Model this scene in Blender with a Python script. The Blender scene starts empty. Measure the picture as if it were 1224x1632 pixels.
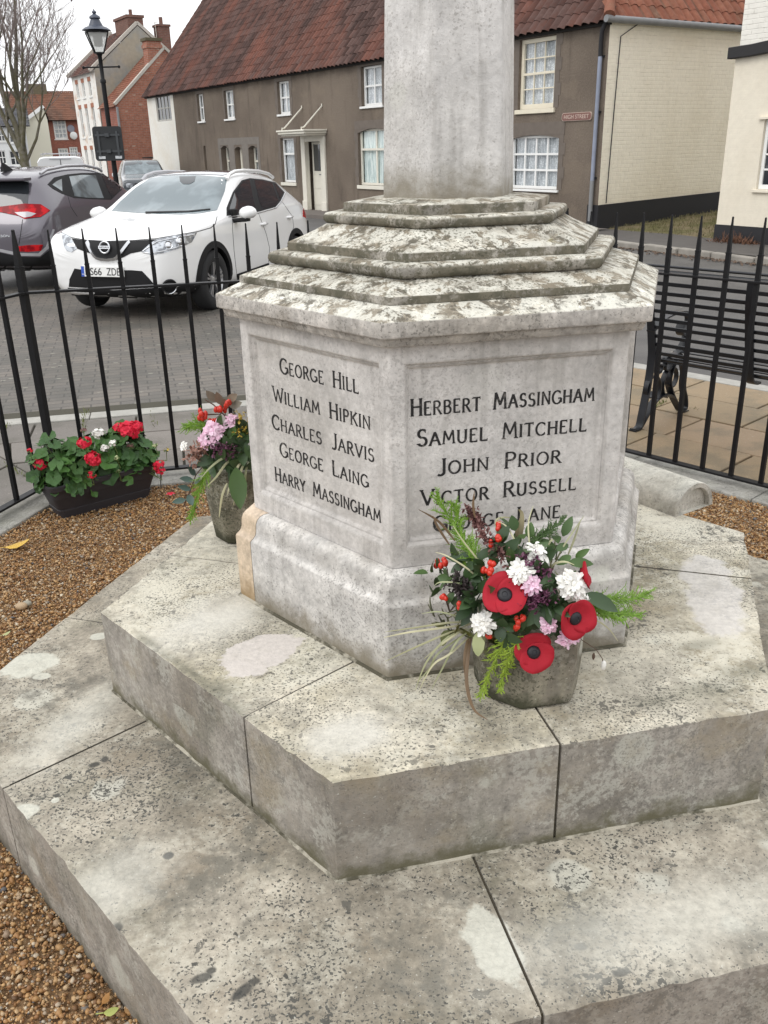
import bpy, bmesh, math, random
import numpy as np
from mathutils import Vector, Matrix, noise as mnoise
from mathutils.bvhtree import BVHTree
R = math.radians
PI = math.pi
scene = bpy.context.scene
col = scene.collection

# ---------------------------------------------------------------- camera
FPX, PW, PH = 1413.61, 1224.0, 1632.0
PITCH, ROLL, CZ = R(22.5115), R(-1.3041), 1.6869
_fwd = Vector((0, math.cos(PITCH), -math.sin(PITCH)))
_up0 = Vector((0, math.sin(PITCH), math.cos(PITCH)))
_rt0 = Vector((1, 0, 0))
_rt = math.cos(ROLL) * _rt0 + math.sin(ROLL) * _up0
_up = -math.sin(ROLL) * _rt0 + math.cos(ROLL) * _up0
CAM = Vector((0, 0, CZ))
cam_data = bpy.data.cameras.new('camera')
cam_data.sensor_fit = 'VERTICAL'
cam_data.sensor_height = 24.0
cam_data.lens = 24.0 * FPX / PH
cam_data.clip_start = 0.05
cam_data.clip_end = 2000
cam = bpy.data.objects.new('camera', cam_data)
col.objects.link(cam)
cam.matrix_world = Matrix(((_rt.x, _up.x, -_fwd.x, 0), (_rt.y, _up.y, -_fwd.y, 0), (_rt.z, _up.z, -_fwd.z, CZ), (0, 0, 0, 1)))
scene.camera = cam

# ---------------------------------------------------------------- sky, sun, exposure
SUN_EL, SUN_AZ = R(45), R(212)          # direction towards the sun (azimuth counted from +x)
world = bpy.data.worlds.new('World')
scene.world = world
world.use_nodes = True
wt = world.node_tree
for n_ in list(wt.nodes): wt.nodes.remove(n_)
w_out = wt.nodes.new('ShaderNodeOutputWorld')
w_bg = wt.nodes.new('ShaderNodeBackground')
w_sky = wt.nodes.new('ShaderNodeTexSky')
w_sky.sky_type = 'NISHITA'; w_sky.sun_disc = False
w_sky.sun_elevation = SUN_EL; w_sky.sun_rotation = R(90) - SUN_AZ
w_sky.air_density = 1.0; w_sky.dust_density = 3.0
w_hs = wt.nodes.new('ShaderNodeHueSaturation'); w_hs.inputs['Saturation'].default_value = 0.12
wt.links.new(w_sky.outputs[0], w_hs.inputs['Color'])
# overcast layer: brighter overhead than at the horizon, faint cloud mottling
w_tc = wt.nodes.new('ShaderNodeTexCoord')
w_sx = wt.nodes.new('ShaderNodeSeparateXYZ'); wt.links.new(w_tc.outputs['Generated'], w_sx.inputs[0])
w_mr = wt.nodes.new('ShaderNodeMapRange')
w_mr.inputs['From Min'].default_value = 0.0; w_mr.inputs['From Max'].default_value = 1.0
w_mr.inputs['To Min'].default_value = 14.5; w_mr.inputs['To Max'].default_value = 20.0
wt.links.new(w_sx.outputs['Z'], w_mr.inputs['Value'])
w_no = wt.nodes.new('ShaderNodeTexNoise'); w_no.inputs['Scale'].default_value = 2.2; w_no.inputs['Detail'].default_value = 4
wt.links.new(w_tc.outputs['Generated'], w_no.inputs['Vector'])
w_m1 = wt.nodes.new('ShaderNodeMath'); w_m1.operation = 'MULTIPLY_ADD'
w_m1.inputs[1].default_value = 0.3; w_m1.inputs[2].default_value = 0.85
wt.links.new(w_no.outputs[0], w_m1.inputs[0])
w_m2 = wt.nodes.new('ShaderNodeMath'); w_m2.operation = 'MULTIPLY'
wt.links.new(w_mr.outputs[0], w_m2.inputs[0]); wt.links.new(w_m1.outputs[0], w_m2.inputs[1])
w_cl = wt.nodes.new('ShaderNodeMixRGB'); w_cl.blend_type = 'MULTIPLY'; w_cl.inputs[0].default_value = 1
w_cl.inputs[1].default_value = (0.975, 0.985, 1.0, 1)
wt.links.new(w_m2.outputs[0], w_cl.inputs[2])
w_mix = wt.nodes.new('ShaderNodeMixRGB'); w_mix.inputs[0].default_value = 0.85
wt.links.new(w_hs.outputs[0], w_mix.inputs[1]); wt.links.new(w_cl.outputs[0], w_mix.inputs[2])
wt.links.new(w_mix.outputs[0], w_bg.inputs['Color'])
w_bg.inputs['Strength'].default_value = 0.1
wt.links.new(w_bg.outputs[0], w_out.inputs[0])
sun_data = bpy.data.lights.new('sun', 'SUN')
sun_data.energy = 0.8; sun_data.angle = R(25); sun_data.color = (1.0, 0.97, 0.93)
sun = bpy.data.objects.new('sun', sun_data); col.objects.link(sun)
_sd = Vector((math.cos(SUN_EL) * math.cos(SUN_AZ), math.cos(SUN_EL) * math.sin(SUN_AZ), math.sin(SUN_EL)))
sun.rotation_euler = _sd.to_track_quat('Z', 'Y').to_euler()
sun.location = (0, 0, 20)
scene.view_settings.view_transform = 'Standard'
scene.view_settings.look = 'None'
scene.view_settings.exposure = 0.0
scene.view_settings.gamma = 1.0

# ---------------------------------------------------------------- from a pixel of the survey photo to a point on a real plane
def ray(x, y):
    return _fwd + (x - PW / 2) / FPX * _rt - (y - PH / 2) / FPX * _up
def at_z(x, y, z=0.0):
    d = ray(x, y); return CAM + d * ((z - CZ) / d.z)
def at_plane(x, y, p0, n):
    d = ray(x, y); return CAM + d * ((Vector(p0) - CAM).dot(n) / d.dot(n))
def at_depth(x, y, D):
    d = ray(x, y); return CAM + d * (D / d.y)
GA, GB, GC = .045, .009, -.0115          # the street falls gently away
def ground_z(x, y): return GA + GB * x + GC * y
def at_ground(x, y):
    d = ray(x, y); t = (GA - CZ) / (d.z - GB * d.x - GC * d.y); return CAM + d * t

# ---------------------------------------------------------------- mesh builder
class MB:
    def __init__(self): self.v = []; self.f = []; self.m = []; self.mat = 0; self.M = None
    def add(self, verts, faces, mat=None):
        o = len(self.v)
        if self.M is not None: verts = [self.M @ Vector(p) for p in verts]
        self.v.extend([tuple(p) for p in verts])
        self.f.extend([tuple(i + o for i in f) for f in faces])
        self.m.extend([self.mat if mat is None else mat] * len(faces))
        return self
    def box(self, x0, x1, y0, y1, z0, z1, mat=None):
        v = [(x0,y0,z0),(x1,y0,z0),(x1,y1,z0),(x0,y1,z0),(x0,y0,z1),(x1,y0,z1),(x1,y1,z1),(x0,y1,z1)]
        return self.add(v, [(0,3,2,1),(4,5,6,7),(0,1,5,4),(1,2,6,5),(2,3,7,6),(3,0,4,7)], mat)
    def bar(self, a, b, w, h, upv=(0, 0, 1), mat=None, w2=None, h2=None):
        a = Vector(a); b = Vector(b); d = (b - a).normalized(); upv = Vector(upv)
        if abs(d.dot(upv)) > .99: upv = Vector((0, 1, 0))
        s = d.cross(upv).normalized(); u = s.cross(d)
        w2 = w if w2 is None else w2; h2 = h if h2 is None else h2
        v = []
        for p, ww, hh in ((a, w, h), (b, w2, h2)):
            v += [p - s*ww/2 - u*hh/2, p + s*ww/2 - u*hh/2, p + s*ww/2 + u*hh/2, p - s*ww/2 + u*hh/2]
        return self.add(v, [(0,1,2,3)[::-1],(4,5,6,7),(0,1,5,4),(1,2,6,5),(2,3,7,6),(3,0,4,7)], mat)
    def prism(self, poly, z0, z1, mat=None):
        n = len(poly)
        v = [(p[0], p[1], z0) for p in poly] + [(p[0], p[1], z1) for p in poly]
        f = [tuple(range(n))[::-1], tuple(range(n, 2*n))] + [(i, (i+1) % n, n+(i+1) % n, n+i) for i in range(n)]
        return self.add(v, f, mat)
    def tube(self, pts, r, n=6, cap=True, mat=None):
        pts = [Vector(p) for p in pts]; k = len(pts)
        if not hasattr(r, '__len__'): r = [r] * k
        v = []; prev = None
        for i, p in enumerate(pts):
            d = (pts[min(i+1, k-1)] - pts[max(i-1, 0)])
            d = d.normalized() if d.length > 1e-9 else Vector((0, 0, 1))
            if prev is None:
                a = Vector((0, 0, 1)) if abs(d.z) < .9 else Vector((1, 0, 0))
                s = d.cross(a).normalized()
            else:
                s = prev - d * prev.dot(d)
                s = s.normalized() if s.length > 1e-6 else d.orthogonal().normalized()
            prev = s; u = d.cross(s)
            for j in range(n):
                t = 2*PI*j/n; v.append(p + (s*math.cos(t) + u*math.sin(t)) * r[i])
        f = [(i*n+j, i*n+(j+1) % n, (i+1)*n+(j+1) % n, (i+1)*n+j) for i in range(k-1) for j in range(n)]
        if cap: f += [tuple(range(n))[::-1], tuple(range((k-1)*n, k*n))]
        return self.add(v, f, mat)
    def strap(self, pts, side, w, t, mat=None):
        pts = [Vector(p) for p in pts]; side = Vector(side).normalized(); k = len(pts); v = []
        for i, p in enumerate(pts):
            d = (pts[min(i+1, k-1)] - pts[max(i-1, 0)]).normalized(); u = side.cross(d).normalized()
            v += [p - side*w/2 - u*t/2, p + side*w/2 - u*t/2, p + side*w/2 + u*t/2, p - side*w/2 + u*t/2]
        f = [(i*4+j, i*4+(j+1) % 4, (i+1)*4+(j+1) % 4, (i+1)*4+j) for i in range(k-1) for j in range(4)]
        f += [(3,2,1,0), (4*k-4, 4*k-3, 4*k-2, 4*k-1)]
        return self.add(v, f, mat)
    def lathe(self, prof, c=(0, 0, 0), n=16, mat=None, axis='z', cap=True):
        v = []
        for r, z in prof:
            for j in range(n):
                t = 2*PI*j/n; x, y = r*math.cos(t), r*math.sin(t)
                p = (x, y, z) if axis == 'z' else ((x, z, y) if axis == 'y' else (z, x, y))
                v.append((p[0]+c[0], p[1]+c[1], p[2]+c[2]))
        k = len(prof)
        f = [(i*n+j, i*n+(j+1) % n, (i+1)*n+(j+1) % n, (i+1)*n+j) for i in range(k-1) for j in range(n)]
        if cap: f += [tuple(range(n))[::-1], tuple(range((k-1)*n, k*n))]
        return self.add(v, f, mat)
    def loft(self, path, prof, c, closed=True, mat=None, cap=None):
        """path: unit plan points, prof: list of (R, z)"""
        n = len(path); v = []
        for r, z in prof:
            for p in path: v.append((c[0]+p[0]*r, c[1]+p[1]*r, z))
        f = []
        for i in range(len(prof)-1):
            for j in range(n if closed else n-1):
                f.append((i*n+j, i*n+(j+1) % n, (i+1)*n+(j+1) % n, (i+1)*n+j))
        if cap in ('top', 'both'): f.append(tuple(range((len(prof)-1)*n, len(prof)*n)))
        if cap in ('bottom', 'both'): f.append(tuple(range(n))[::-1])
        return self.add(v, f, mat)
    def blade(self, pts, widths, side=None, mat=None, fold=0.0, twist=0.0):
        """a leaf or blade: strip of two quads across along pts"""
        pts = [Vector(p) for p in pts]; k = len(pts); v = []
        for i, p in enumerate(pts):
            d = (pts[min(i+1, k-1)] - pts[max(i-1, 0)])
            d = d.normalized() if d.length > 1e-9 else Vector((0, 0, 1))
            s = Vector(side) if side is not None else d.cross(Vector((0, 0, 1)))
            s = s - d*s.dot(d)
            s = s.normalized() if s.length > 1e-5 else d.orthogonal().normalized()
            u = s.cross(d)
            if twist:
                a = twist*i/(k-1); s, u = s*math.cos(a)+u*math.sin(a), u*math.cos(a)-s*math.sin(a)
            w = widths[i]
            v += [p - s*w/2 + u*fold*w, p, p + s*w/2 + u*fold*w]
        f = []
        for i in range(k-1): f += [(i*3, i*3+1, i*3+4, i*3+3), (i*3+1, i*3+2, i*3+5, i*3+4)]
        return self.add(v, f, mat)
    def ball(self, c, r, nu=8, nv=6, mat=None, sq=(1, 1, 1)):
        v = [(c[0], c[1], c[2]-r*sq[2])]
        for i in range(1, nv):
            t = -PI/2 + PI*i/nv
            for j in range(nu):
                a = 2*PI*j/nu; v.append((c[0]+r*sq[0]*math.cos(t)*math.cos(a), c[1]+r*sq[1]*math.cos(t)*math.sin(a), c[2]+r*sq[2]*math.sin(t)))
        v.append((c[0], c[1], c[2]+r*sq[2])); L = len(v)-1
        f = [(0, 1+(j+1) % nu, 1+j) for j in range(nu)]
        for i in range(nv-2):
            for j in range(nu): f.append((1+i*nu+j, 1+i*nu+(j+1) % nu, 1+(i+1)*nu+(j+1) % nu, 1+(i+1)*nu+j))
        f += [(1+(nv-2)*nu+j, 1+(nv-2)*nu+(j+1) % nu, L) for j in range(nu)]
        return self.add(v, f, mat)
    def build(self, name, mats, parent=None, smooth=None, bevel=None, seg=2):
        me = bpy.data.meshes.new(name)
        me.from_pydata(self.v, [], self.f)
        if not isinstance(mats, (list, tuple)): mats = [mats]
        for m_ in mats: me.materials.append(m_)
        if len(mats) > 1: me.polygons.foreach_set('material_index', self.m)
        me.update()
        o = bpy.data.objects.new(name, me); col.objects.link(o)
        if smooth is not None:
            me.polygons.foreach_set('use_smooth', [True]*len(me.polygons))
            if smooth < 180: me.set_sharp_from_angle(angle=R(smooth))
        if bevel:
            b = o.modifiers.new('bevel', 'BEVEL'); b.width = bevel; b.segments = seg; b.limit_method = 'ANGLE'; b.angle_limit = R(35)
            b.harden_normals = False
        if parent is not None: adopt(o, parent)
        return o
def adopt(o, parent):
    o.parent = parent
    if parent.get('world_built'): o.matrix_parent_inverse = parent.matrix_basis.inverted()
def thing(name, label, cat, loc=(0, 0, 0), rotz=0.0, group=None, world_built=False):
    o = bpy.data.objects.new(name, None); col.objects.link(o)
    o.matrix_basis = Matrix.Translation(Vector(loc)) @ Matrix.Rotation(rotz, 4, 'Z')
    o.empty_display_size = .1
    o['label'] = label; o['category'] = cat
    if group: o['group'] = group
    if world_built: o['world_built'] = 1
    return o
def tag(o, label, cat, group=None):
    o['label'] = label; o['category'] = cat
    if group: o['group'] = group
    return o
def struct(o, kind='structure'):
    o['kind'] = kind; return o
def based(o, loc):
    """move the origin of a single-mesh thing to its base"""
    loc = Vector(loc); o.data.transform(Matrix.Translation(-loc)); o.location = loc; return o

# ---------------------------------------------------------------- node materials
class NB:
    def __init__(self, name):
        self.m = bpy.data.materials.new(name); self.m.use_nodes = True
        self.t = self.m.node_tree; self.bs = self.t.nodes['Principled BSDF']
        self._obj = None
    def set(self, sock, val):
        if isinstance(val, bpy.types.NodeSocket): self.t.links.new(val, sock)
        elif val is not None:
            if hasattr(val, '__len__') and len(val) == 3 and hasattr(sock.default_value, '__len__') and len(sock.default_value) == 4: val = (*val, 1)
            sock.default_value = val
    def n(self, typ, ins=None, **props):
        nd = self.t.nodes.new(typ)
        for k, v in props.items(): setattr(nd, k, v)
        for k, v in (ins or {}).items(): self.set(nd.inputs[k], v)
        return nd
    @property
    def obj(self):
        if self._obj is None: self._obj = self.n('ShaderNodeTexCoord').outputs['Object']
        return self._obj
    def map(self, vec=None, loc=(0, 0, 0), rot=(0, 0, 0), scale=(1, 1, 1)):
        return self.n('ShaderNodeMapping', {'Vector': vec or self.obj, 'Location': loc, 'Rotation': rot, 'Scale': scale}).outputs[0]
    def noise(self, scale, detail=4, rough=.55, vec=None, dist=0.0):
        return self.n('ShaderNodeTexNoise', {'Vector': vec or self.obj, 'Scale': scale, 'Detail': detail, 'Roughness': rough, 'Distortion': dist}).outputs[0]
    def vor(self, scale, vec=None, out='Distance', feature='F1', rand=1.0):
        return self.n('ShaderNodeTexVoronoi', {'Vector': vec or self.obj, 'Scale': scale, 'Randomness': rand}, feature=feature).outputs[out]
    def math(self, op, a, b=None, c=None, clamp=False):
        nd = self.n('ShaderNodeMath', operation=op, use_clamp=clamp); self.set(nd.inputs[0], a)
        if b is not None: self.set(nd.inputs[1], b)
        if c is not None: self.set(nd.inputs[2], c)
        return nd.outputs[0]
    def rng(self, v, a, b, c=0.0, d=1.0, smooth=True):
        return self.n('ShaderNodeMapRange', {'Value': v, 'From Min': a, 'From Max': b, 'To Min': c, 'To Max': d}, interpolation_type='SMOOTHSTEP' if smooth else 'LINEAR').outputs[0]
    def mix(self, f, a, b, blend='MIX'):
        nd = self.n('ShaderNodeMix', data_type='RGBA', blend_type=blend)
        self.set(nd.inputs[0], f); self.set(nd.inputs[6], a); self.set(nd.inputs[7], b); return nd.outputs[2]
    def island(self): return self.n('ShaderNodeNewGeometry').outputs['Random Per Island']
    def normal_z(self):
        g = self.n('ShaderNodeNewGeometry').outputs['Normal']; return self.n('ShaderNodeSeparateXYZ', {0: g}).outputs['Z']
    def axis(self, k, vec=None): return self.n('ShaderNodeSeparateXYZ', {0: vec or self.obj}).outputs[k]
    def hsv(self, c, h=.5, s=1.0, v=1.0): return self.n('ShaderNodeHueSaturation', {'Hue': h, 'Saturation': s, 'Value': v, 'Color': c}).outputs[0]
    def bump(self, h, strength=.3, dist=.01, normal=None):
        nd = self.n('ShaderNodeBump', {'Height': h, 'Strength': strength, 'Distance': dist})
        if normal is not None: self.set(nd.inputs['Normal'], normal)
        return nd.outputs[0]
    def out(self, color, rough=.8, metal=0.0, normal=None, **kw):
        self.set(self.bs.inputs['Base Color'], color); self.set(self.bs.inputs['Roughness'], rough); self.set(self.bs.inputs['Metallic'], metal)
        if normal is not None: self.set(self.bs.inputs['Normal'], normal)
        for k, v in kw.items(): self.set(self.bs.inputs[k.replace('_', ' ')], v)
        return self.m
def plain(name, c, rough=.6, metal=0.0, var=.18, scale=8.0, bump=0.0, spec=.5, **kw):
    b = NB(name); n1 = b.noise(scale, 5)
    v = b.math('MULTIPLY_ADD', n1, 2*var, 1-var)
    colr = b.hsv(c, .5, 1.0, v)
    nm = b.bump(b.noise(scale*6, 4), bump, .01) if bump else None
    return b.out(colr, b.math('MULTIPLY_ADD', n1, .15, max(0, rough-.07)), metal, nm, Specular_IOR_Level=spec, **kw)
# ================================================================ stone
def blob(b, lst, warp=.62, wscale=17):
    """soft mask of lichen rounds and repair patches: (x, y, rx, ry, rot)"""
    nz = b.n('ShaderNodeTexNoise', {'Vector': b.obj, 'Scale': wscale, 'Detail': 6, 'Roughness': .65}).outputs[0]
    tot = None
    for (x, y, rx, ry, rot, *soft) in lst:
        mp = b.n('ShaderNodeMapping', {'Vector': b.obj, 'Location': (x, y, 0), 'Rotation': (0, 0, rot), 'Scale': (rx, ry, 1000)}, vector_type='TEXTURE').outputs[0]
        d = b.n('ShaderNodeVectorMath', {0: mp}, operation='LENGTH').outputs['Value']
        d = b.math('ADD', d, b.math('MULTIPLY_ADD', nz, warp*2, -warp))
        s = soft[0] if soft else .12
        m_ = b.rng(d, 1+s, 1-s, 0, 1)
        tot = m_ if tot is None else b.math('MAXIMUM', tot, m_)
    return tot
def stone(name, base, dark, top=None, topdark=None, speck=.5, speckcol=(.07, .068, .06), white=0.0, algae=0.0, blot=0.0, blobs=None, island=.06, streak=0.0, pits=.25, rough=.85, moss=0.0, base_dark=None, stain=.25, stcol=(.25, .20, .14), sidepatch=0.0, mott=1.3, pale=0.0, sooty=0.0, sidespeck=1.0):
    b = NB(name)
    up = b.rng(b.normal_z(), .35, .8)
    big = b.noise(2.3, 6, .6); mid = b.noise(11, 6, .62); fine = b.noise(70, 5, .65)
    c = b.mix(b.rng(big, .36, .64), dark, base)
    if top is not None:
        ct = b.mix(b.rng(big, .38, .62), topdark or dark, top); c = b.mix(up, c, ct)
    c = b.hsv(c, .5, 1.0, b.math('MULTIPLY_ADD', mid, mott, 1-mott*.5))
    c = b.hsv(c, .5, 1.0, b.math('MULTIPLY_ADD', fine, mott*.8, 1-mott*.4))
    if island:
        c = b.hsv(c, .5, 1.0, b.math('MULTIPLY_ADD', b.island(), 2*island, 1-island))
    if streak:   # rain streaks down the faces
        st = b.noise(1, 4, .6, vec=b.map(scale=(26, 26, 2.2)))
        c = b.mix(b.math('MULTIPLY', b.rng(st, .5, .68), streak), c, (.16, .145, .125))
    if blot:     # thick crustose lichen with bare brown stone between
        wl = b.map(scale=(1, 1, 2.2)); brk = b.math('MULTIPLY_ADD', b.noise(90, 4, .7), .22, -.11)
        v1 = b.noise(15, 7, .68, vec=wl, dist=.4); s_ = b.math('ADD', v1, brk)
        c = b.mix(b.math('MULTIPLY', b.rng(s_, .475, .555), b.math('MULTIPLY', up, .9*blot)), c, b.hsv((.215, .18, .13), .5, 1.0, b.math('MULTIPLY_ADD', mid, 1.2, .4)))
        v3 = b.math('ADD', b.noise(31, 6, .68, dist=.6, vec=b.map(loc=(4, 4, 1))), brk)
        c = b.mix(b.math('MULTIPLY', b.rng(v3, .515, .585), b.math('MULTIPLY', up, .9*blot)), c, (.105, .092, .07))
        v4 = b.math('ADD', b.noise(21, 6, .68, dist=.6, vec=b.map(loc=(8, 2, 5))), brk)
        c = b.mix(b.math('MULTIPLY', b.rng(v4, .50, .555), b.math('MULTIPLY', up, .85*blot)), c, (.66, .645, .57))
        c = b.mix(b.math('MULTIPLY', b.rng(b.noise(6, 5, .6), .66, .74), b.math('MULTIPLY', up, .35)), c, (.42, .36, .12))
    if moss:
        mo = b.math('ADD', b.noise(13, 7, .72, vec=b.map(loc=(3, 1, 2))), b.math('MULTIPLY_ADD', b.noise(70, 4, .7), .30, -.15))
        side = b.math('SUBTRACT', 1.0, b.math('MULTIPLY', up, .85))
        c = b.mix(b.math('MULTIPLY', b.rng(mo, .38, .52), b.math('MULTIPLY', side, moss)), c, b.mix(b.rng(b.noise(26, 4), .4, .6), (.075, .07, .045), (.135, .12, .085)))
    if algae:
        al = b.noise(3.1, 6, .65, vec=b.map(loc=(7, 3, 1)))
        c = b.mix(b.math('MULTIPLY', b.rng(al, .5, .70), algae), c, (.155, .165, .10))
    if white:
        w1 = b.vor(6.5, vec=b.map(loc=(1.3, .4, .2))); rr = b.n('ShaderNodeTexVoronoi', {'Vector': b.map(loc=(1.3, .4, .2)), 'Scale': 6.5}).outputs['Color']
        rx = b.axis('X', rr)
        thr = b.math('MULTIPLY', b.rng(rx, .62, 1.0), .42)
        dd = b.math('ADD', w1, b.math('MULTIPLY_ADD', b.noise(28, 3), .16, -.08))
        c = b.mix(b.math('MULTIPLY', b.rng(b.math('SUBTRACT', thr, dd), -.02, .06), white), c, (.56, .56, .49))
    if sidepatch:
        sd_ = b.math('SUBTRACT', 1.0, up)
        c = b.mix(b.math('MULTIPLY', b.rng(b.math('ADD', b.noise(9, 7, .72, vec=b.map(loc=(1, 7, 3))), b.math('MULTIPLY_ADD', fine, .6, -.3)), .52, .62), b.math('MULTIPLY', sd_, sidepatch)), c, (.44, .43, .38))
        c = b.mix(b.math('MULTIPLY', b.rng(b.math('ADD', b.noise(4.2, 7, .72, vec=b.map(loc=(5, 2, 8), scale=(1, 1, .5))), b.math('MULTIPLY_ADD', fine, .5, -.25)), .50, .68), b.math('MULTIPLY', sd_, sidepatch)), c, (.185, .155, .12))
    # warm stains
    c = b.mix(b.math('MULTIPLY', b.rng(b.noise(3.7, 6, .65, vec=b.map(loc=(9, 4, 2))), .50, .68), stain), c, stcol)
    if pale:
        pn = b.math('ADD', b.noise(3.4, 6, .68, vec=b.map(loc=(3, 9, 4))), b.math('MULTIPLY_ADD', b.noise(48, 5, .7), .5, -.25))
        c = b.mix(b.math('MULTIPLY', b.rng(pn, .47, .62), b.math('MULTIPLY', up, pale)), c, (.63, .598, .50))
    if sooty:
        sn = b.math('ADD', b.noise(2.7, 6, .7, vec=b.map(loc=(6, 2, 9))), b.math('MULTIPLY_ADD', b.noise(40, 5, .7), .45, -.225))
        c = b.mix(b.math('MULTIPLY', b.rng(sn, .50, .66), b.math('MULTIPLY', up, sooty)), c, (.15, .14, .115))
    if speck:
        sp_up = b.math('MULTIPLY_ADD', up, 1-sidespeck, sidespeck)
        area = b.rng(b.noise(2.9, 6, .62, vec=b.map(loc=(2, 5, 0))), .36, .64)
        area2 = b.rng(b.noise(7.5, 5, .65, vec=b.map(loc=(6, 1, 3))), .42, .66)
        t1 = b.math('MULTIPLY_ADD', area, -.12, .672); m1 = b.rng(b.math('SUBTRACT', b.noise(170, 2, .5), t1), 0, .03)
        t2 = b.math('MULTIPLY_ADD', b.math('MULTIPLY', area, area2), -.18, .695); m2 = b.rng(b.math('SUBTRACT', b.noise(62, 3, .55, dist=.3), t2), 0, .03)
        t3 = b.math('MULTIPLY_ADD', area2, -.13, .708); m3 = b.math('MULTIPLY', b.rng(b.math('SUBTRACT', b.noise(30, 5, .65, dist=.5, vec=b.map(loc=(1, 8, 2))), t3), 0, .035), .75)
        m_ = b.math('MULTIPLY', b.math('MULTIPLY', b.math('MAXIMUM', b.math('MAXIMUM', m1, m2), m3), speck), sp_up)
        c = b.mix(m_, c, b.hsv(speckcol, .5, 1.0, b.math('MULTIPLY_ADD', b.noise(19, 3), 1.6, .3)))
        # pale pin-head lichens
        c = b.mix(b.math('MULTIPLY', b.rng(b.noise(120, 2, .5, vec=b.map(loc=(5, 5, 5))), .70, .73), .55*speck), c, (.58, .57, .50))
    if blobs:
        for (cc, op, lst) in blobs:
            bm_k = b.math('MULTIPLY', b.math('MULTIPLY', blob(b, lst), op), up)
            c = b.mix(b.math('MULTIPLY', bm_k, b.math('MULTIPLY_ADD', mid, 1.2, .35, clamp=True)), c, b.hsv(cc, .5, 1.0, b.math('MULTIPLY_ADD', fine, .5, .75)))
    if base_dark:  # sides darken towards the foot, along a ragged edge
        z0, z1, cc = base_dark
        zz = b.math('ADD', b.axis('Z'), b.math('MULTIPLY_ADD', b.noise(14, 5, .65), .16, -.08))
        c = b.mix(b.math('MULTIPLY', b.rng(zz, z1, z0), b.math('MULTIPLY_ADD', up, -1, 1.0)), c, cc)
    h = b.math('ADD', b.math('MULTIPLY', mid, .5), b.math('MULTIPLY', fine, .35))
    nm = b.bump(h, .45, .012)
    if pits:
        nm = b.bump(b.noise(190, 3, .7), pits, .004, nm)
    return b.out(c, rough, 0, nm, Specular_IOR_Level=.3)

C0 = Vector((.1827, 2.3756)); PHI = R(192.598)
HEX = [(math.cos(PHI + k*PI/3), math.sin(PHI + k*PI/3)) for k in range(6)]
def corner(k, r): return Vector((C0.x + r*HEX[k % 6][0], C0.y + r*HEX[k % 6][1]))
def face_frame(k, r):
    p0, p1 = corner(k, r), corner(k+1, r); t = (p1-p0).normalized(); return p0, t, Vector((t.y, -t.x)), (p1-p0).length

S_LOW = stone('lower_step_stone', (.30, .275, .24), (.225, .205, .175), top=(.35, .315, .255), topdark=(.225, .20, .157), speck=.95, white=.5, algae=.2, island=.09, mott=1.7, pale=.36, sooty=.8, sidespeck=.45, stain=.55, stcol=(.225, .18, .125), sidepatch=.40, base_dark=(-.03, .07, (.10, .09, .065)),
  blobs=[((.56, .555, .48), .80, [(-1.085, 2.31, .085, .065, .5), (-1.02, 2.245, .025, .018, 0), (-.865, 1.665, .035, .028, .3), (.19, 1.262, .045, .09, .35), (-.92, 2.47, .03, .022, .3), (-.80, 1.70, .010, .010, 0), (-.49, 2.93, .08, .04, .6)]),
         ((.045, .045, .042), .95, [(-.49, 1.512, .013, .012, 0, .2), (-.36, 1.20, .022, .010, .4, .3), (-.345, 1.215, .010, .008, .4, .3), (-.28, 1.17, .024, .011, .8, .35), (-.26, 1.19, .012, .008, 0, .3), (-.55, 1.32, .011, .014, .2, .35), (-.745, 1.83, .014, .010, .4, .4), (-.725, 1.85, .009, .012, .4, .4), (.42, 1.19, .018, .009, .3, .3), (.36, 1.25, .013, .009, 0, .3)]),
         ((.56, .55, .49), .55, [(-.6, 1.42, .14, .08, .9, .7), (.55, 1.3, .34, .08, .25, .9), (-.85, 2.0, .2, .06, 1.2, .9)])])
S_UP = stone('upper_step_stone', (.325, .30, .265), (.225, .203, .172), top=(.54, .50, .41), topdark=(.37, .335, .25), speck=.8, white=.4, algae=.30, island=.08, mott=1.5, pale=.8, sooty=.45, sidespeck=.45, streak=.25, stain=.5, stcol=(.27, .215, .13), sidepatch=.50, base_dark=(.25, .31, (.12, .11, .07)),
  blobs=[((.58, .535, .50), .90, [(-.315, 1.925, .11, .08, .75, .06)]), ((.60, .58, .52), .85, [(-.09, 1.58, .09, .065, .35, .45), (-.46, 2.12, .17, .09, .9, .8)]),
         ((.58, .555, .53), .75, [(.90, 2.15, .075, .20, -.25, .14), (.93, 2.30, .07, .13, -.25, .14), (.97, 2.39, .05, .025, -.3, .2)]),
         ((.085, .088, .062), .5, [(-.45, 1.815, .20, .012, -.828, .9), (-.36, 1.70, .06, .02, -.828, .9), (-.62, 2.0, .05, .012, -.828, .9), (-.40, 1.77, .04, .03, -.5, .9), (.72, 1.72, .10, .035, .25, .9), (.86, 1.80, .07, .03, .2, .9), (.60, 1.68, .05, .02, .2, .9), (.78, 1.92, .05, .02, .3, .9)])])
S_PL = stone('plinth_stone', (.52, .50, .475), (.40, .38, .35), top=(.62, .60, .57), topdark=(.48, .45, .41), speck=.42, white=.5, streak=.25, island=0, base_dark=(.505, .60, (.20, .175, .13)), stain=.2)
S_TAN = stone('repaired_stone', (.55, .445, .33), (.47, .36, .25), top=(.60, .49, .38), speck=.12, white=0, island=0, pits=.1, base_dark=(.49, .60, (.26, .18, .09)), stain=0)
S_DIE = stone('die_stone', (.565, .54, .515), (.46, .435, .405), speck=.32, speckcol=(.20, .185, .17), mott=.95, white=.12, streak=.22, island=0, stain=.2, stcol=(.36, .32, .28))
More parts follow.
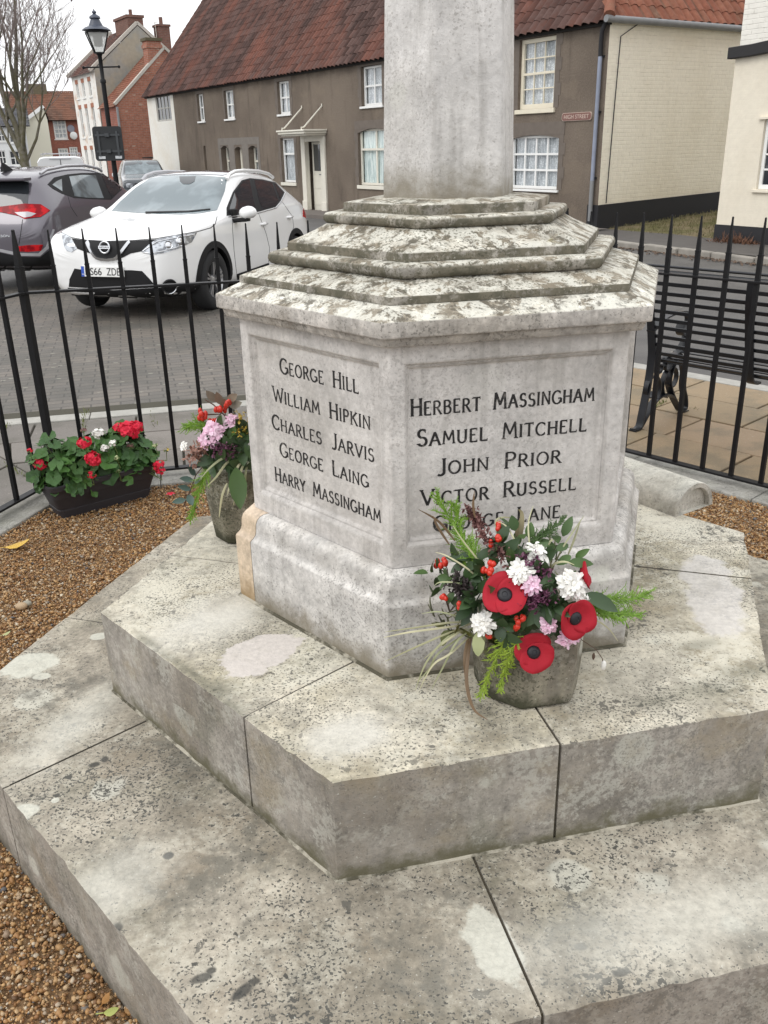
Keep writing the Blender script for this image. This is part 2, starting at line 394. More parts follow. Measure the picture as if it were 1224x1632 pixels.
S_CAP = stone('cap_stone', (.36, .335, .295), (.25, .225, .185), top=(.54, .515, .445), topdark=(.42, .39, .32), speck=.7, speckcol=(.085, .08, .055), mott=1.9, blot=1.0, moss=.9, island=0, white=.0, streak=.2, stain=.45)
S_SLAB = stone('cornice_stone', (.46, .43, .395), (.34, .31, .27), top=(.64, .62, .55), topdark=(.50, .47, .39), speck=.5, blot=.9, island=0, streak=.35, stain=.3, mott=1.7)
S_SHAFT = stone('shaft_stone', (.65, .632, .615), (.55, .53, .505), speck=.40, speckcol=(.22, .20, .18), mott=.75, white=.25, streak=.28, island=0, base_dark=(1.555, 1.66, (.25, .225, .18)), stain=.25, stcol=(.42, .39, .35))
S_MORTAR = plain('joint_mortar', (.10, .085, .06), .95, bump=.3)
S_MORTAR2 = (lambda b: b.out(b.mix(b.rng(b.math('ADD', b.noise(3, 6, .7), b.math('MULTIPLY_ADD', b.noise(40, 4), .4, -.2)), .42, .58), (.075, .068, .045), (.40, .37, .30)), .95, 0, b.bump(b.noise(60, 4), .5, .01)))(NB('patchy_mortar'))
INK = (lambda b: b.out(b.mix(b.math('MULTIPLY', b.rng(b.noise(60, 5, .7), .54, .68), .8), (.012, .011, .011), (.17, .155, .14)), .7))(NB('worn_black_lettering'))

mon = thing('war_memorial', 'pale stone hexagonal war memorial with carved black names, stepped base and tall shaft', 'memorial', (C0.x, C0.y, 0), world_built=True)

def step(name, r, z0, z1, joints, inner, material, subs=10):
    """six-sided step of separate L shaped blocks meeting at open joints; joints: tangential offset from the middle of each side"""
    o_all = MB(); gap = .0034
    for k in range(6):
        pa, ta, na, L = face_frame(k-1, r); pb, tb, nb, _ = face_frame(k, r)
        ja = pa + ta*(L/2 + joints[(k-1) % 6] + gap); jb = pb + tb*(L/2 + joints[k % 6] - gap)
        depth = (r - inner)*math.cos(PI/6)
        ia = ja - na*depth; ib = jb - nb*depth; cc = corner(k, r); ic = corner(k, inner)
        ring = []
        for (p_, q_, nn_) in ((ja, cc, na), (cc, jb, nb)):
            k_ = max(2, int((q_-p_).length/.03))
            for i in range(k_):
                s_ = i/k_; w_ = 0 if i == 0 else 1; v3 = p_.lerp(q_, s_)
                off = w_*(.0026*mnoise.noise(Vector((v3.x*22, v3.y*22, z1*5))) - (.011*max(0, mnoise.noise(Vector((v3.x*31+7, v3.y*31, z1))) - .30)))
                ring.append((v3 + nn_*off, z1 - .0016*abs(mnoise.noise(Vector((v3.x*26, v3.y*26, 3+z1)))) - w_*.018*max(0, mnoise.noise(Vector((v3.x*37, v3.y*37+5, z1))) - .32)))
        ring.append((jb, z1)); set_ = random.uniform(-.0015, .001)
        inn = [(ib, z1), (ic, z1), (ia, z1)]
        allp = ring + inn; n_ = len(allp)
        vv = [(p_.x, p_.y, z0) for p_, _ in allp] + [(p_.x, p_.y, z_ + set_) for p_, z_ in allp]
        # the tread is fanned from the inner edge so that it stays flat behind the worn arris
        ff = [(i, (i+1) % n_, n_+(i+1) % n_, n_+i) for i in range(n_)]
        m_r = len(ring); flat = []
        for i in range(m_r):
            p_ = ring[i][0]; d_ = (C0 - p_).normalized(); flat.append(p_ + d_*.018)
        base_i = len(vv); vv += [(p_.x, p_.y, z1 + set_) for p_ in flat]
        ff += [(n_+i, n_+i+1, base_i+i+1, base_i+i) for i in range(m_r-1)]
        ff += [tuple([base_i+i for i in range(m_r)] + [n_+m_r, n_+m_r+1, n_+m_r+2]), (n_+m_r-1, n_+m_r, base_i+m_r-1), (n_+n_-1, n_, base_i)]
        o_all.add(vv, ff)
    o = o_all.build(name, material, mon, smooth=30, bevel=.0055, seg=3)
    core = MB(); core.loft(HEX, [(inner-.002, z0), (inner-.002, z1-.012)], C0, cap='top')
    # mortar set back in the joints
    for k in range(6):
        p0, t, n_, L = face_frame(k, r); j = p0 + t*(L/2 + joints[k])
        depth = (r - inner)*math.cos(PI/6)
        a = j - n_*.008; b_ = j - n_*depth; w = t*.006
        core.prism([a-w, a+w, b_+w, b_-w][::-1], z0, z1-.005)
    core.build('mortar', S_MORTAR, o)
    return o
R1, R2 = 1.450, .9935
step('lower_step', R1, -.06, .256, [-.30, -.20, .12, -.25, .2, .16], .80, S_LOW)
step('upper_step', R2, .2565, .512, [.188, -.01, .163, .1, -.1, .117], .50, S_UP)
# pale mortar fillets where steps meet
ft = MB(); ft.loft(HEX, [(R2+.006, .2562), (R2+.0045, .2592), (R2-.002, .261)], C0); ft.build('mortar_bead', S_MORTAR2, mon)
ft = MB(); ft.loft(HEX, [(.617, .5125), (.615, .5165), (.607, .519)], C0); ft.build('mortar_bead', S_MORTAR2, mon)

# plinth in two pieces: the old stone and the tan repair at one corner
plprof = [(.609, .500), (.6095, .60), (.6092, .6985), (.6068, .7025), (.600, .708), (.5935, .716), (.5905, .727), (.590, .738), (.5885, .749), (.584, .760), (.576, .7685), (.566, .7735), (.556, .7755), (.50, .776)]
def lerp2(a, b, t): return (a[0]+(b[0]-a[0])*t, a[1]+(b[1]-a[1])*t)
s0 = lerp2(HEX[0], HEX[1], .118); s0b = lerp2(HEX[0], HEX[1], .115); s5 = lerp2(HEX[5], HEX[0], .45); s5b = lerp2(HEX[5], HEX[0], .453)
def densify(path, n=3, closed=False):
    out = []
    for i in range(len(path)-1):
        for j in range(n): out.append(lerp2(path[i], path[i+1], j/n))
    out.append(path[-1]); return out
pl = MB(); pl.loft([s0, HEX[1], HEX[2], HEX[3], HEX[4], HEX[5], s5], plprof, C0, closed=False)
po = pl.build('plinth', S_PL, mon, smooth=42, bevel=.003)
rp = MB(); rp.loft([s5b, HEX[0], s0b], plprof, C0, closed=False)
ro = rp.build('corner_stone', S_TAN, po, smooth=42, bevel=.003); ro['label'] = 'tan replacement stone at the left corner'
cr = MB(); cr.loft(HEX, [(.585, .50), (.585, .69), (.54, .755), (.50, .7742)], C0, cap='top'); cr.build('plinth_core', S_MORTAR, po)

# die with recessed panels
RD = .5505
die = MB(); pan = MB()
for k in range(6):
    p0, t, n_, L = face_frame(k, RD)
    def P3(s, z, d): q = p0 + t*s - n_*d; return (q.x, q.y, z)
    zb, zt = .777, 1.297
    loops = [(.0, L, zb, zt, 0), (.034, L-.034, .829, 1.254, 0), (.0385, L-.0385, .834, 1.249, .0085), (.0435, L-.0435, .840, 1.243, .0105), (.0458, L-.0458, .8425, 1.2405, .018)]
    vs = []
    for (a, b_, c, d, dep) in loops: vs += [P3(a, c, dep), P3(b_, c, dep), P3(b_, d, dep), P3(a, d, dep)]
    fs = []
    for i in range(len(loops)-1):
        for j in range(4): fs.append((i*4+j, i*4+(j+1) % 4, i*4+4+(j+1) % 4, i*4+4+j))
    fs.append((16, 17, 18, 19))
    die.add(vs, fs)
do = die.build('die', S_DIE, mon)
bm_ = bmesh.new(); bm_.from_mesh(do.data); bmesh.ops.remove_doubles(bm_, verts=bm_.verts, dist=1e-5); bm_.to_mesh(do.data); bm_.free()
bv = do.modifiers.new('bevel', 'BEVEL'); bv.width = .004; bv.segments = 2; bv.limit_method = 'ANGLE'; bv.angle_limit = R(50)

# cornice slab and the stepped, moulded cap
def torus(rc, zc, rr, n=7):
    return [(rc + rr*math.cos(a), zc + rr*math.sin(a)) for a in [(-PI/2 + PI*i/(n-1)) for i in range(n)]]
k6 = 1/math.cos(PI/6)
slab = MB()
slab.loft(HEX, [(.540, 1.2972), (.5795, 1.2972), (.5825, 1.300), (.587, 1.309), (.5895, 1.3155), (.5905, 1.3185), (.6015, 1.3188), (.6037, 1.3212), (.6037, 1.350), (.6020, 1.3535), (.575, 1.3645), (.5425, 1.3775), (.50, 1.378)], C0)
slab.build('cornice', S_SLAB, mon, smooth=40, bevel=.003)
cap1 = MB()
cap1.loft(HEX, [(.47, 1.3786), (.541, 1.3786), (.5412, 1.391), (.5395, 1.3945), (.505, 1.4055), (.470, 1.4145), (.4535, 1.4185)] + torus(.4525, 1.4340, .0150) + [(.445, 1.4495), (.40, 1.4495)], C0)
cap1.build('cap_tier', S_CAP, mon, smooth=45)
cap2 = MB()
cap2.loft(HEX, [(.38, 1.4500), (.4165, 1.4500), (.4168, 1.466), (.4148, 1.4695), (.380, 1.4815), (.345, 1.4955), (.318, 1.5085), (.3125, 1.5100)] + torus(.3115, 1.5228, .0128) + [(.305, 1.5360), (.26, 1.5362)], C0)
cap2.build('cap_tier', S_CAP, mon, smooth=45)
cap3 = MB()
cap3.loft(HEX, [(.25, 1.5366), (.2728, 1.5366), (.2730, 1.5535), (.2705, 1.5570), (.20, 1.5650), (.15, 1.5660)], C0)
cap3.build('cap_tier', S_CAP, mon, smooth=45)
sh = MB(); sh.loft(HEX, [(.1712, 1.5655), (.1708, 1.60), (.158, 2.05), (.130, 3.2), (.12, 3.5)], C0, cap='top')
sho = sh.build('shaft', S_SHAFT, mon, bevel=.006, seg=3)

# ---------------------------------------------------------------- incised lettering: a small serifed stroke alphabet
def arc(cx, cy, rx, ry, a0, a1, n=9):
    return [(cx + rx*math.cos(R(a0+(a1-a0)*i/n)), cy + ry*math.sin(R(a0+(a1-a0)*i/n))) for i in range(n+1)]
GL = {
 'A': (.74, [[(.0, 0), (.37, 1), (.74, 0)], [(.16, .36), (.58, .36)]], [(0, 0), (.74, 0)]),
 'B': (.60, [[(.06, 0), (.06, 1)], [(.06, 1), (.28, 1)] + arc(.28, .77, .24, .23, 90, -90)[1:] + [(.06, .54)], [(.06, .54), (.30, .54)] + arc(.30, .27, .28, .27, 90, -90)[1:] + [(.06, 0)]], []),
 'C': (.70, [arc(.40, .5, .40, .5, 48, 312, 14)], [(.67, .86), (.67, .13)]),
 'E': (.54, [[(.06, 0), (.06, 1)], [(.06, 1), (.50, 1)], [(.06, .53), (.40, .53)], [(.06, 0), (.54, 0)]], [(.52, .96), (.54, .05)]),
 'G': (.76, [arc(.40, .5, .40, .5, 50, 340, 14), [(.50, .42), (.78, .42)], [(.77, .42), (.77, .10)]], [(.67, .87)]),
 'H': (.70, [[(.06, 0), (.06, 1)], [(.64, 0), (.64, 1)], [(.06, .52), (.64, .52)]], [(.06, 0), (.06, 1), (.64, 0), (.64, 1)]),
 'I': (.16, [[(.08, 0), (.08, 1)]], [(.08, 0), (.08, 1)]),
 'J': (.42, [[(.36, 1), (.36, .2)] + arc(.16, .16, .20, .20, 0, -130, 6)], [(.36, 1)]),
 'K': (.66, [[(.06, 0), (.06, 1)], [(.60, 1), (.08, .45)], [(.24, .6), (.66, 0)]], [(.06, 0), (.06, 1), (.60, 1), (.66, 0)]),
 'L': (.54, [[(.06, 0), (.06, 1)], [(.06, 0), (.54, 0)]], [(.06, 1), (.54, .05)]),
 'M': (.86, [[(.04, 0), (.12, 1)], [(.12, 1), (.43, .25)], [(.43, .25), (.74, 1)], [(.74, 1), (.82, 0)]], [(.04, 0), (.82, 0)]),
 'N': (.72, [[(.06, 0), (.06, 1)], [(.06, 1), (.66, 0)], [(.66, 0), (.66, 1)]], [(.06, 0), (.66, 1)]),
 'O': (.80, [arc(.40, .5, .38, .5, 0, 360, 18)], []),
 'P': (.56, [[(.06, 0), (.06, 1)], [(.06, 1), (.28, 1)] + arc(.28, .75, .26, .25, 90, -90)[1:] + [(.06, .5)]], [(.06, 0)]),
 'R': (.64, [[(.06, 0), (.06, 1)], [(.06, 1), (.28, 1)] + arc(.28, .76, .25, .24, 90, -90)[1:] + [(.06, .52)], [(.28, .52), (.64, 0)]], [(.06, 0), (.64, 0)]),
 'S': (.54, [arc(.28, .75, .23, .25, 40, 250, 9) + arc(.27, .26, .25, .26, 70, -145, 9)], [(.46, .90), (.06, .12)]),
 'T': (.64, [[(.32, 0), (.32, 1)], [(.0, 1), (.64, 1)]], [(.32, 0), (.02, .97), (.62, .97)]),
 'U': (.70, [[(.06, 1), (.06, .32)] + arc(.34, .32, .28, .32, 180, 360, 8) + [(.62, 1)]], [(.06, 1), (.62, 1)]),
 'V': (.72, [[(.0, 1), (.36, 0), (.72, 1)]], [(0, 1), (.72, 1)]),
 'W': (1.0, [[(.0, 1), (.25, 0), (.5, .85), (.75, 0), (1.0, 1)]], [(0, 1), (1, 1)]),
 'Y': (.68, [[(.0, 1), (.34, .48), (.68, 1)], [(.34, .48), (.34, 0)]], [(0, 1), (.68, 1), (.34, 0)]),
}
def letter_line(mb, text, k, s_a, s_b, zc, hcap, radius, recess):
    p0, t, n_, L = face_frame(k, radius)
    hs = hcap*.80; gapl = .23*hs; word = .90*hs
    # natural width
    x = 0; lay = []; first = True
    for ch in text:
        if ch == ' ': x += word; first = True; continue
        h = hcap if first else hs; lay.append((ch, x, h)); x += GL[ch][0]*h*.92 + gapl; first = False
    x -= gapl; sc = (s_b - s_a)/x
    cnt = 0
    for ch, x0, h in lay:
        w, strokes, serifs = GL[ch]
        wl = (.118 if ch in 'MWN' else .150)*h*random.uniform(.92, 1.1); jz = random.uniform(-.0006, .0006)
        def M3(px, py, up): q = p0 + t*(s_a + (x0 + px*h*.92)*sc) - n_*(recess - up); return Vector((q.x, q.y, zc - hs/2 + py*h + jz))
        for st in strokes:
            for i in range(len(st)-1):
                a, b_ = st[i], st[i+1]; cnt += 1
                dx, dy = b_[0]-a[0], b_[1]-a[1]; l = math.hypot(dx, dy) or 1; ex = .02 if len(st) > 3 else .01
                a = (a[0]-dx/l*ex, a[1]-dy/l*ex); b_ = (b_[0]+dx/l*ex, b_[1]+dy/l*ex)
                horiz = abs(dx) > abs(dy)*1.5
                ww = (wl*.72 if horiz and len(st) == 2 else wl*(.72 + .45*abs(dy)/l))/h/2
                nx, ny = -dy/l*ww, dx/l*ww; up = .0004 + (cnt % 9)*.00005
                q = [(a[0]+nx/.92/sc, a[1]+ny), (a[0]-nx/.92/sc, a[1]-ny), (b_[0]-nx/.92/sc, b_[1]-ny), (b_[0]+nx/.92/sc, b_[1]+ny)]
                mb.add([M3(*p, up) for p in q] + [M3(*p, -.002) for p in q], [(0, 1, 2, 3), (0, 4, 5, 1), (1, 5, 6, 2), (2, 6, 7, 3), (3, 7, 4, 0)])
        for (sx_, sy_) in serifs:
            cnt += 1; up = .0004 + (cnt % 9)*.00005; vert = sx_ > .45 and .03 < sy_ < .98
            a_, b2 = ((.030, .105) if vert else (.120, .034))
            q = [(sx_-a_, sy_-b2), (sx_+a_, sy_-b2), (sx_+a_, sy_+b2), (sx_-a_, sy_+b2)]
            mb.add([M3(*p, up) for p in q] + [M3(*p, -.002) for p in q], [(0, 1, 2, 3), (0, 4, 5, 1), (1, 5, 6, 2), (2, 6, 7, 3), (3, 7, 4, 0)])
random.seed(4)
NAMES = {0: [('GEORGE HILL', .138, .428, 1.184), ('WILLIAM HIPKIN', .100, .464, 1.106), ('CHARLES JARVIS', .088, .474, 1.031), ('GEORGE LAING', .114, .452, .961), ('HARRY MASSINGHAM', .084, .492, .886)],
         1: [('HERBERT MASSINGHAM', .052, .484, 1.149), ('SAMUEL MITCHELL', .066, .470, 1.078), ('JOHN PRIOR', .112, .410, 1.006), ('VICTOR RUSSELL', .074, .453, .934), ('GEORGE LANE', .104, .416, .866)]}
for k, rows in NAMES.items():
    for tx, a, b_, z in rows:
        mb = MB(); letter_line(mb, tx, k, a, b_, z, .0375, RD, .018); mb.build('inscription', INK, do)
# ================================================================ ground
def gquad(mb, pts): mb.add([(x, y, z) for x, y, z in pts], [tuple(range(len(pts)))])
b = NB('asphalt')
n1 = b.noise(1.2, 6, .6); n2 = b.noise(130, 4, .7)
c = b.mix(b.rng(n1, .35, .65), (.075, .072, .070), (.11, .105, .10))
c = b.hsv(c, .5, 1, b.math('MULTIPLY_ADD', n2, .9, .55))
pale = b.vor(7.5, vec=b.map(scale=(1, 1.8, 1))); pr_ = b.axis('X', b.n('ShaderNodeTexVoronoi', {'Vector': b.map(scale=(1, 1.8, 1)), 'Scale': 7.5}).outputs['Color'])
c = b.mix(b.math('MULTIPLY', b.rng(b.math('SUBTRACT', b.math('MULTIPLY', b.rng(pr_, .80, 1), .16), b.math('ADD', pale, b.math('MULTIPLY_ADD', b.noise(40, 3), .12, -.06))), -.01, .015), .7), c, (.36, .34, .29))
M_ASPH = b.out(c, b.math('MULTIPLY_ADD', n1, .3, .45), 0, b.bump(n2, .5, .006), Specular_IOR_Level=.4)
b = NB('block_paving')
mp = b.map(rot=(0, 0, R(-15)))
bt = b.n('ShaderNodeTexBrick', {'Vector': mp, 'Color1': (.155, .134, .112), 'Color2': (.118, .106, .093), 'Mortar': (.072, .065, .056), 'Scale': 1.0, 'Mortar Size': .007, 'Mortar Smooth': .3, 'Bias': 0.0, 'Brick Width': .21, 'Row Height': .105}, offset=.5)
n1 = b.noise(.9, 6, .65); n2 = b.noise(90, 4, .7)
c = b.hsv(bt.outputs['Color'], .5, 1.0, b.math('MULTIPLY_ADD', n2, .6, .7))
c = b.mix(b.math('MULTIPLY', b.rng(n1, .42, .62), .55), c, (.066, .065, .056))
mo = b.vor(9, vec=b.map(scale=(1, 2.2, 1), rot=(0, 0, .25))); mr = b.axis('X', b.n('ShaderNodeTexVoronoi', {'Vector': b.map(scale=(1, 2.2, 1), rot=(0, 0, .25)), 'Scale': 9}).outputs['Color'])
c = b.mix(b.math('MULTIPLY', b.rng(b.math('SUBTRACT', b.math('MULTIPLY', b.rng(mr, .60, 1), .22), b.math('ADD', mo, b.math('MULTIPLY_ADD', b.noise(30, 3), .2, -.10))), -.01, .02), .75), c, (.33, .32, .26))
h = b.math('SUBTRACT', b.math('MULTIPLY', n2, .3), b.math('MULTIPLY', bt.outputs['Fac'], .8))
M_PAVE = b.out(c, b.math('MULTIPLY_ADD', n1, .25, .5), 0, b.bump(h, .8, .008), Specular_IOR_Level=.4)

g = MB(); N = 24
xs = [-900, -300, -120, -60, -30, -15, -8, -4, 0, 4, 8, 15, 30, 60, 120, 300, 900]; ys = [-300, -60, -15, -4, 4, 8, 12, 18, 26, 36, 50, 70, 100, 160, 300, 900]
vs = []
for y in ys:
    for x in xs: vs.append((x, y, max(ground_z(x, y), -1.6) - (0.09 if y < 6 and abs(x) < 5 else 0)))
nx = len(xs)
g.add(vs, [(j*nx+i, j*nx+i+1, (j+1)*nx+i+1, (j+1)*nx+i) for j in range(len(ys)-1) for i in range(nx-1)])
struct(g.build('road', M_ASPH, smooth=180))

# paved apron round the railings, one bay of slabs to each side, with a pale kerb strip
def slab_mat(name, c1, c2, c3):
    b = NB(name); isl = b.island(); n1 = b.noise(3, 5, .6); n2 = b.noise(120, 4, .7)
    c = b.mix(isl, c1, c2); c = b.mix(b.math('MULTIPLY', b.rng(n1, .45, .65), .6), c, c3)
    c = b.hsv(c, .5, 1, b.math('MULTIPLY_ADD', n2, .7, .65))
    c = b.mix(b.math('MULTIPLY', b.rng(b.noise(46, 3, .6), .66, .72), .6), c, (.42, .39, .33))
    return b.out(c, b.math('MULTIPLY_ADD', n1, .3, .5), 0, b.bump(n2, .5, .005), Specular_IOR_Level=.35)
M_SLABG = slab_mat('grey_slab', (.145, .13, .115), (.19, .17, .15), (.105, .098, .08))
M_SLABO = slab_mat('buff_slab', (.245, .185, .110), (.29, .21, .135), (.155, .132, .092))
M_KERB = plain('kerb_stone', (.34, .33, .30), .85, var=.3, scale=12, bump=.3)
M_SAND = plain('joint_sand', (.055, .05, .035), .95, bump=.4)
FR = 2.87                       # corner radius of the railings
AP = FR*math.cos(PI/6)
random.seed(11)
base = MB(); base.loft(HEX, [(2.70, -.018), (4.9, -.018)], C0); struct(base.build('joint_bed', M_SAND))
for k in (4, 5, 0, 1, 2, 3):
    # bays that carry the sides seen from the camera get slabs
    if k in (0, 1): continue
    a0, t, n_, L0 = face_frame(k, 1.0)
    mb = MB(); mb2 = MB()
    right = k in (2, 3)
    rad0 = AP + .12; wid = .46 if right else .42; length = .62 if right else .66
    rows = 4 if right else 3
    out = rad0 + rows*wid
    for r_ in range(rows):
        ra, rb = rad0 + r_*wid, rad0 + (r_+1)*wid
        half_a, half_b = ra*math.tan(PI/6), rb*math.tan(PI/6)
        s = -half_b - random.uniform(0, .3)
        while s < half_b:
            e = s + length; g_ = .007
            pts = []
            for (rr, ss) in ((ra+g_, s+g_), (ra+g_, e-g_), (rb-g_, e-g_), (rb-g_, s+g_)):
                lim = rr*math.tan(PI/6) - .004; ss = max(-lim, min(lim, ss)); q = C0 + n_*rr + t*ss; pts.append((q.x, q.y))
            if (Vector(pts[0])-Vector(pts[1])).length > .05 or (Vector(pts[2])-Vector(pts[3])).length > .05:
                dz = random.uniform(-.003, .003)
                mb.prism(pts, -.05, dz)
            s = e
    struct(mb.build('paving', M_SLABO if right else M_SLABG, bevel=.005, seg=2))
    s = -out*math.tan(PI/6)
    while s < out*math.tan(PI/6):
        e = s + .9; q = [C0 + n_*rr + t*ss for rr, ss in ((out+.006, s+.003), (out+.006, e-.003), (out+.15, e-.003), (out+.15, s+.003))]
        mb2.prism([(p.x, p.y) for p in q], -.07, .004); s = e
    struct(mb2.build('kerb_strip', M_KERB, bevel=.006))
APO = AP + .12 + 3*.42
# block paved parking bay beyond the kerb strip
pk = MB()
pp = [(-16, 5.0), (-.2, 5.0), (.6, 7.2), (1.2, 12.5), (-16, 14.5)]
gp = []
def gz(x, y, o=.004): return (x, y, ground_z(x, y) + o)
X_ = [-16, -10, -6, -3, -1, .9]; Y_ = [6.0, 7.5, 9, 11, 13.5]
vs = [gz(x, y) for y in Y_ for x in X_]; n_x = len(X_)
pk.add(vs, [(j*n_x+i, j*n_x+i+1, (j+1)*n_x+i+1, (j+1)*n_x+i) for j in range(len(Y_)-1) for i in range(n_x-1)])
# strip up to the kerb of the apron
pk.add([gz(-16, 3.0), gz(-3.4, 3.0), gz(-2.35, 5.2), gz(-.2, 5.9), gz(.9, 6.0), gz(-16, 6.0)], [(0, 1, 2, 3, 4, 5)])
struct(pk.build('block_paving', M_PAVE))

# kerb stones the railings stand on, inside edge
kb = MB()
for k in (4, 5, 2, 3):
    if k == 4: pass
    a0, t, n_, L0 = face_frame(k, 1.0)
    ra, rb = AP-.13, AP+.115
    s = -ra*math.tan(PI/6)
    while s < ra*math.tan(PI/6) - .01:
        e = min(s+.75, ra*math.tan(PI/6)); 
        q = []
        for rr, ss in ((ra, s+.002), (ra, e-.002), (rb, e-.002), (rb, s+.002)):
            lim = rr*math.tan(PI/6); ss = lim if (ss > ra*math.tan(PI/6)-.01) else (-lim if ss < -ra*math.tan(PI/6)+.01 else ss)
            p = C0 + n_*rr + t*ss; q.append((p.x, p.y))
        kb.prism(q, -.08, .022); s = e
struct(kb.build('edging_kerb', stone('edging_stone', (.36, .35, .32), (.26, .25, .22), speck=.5, island=.1, algae=.3), bevel=.006))

# gravel: a sheet, and the loose stones on it
b = NB('gravel_bed'); nn = b.vor(95, out='Color'); n2 = b.noise(30, 4)
c = b.mix(b.axis('X', nn), (.20, .11, .05), (.42, .27, .14)); c = b.hsv(c, .5, 1, b.math('MULTIPLY_ADD', n2, .8, .5))
M_GBED = b.out(c, .9, 0, b.bump(b.vor(95), .8, .01))
gb = MB(); gb.loft(HEX, [(R1-.02, -.004), (2.80, -.004)], C0); struct(gb.build('gravel_bed', M_GBED))
b = NB('gravel'); r_ = b.island()
rp_ = b.n('ShaderNodeValToRGB', {'Fac': r_}); cr_ = rp_.color_ramp
stops = [(0, (.10, .055, .028)), (.16, (.24, .115, .045)), (.40, (.36, .195, .075)), (.62, (.46, .28, .125)), (.78, (.52, .37, .21)), (.89, (.30, .22, .155)), (.95, (.66, .57, .43)), (.985, (.10, .10, .105))]
cr_.elements[0].position = 0; cr_.elements[0].color = (*stops[0][1], 1); cr_.elements[1].position = stops[1][0]; cr_.elements[1].color = (*stops[1][1], 1)
for p_, c_ in stops[2:]:
    e_ = cr_.elements.new(p_); e_.color = (*c_, 1)
c = b.hsv(rp_.outputs[0], .5, 1.02, b.math('MULTIPLY_ADD', b.noise(160, 3), .7, .62))
c = b.mix(b.math('MULTIPLY', b.rng(b.noise(1.7, 4), .48, .66), .25), c, (.18, .11, .055))
M_GRAV = b.out(c, .55, 0, None, Specular_IOR_Level=.4)
rng = np.random.default_rng(5)
phi_ = (1+5**.5)/2
ico = np.array([(-1, phi_, 0), (1, phi_, 0), (-1, -phi_, 0), (1, -phi_, 0), (0, -1, phi_), (0, 1, phi_), (0, -1, -phi_), (0, 1, -phi_), (phi_, 0, -1), (phi_, 0, 1), (-phi_, 0, -1), (-phi_, 0, 1)]); ico /= np.linalg.norm(ico[0])
icf = np.array([(0,11,5),(0,5,1),(0,1,7),(0,7,10),(0,10,11),(1,5,9),(5,11,4),(11,10,2),(10,7,6),(7,1,8),(3,9,4),(3,4,2),(3,2,6),(3,6,8),(3,8,9),(4,9,5),(2,4,11),(6,2,10),(8,6,7),(9,8,1)])
octv = np.array([(1,0,0),(-1,0,0),(0,1,0),(0,-1,0),(0,0,1),(0,0,-1)], float); octf = np.array([(0,2,4),(2,1,4),(1,3,4),(3,0,4),(2,0,5),(1,2,5),(3,1,5),(0,3,5)])
def hexdist(x, y):
    d = np.full(x.shape, -9.0)
    for k in range(6):
        a = PHI + PI/6 + k*PI/3; d = np.maximum(d, (x-C0.x)*math.cos(a) + (y-C0.y)*math.sin(a))
    return d
def pebbles(n, near, dens_r, z_hi):
    x = rng.uniform(-2.8, 3.0, n); y = rng.uniform(.25, 5.3, n); d = hexdist(x, y)
    dist = np.hypot(x, y)
    keep = (d > R1*math.cos(PI/6)-.004) & (d < AP-.105) & ((dist < 2.6) if near else (dist >= 2.6)) & (np.abs(x) < .62*y + .75)
    x, y = x[keep], y[keep]; n = len(x)
    base_v, base_f = (ico, icf) if near else (octv, octf)
    s = np.clip(rng.lognormal(math.log(dens_r), .42, n), .0016, .011)
    sc = s[:, None] * np.stack([rng.uniform(.8, 1.35, n), rng.uniform(.7, 1.1, n), rng.uniform(.45, .8, n)], 1)
    V = base_v[None] * rng.uniform(.82, 1.18, (n, len(base_v), 1)) * sc[:, None, :]
    a = rng.uniform(0, 2*PI, n); tlt = rng.normal(0, .45, n); tl2 = rng.normal(0, .45, n)
    def rot(V, c_, s_, i, j):
        A, B = V[..., i].copy(), V[..., j].copy(); V[..., i] = A*c_[:, None]-B*s_[:, None]; V[..., j] = A*s_[:, None]+B*c_[:, None]
    rot(V, np.cos(tlt), np.sin(tlt), 0, 2); rot(V, np.cos(tl2), np.sin(tl2), 1, 2); rot(V, np.cos(a), np.sin(a), 0, 1)
    z = rng.uniform(0, z_hi, n) + .35*sc[:, 2]
    V += np.stack([x, y, z], 1)[:, None, :]
    F = base_f[None] + (np.arange(n)*len(base_v))[:, None, None]
    return V.reshape(-1, 3), F.reshape(-1, 3)
def np_mesh(name, V, F, material):
    me = bpy.data.meshes.new(name); me.vertices.add(len(V)); me.vertices.foreach_set('co', V.astype(np.float32).ravel())
    me.loops.add(F.size); me.loops.foreach_set('vertex_index', F.astype(np.int32).ravel())
    me.polygons.add(len(F)); me.polygons.foreach_set('loop_start', np.arange(len(F), dtype=np.int32)*3)
    me.update(calc_edges=True); me.polygons.foreach_set('use_smooth', [True]*len(F)); me.materials.append(material); me.validate()
    o = bpy.data.objects.new(name, me); col.objects.link(o); return o
v1, f1 = pebbles(720000, True, .0034, .008)
v2, f2 = pebbles(620000, False, .0042, .009)
o = np_mesh('gravel', np.concatenate([v1, v2]), np.concatenate([f1, f2+len(v1)]), M_GRAV); struct(o, 'stuff')

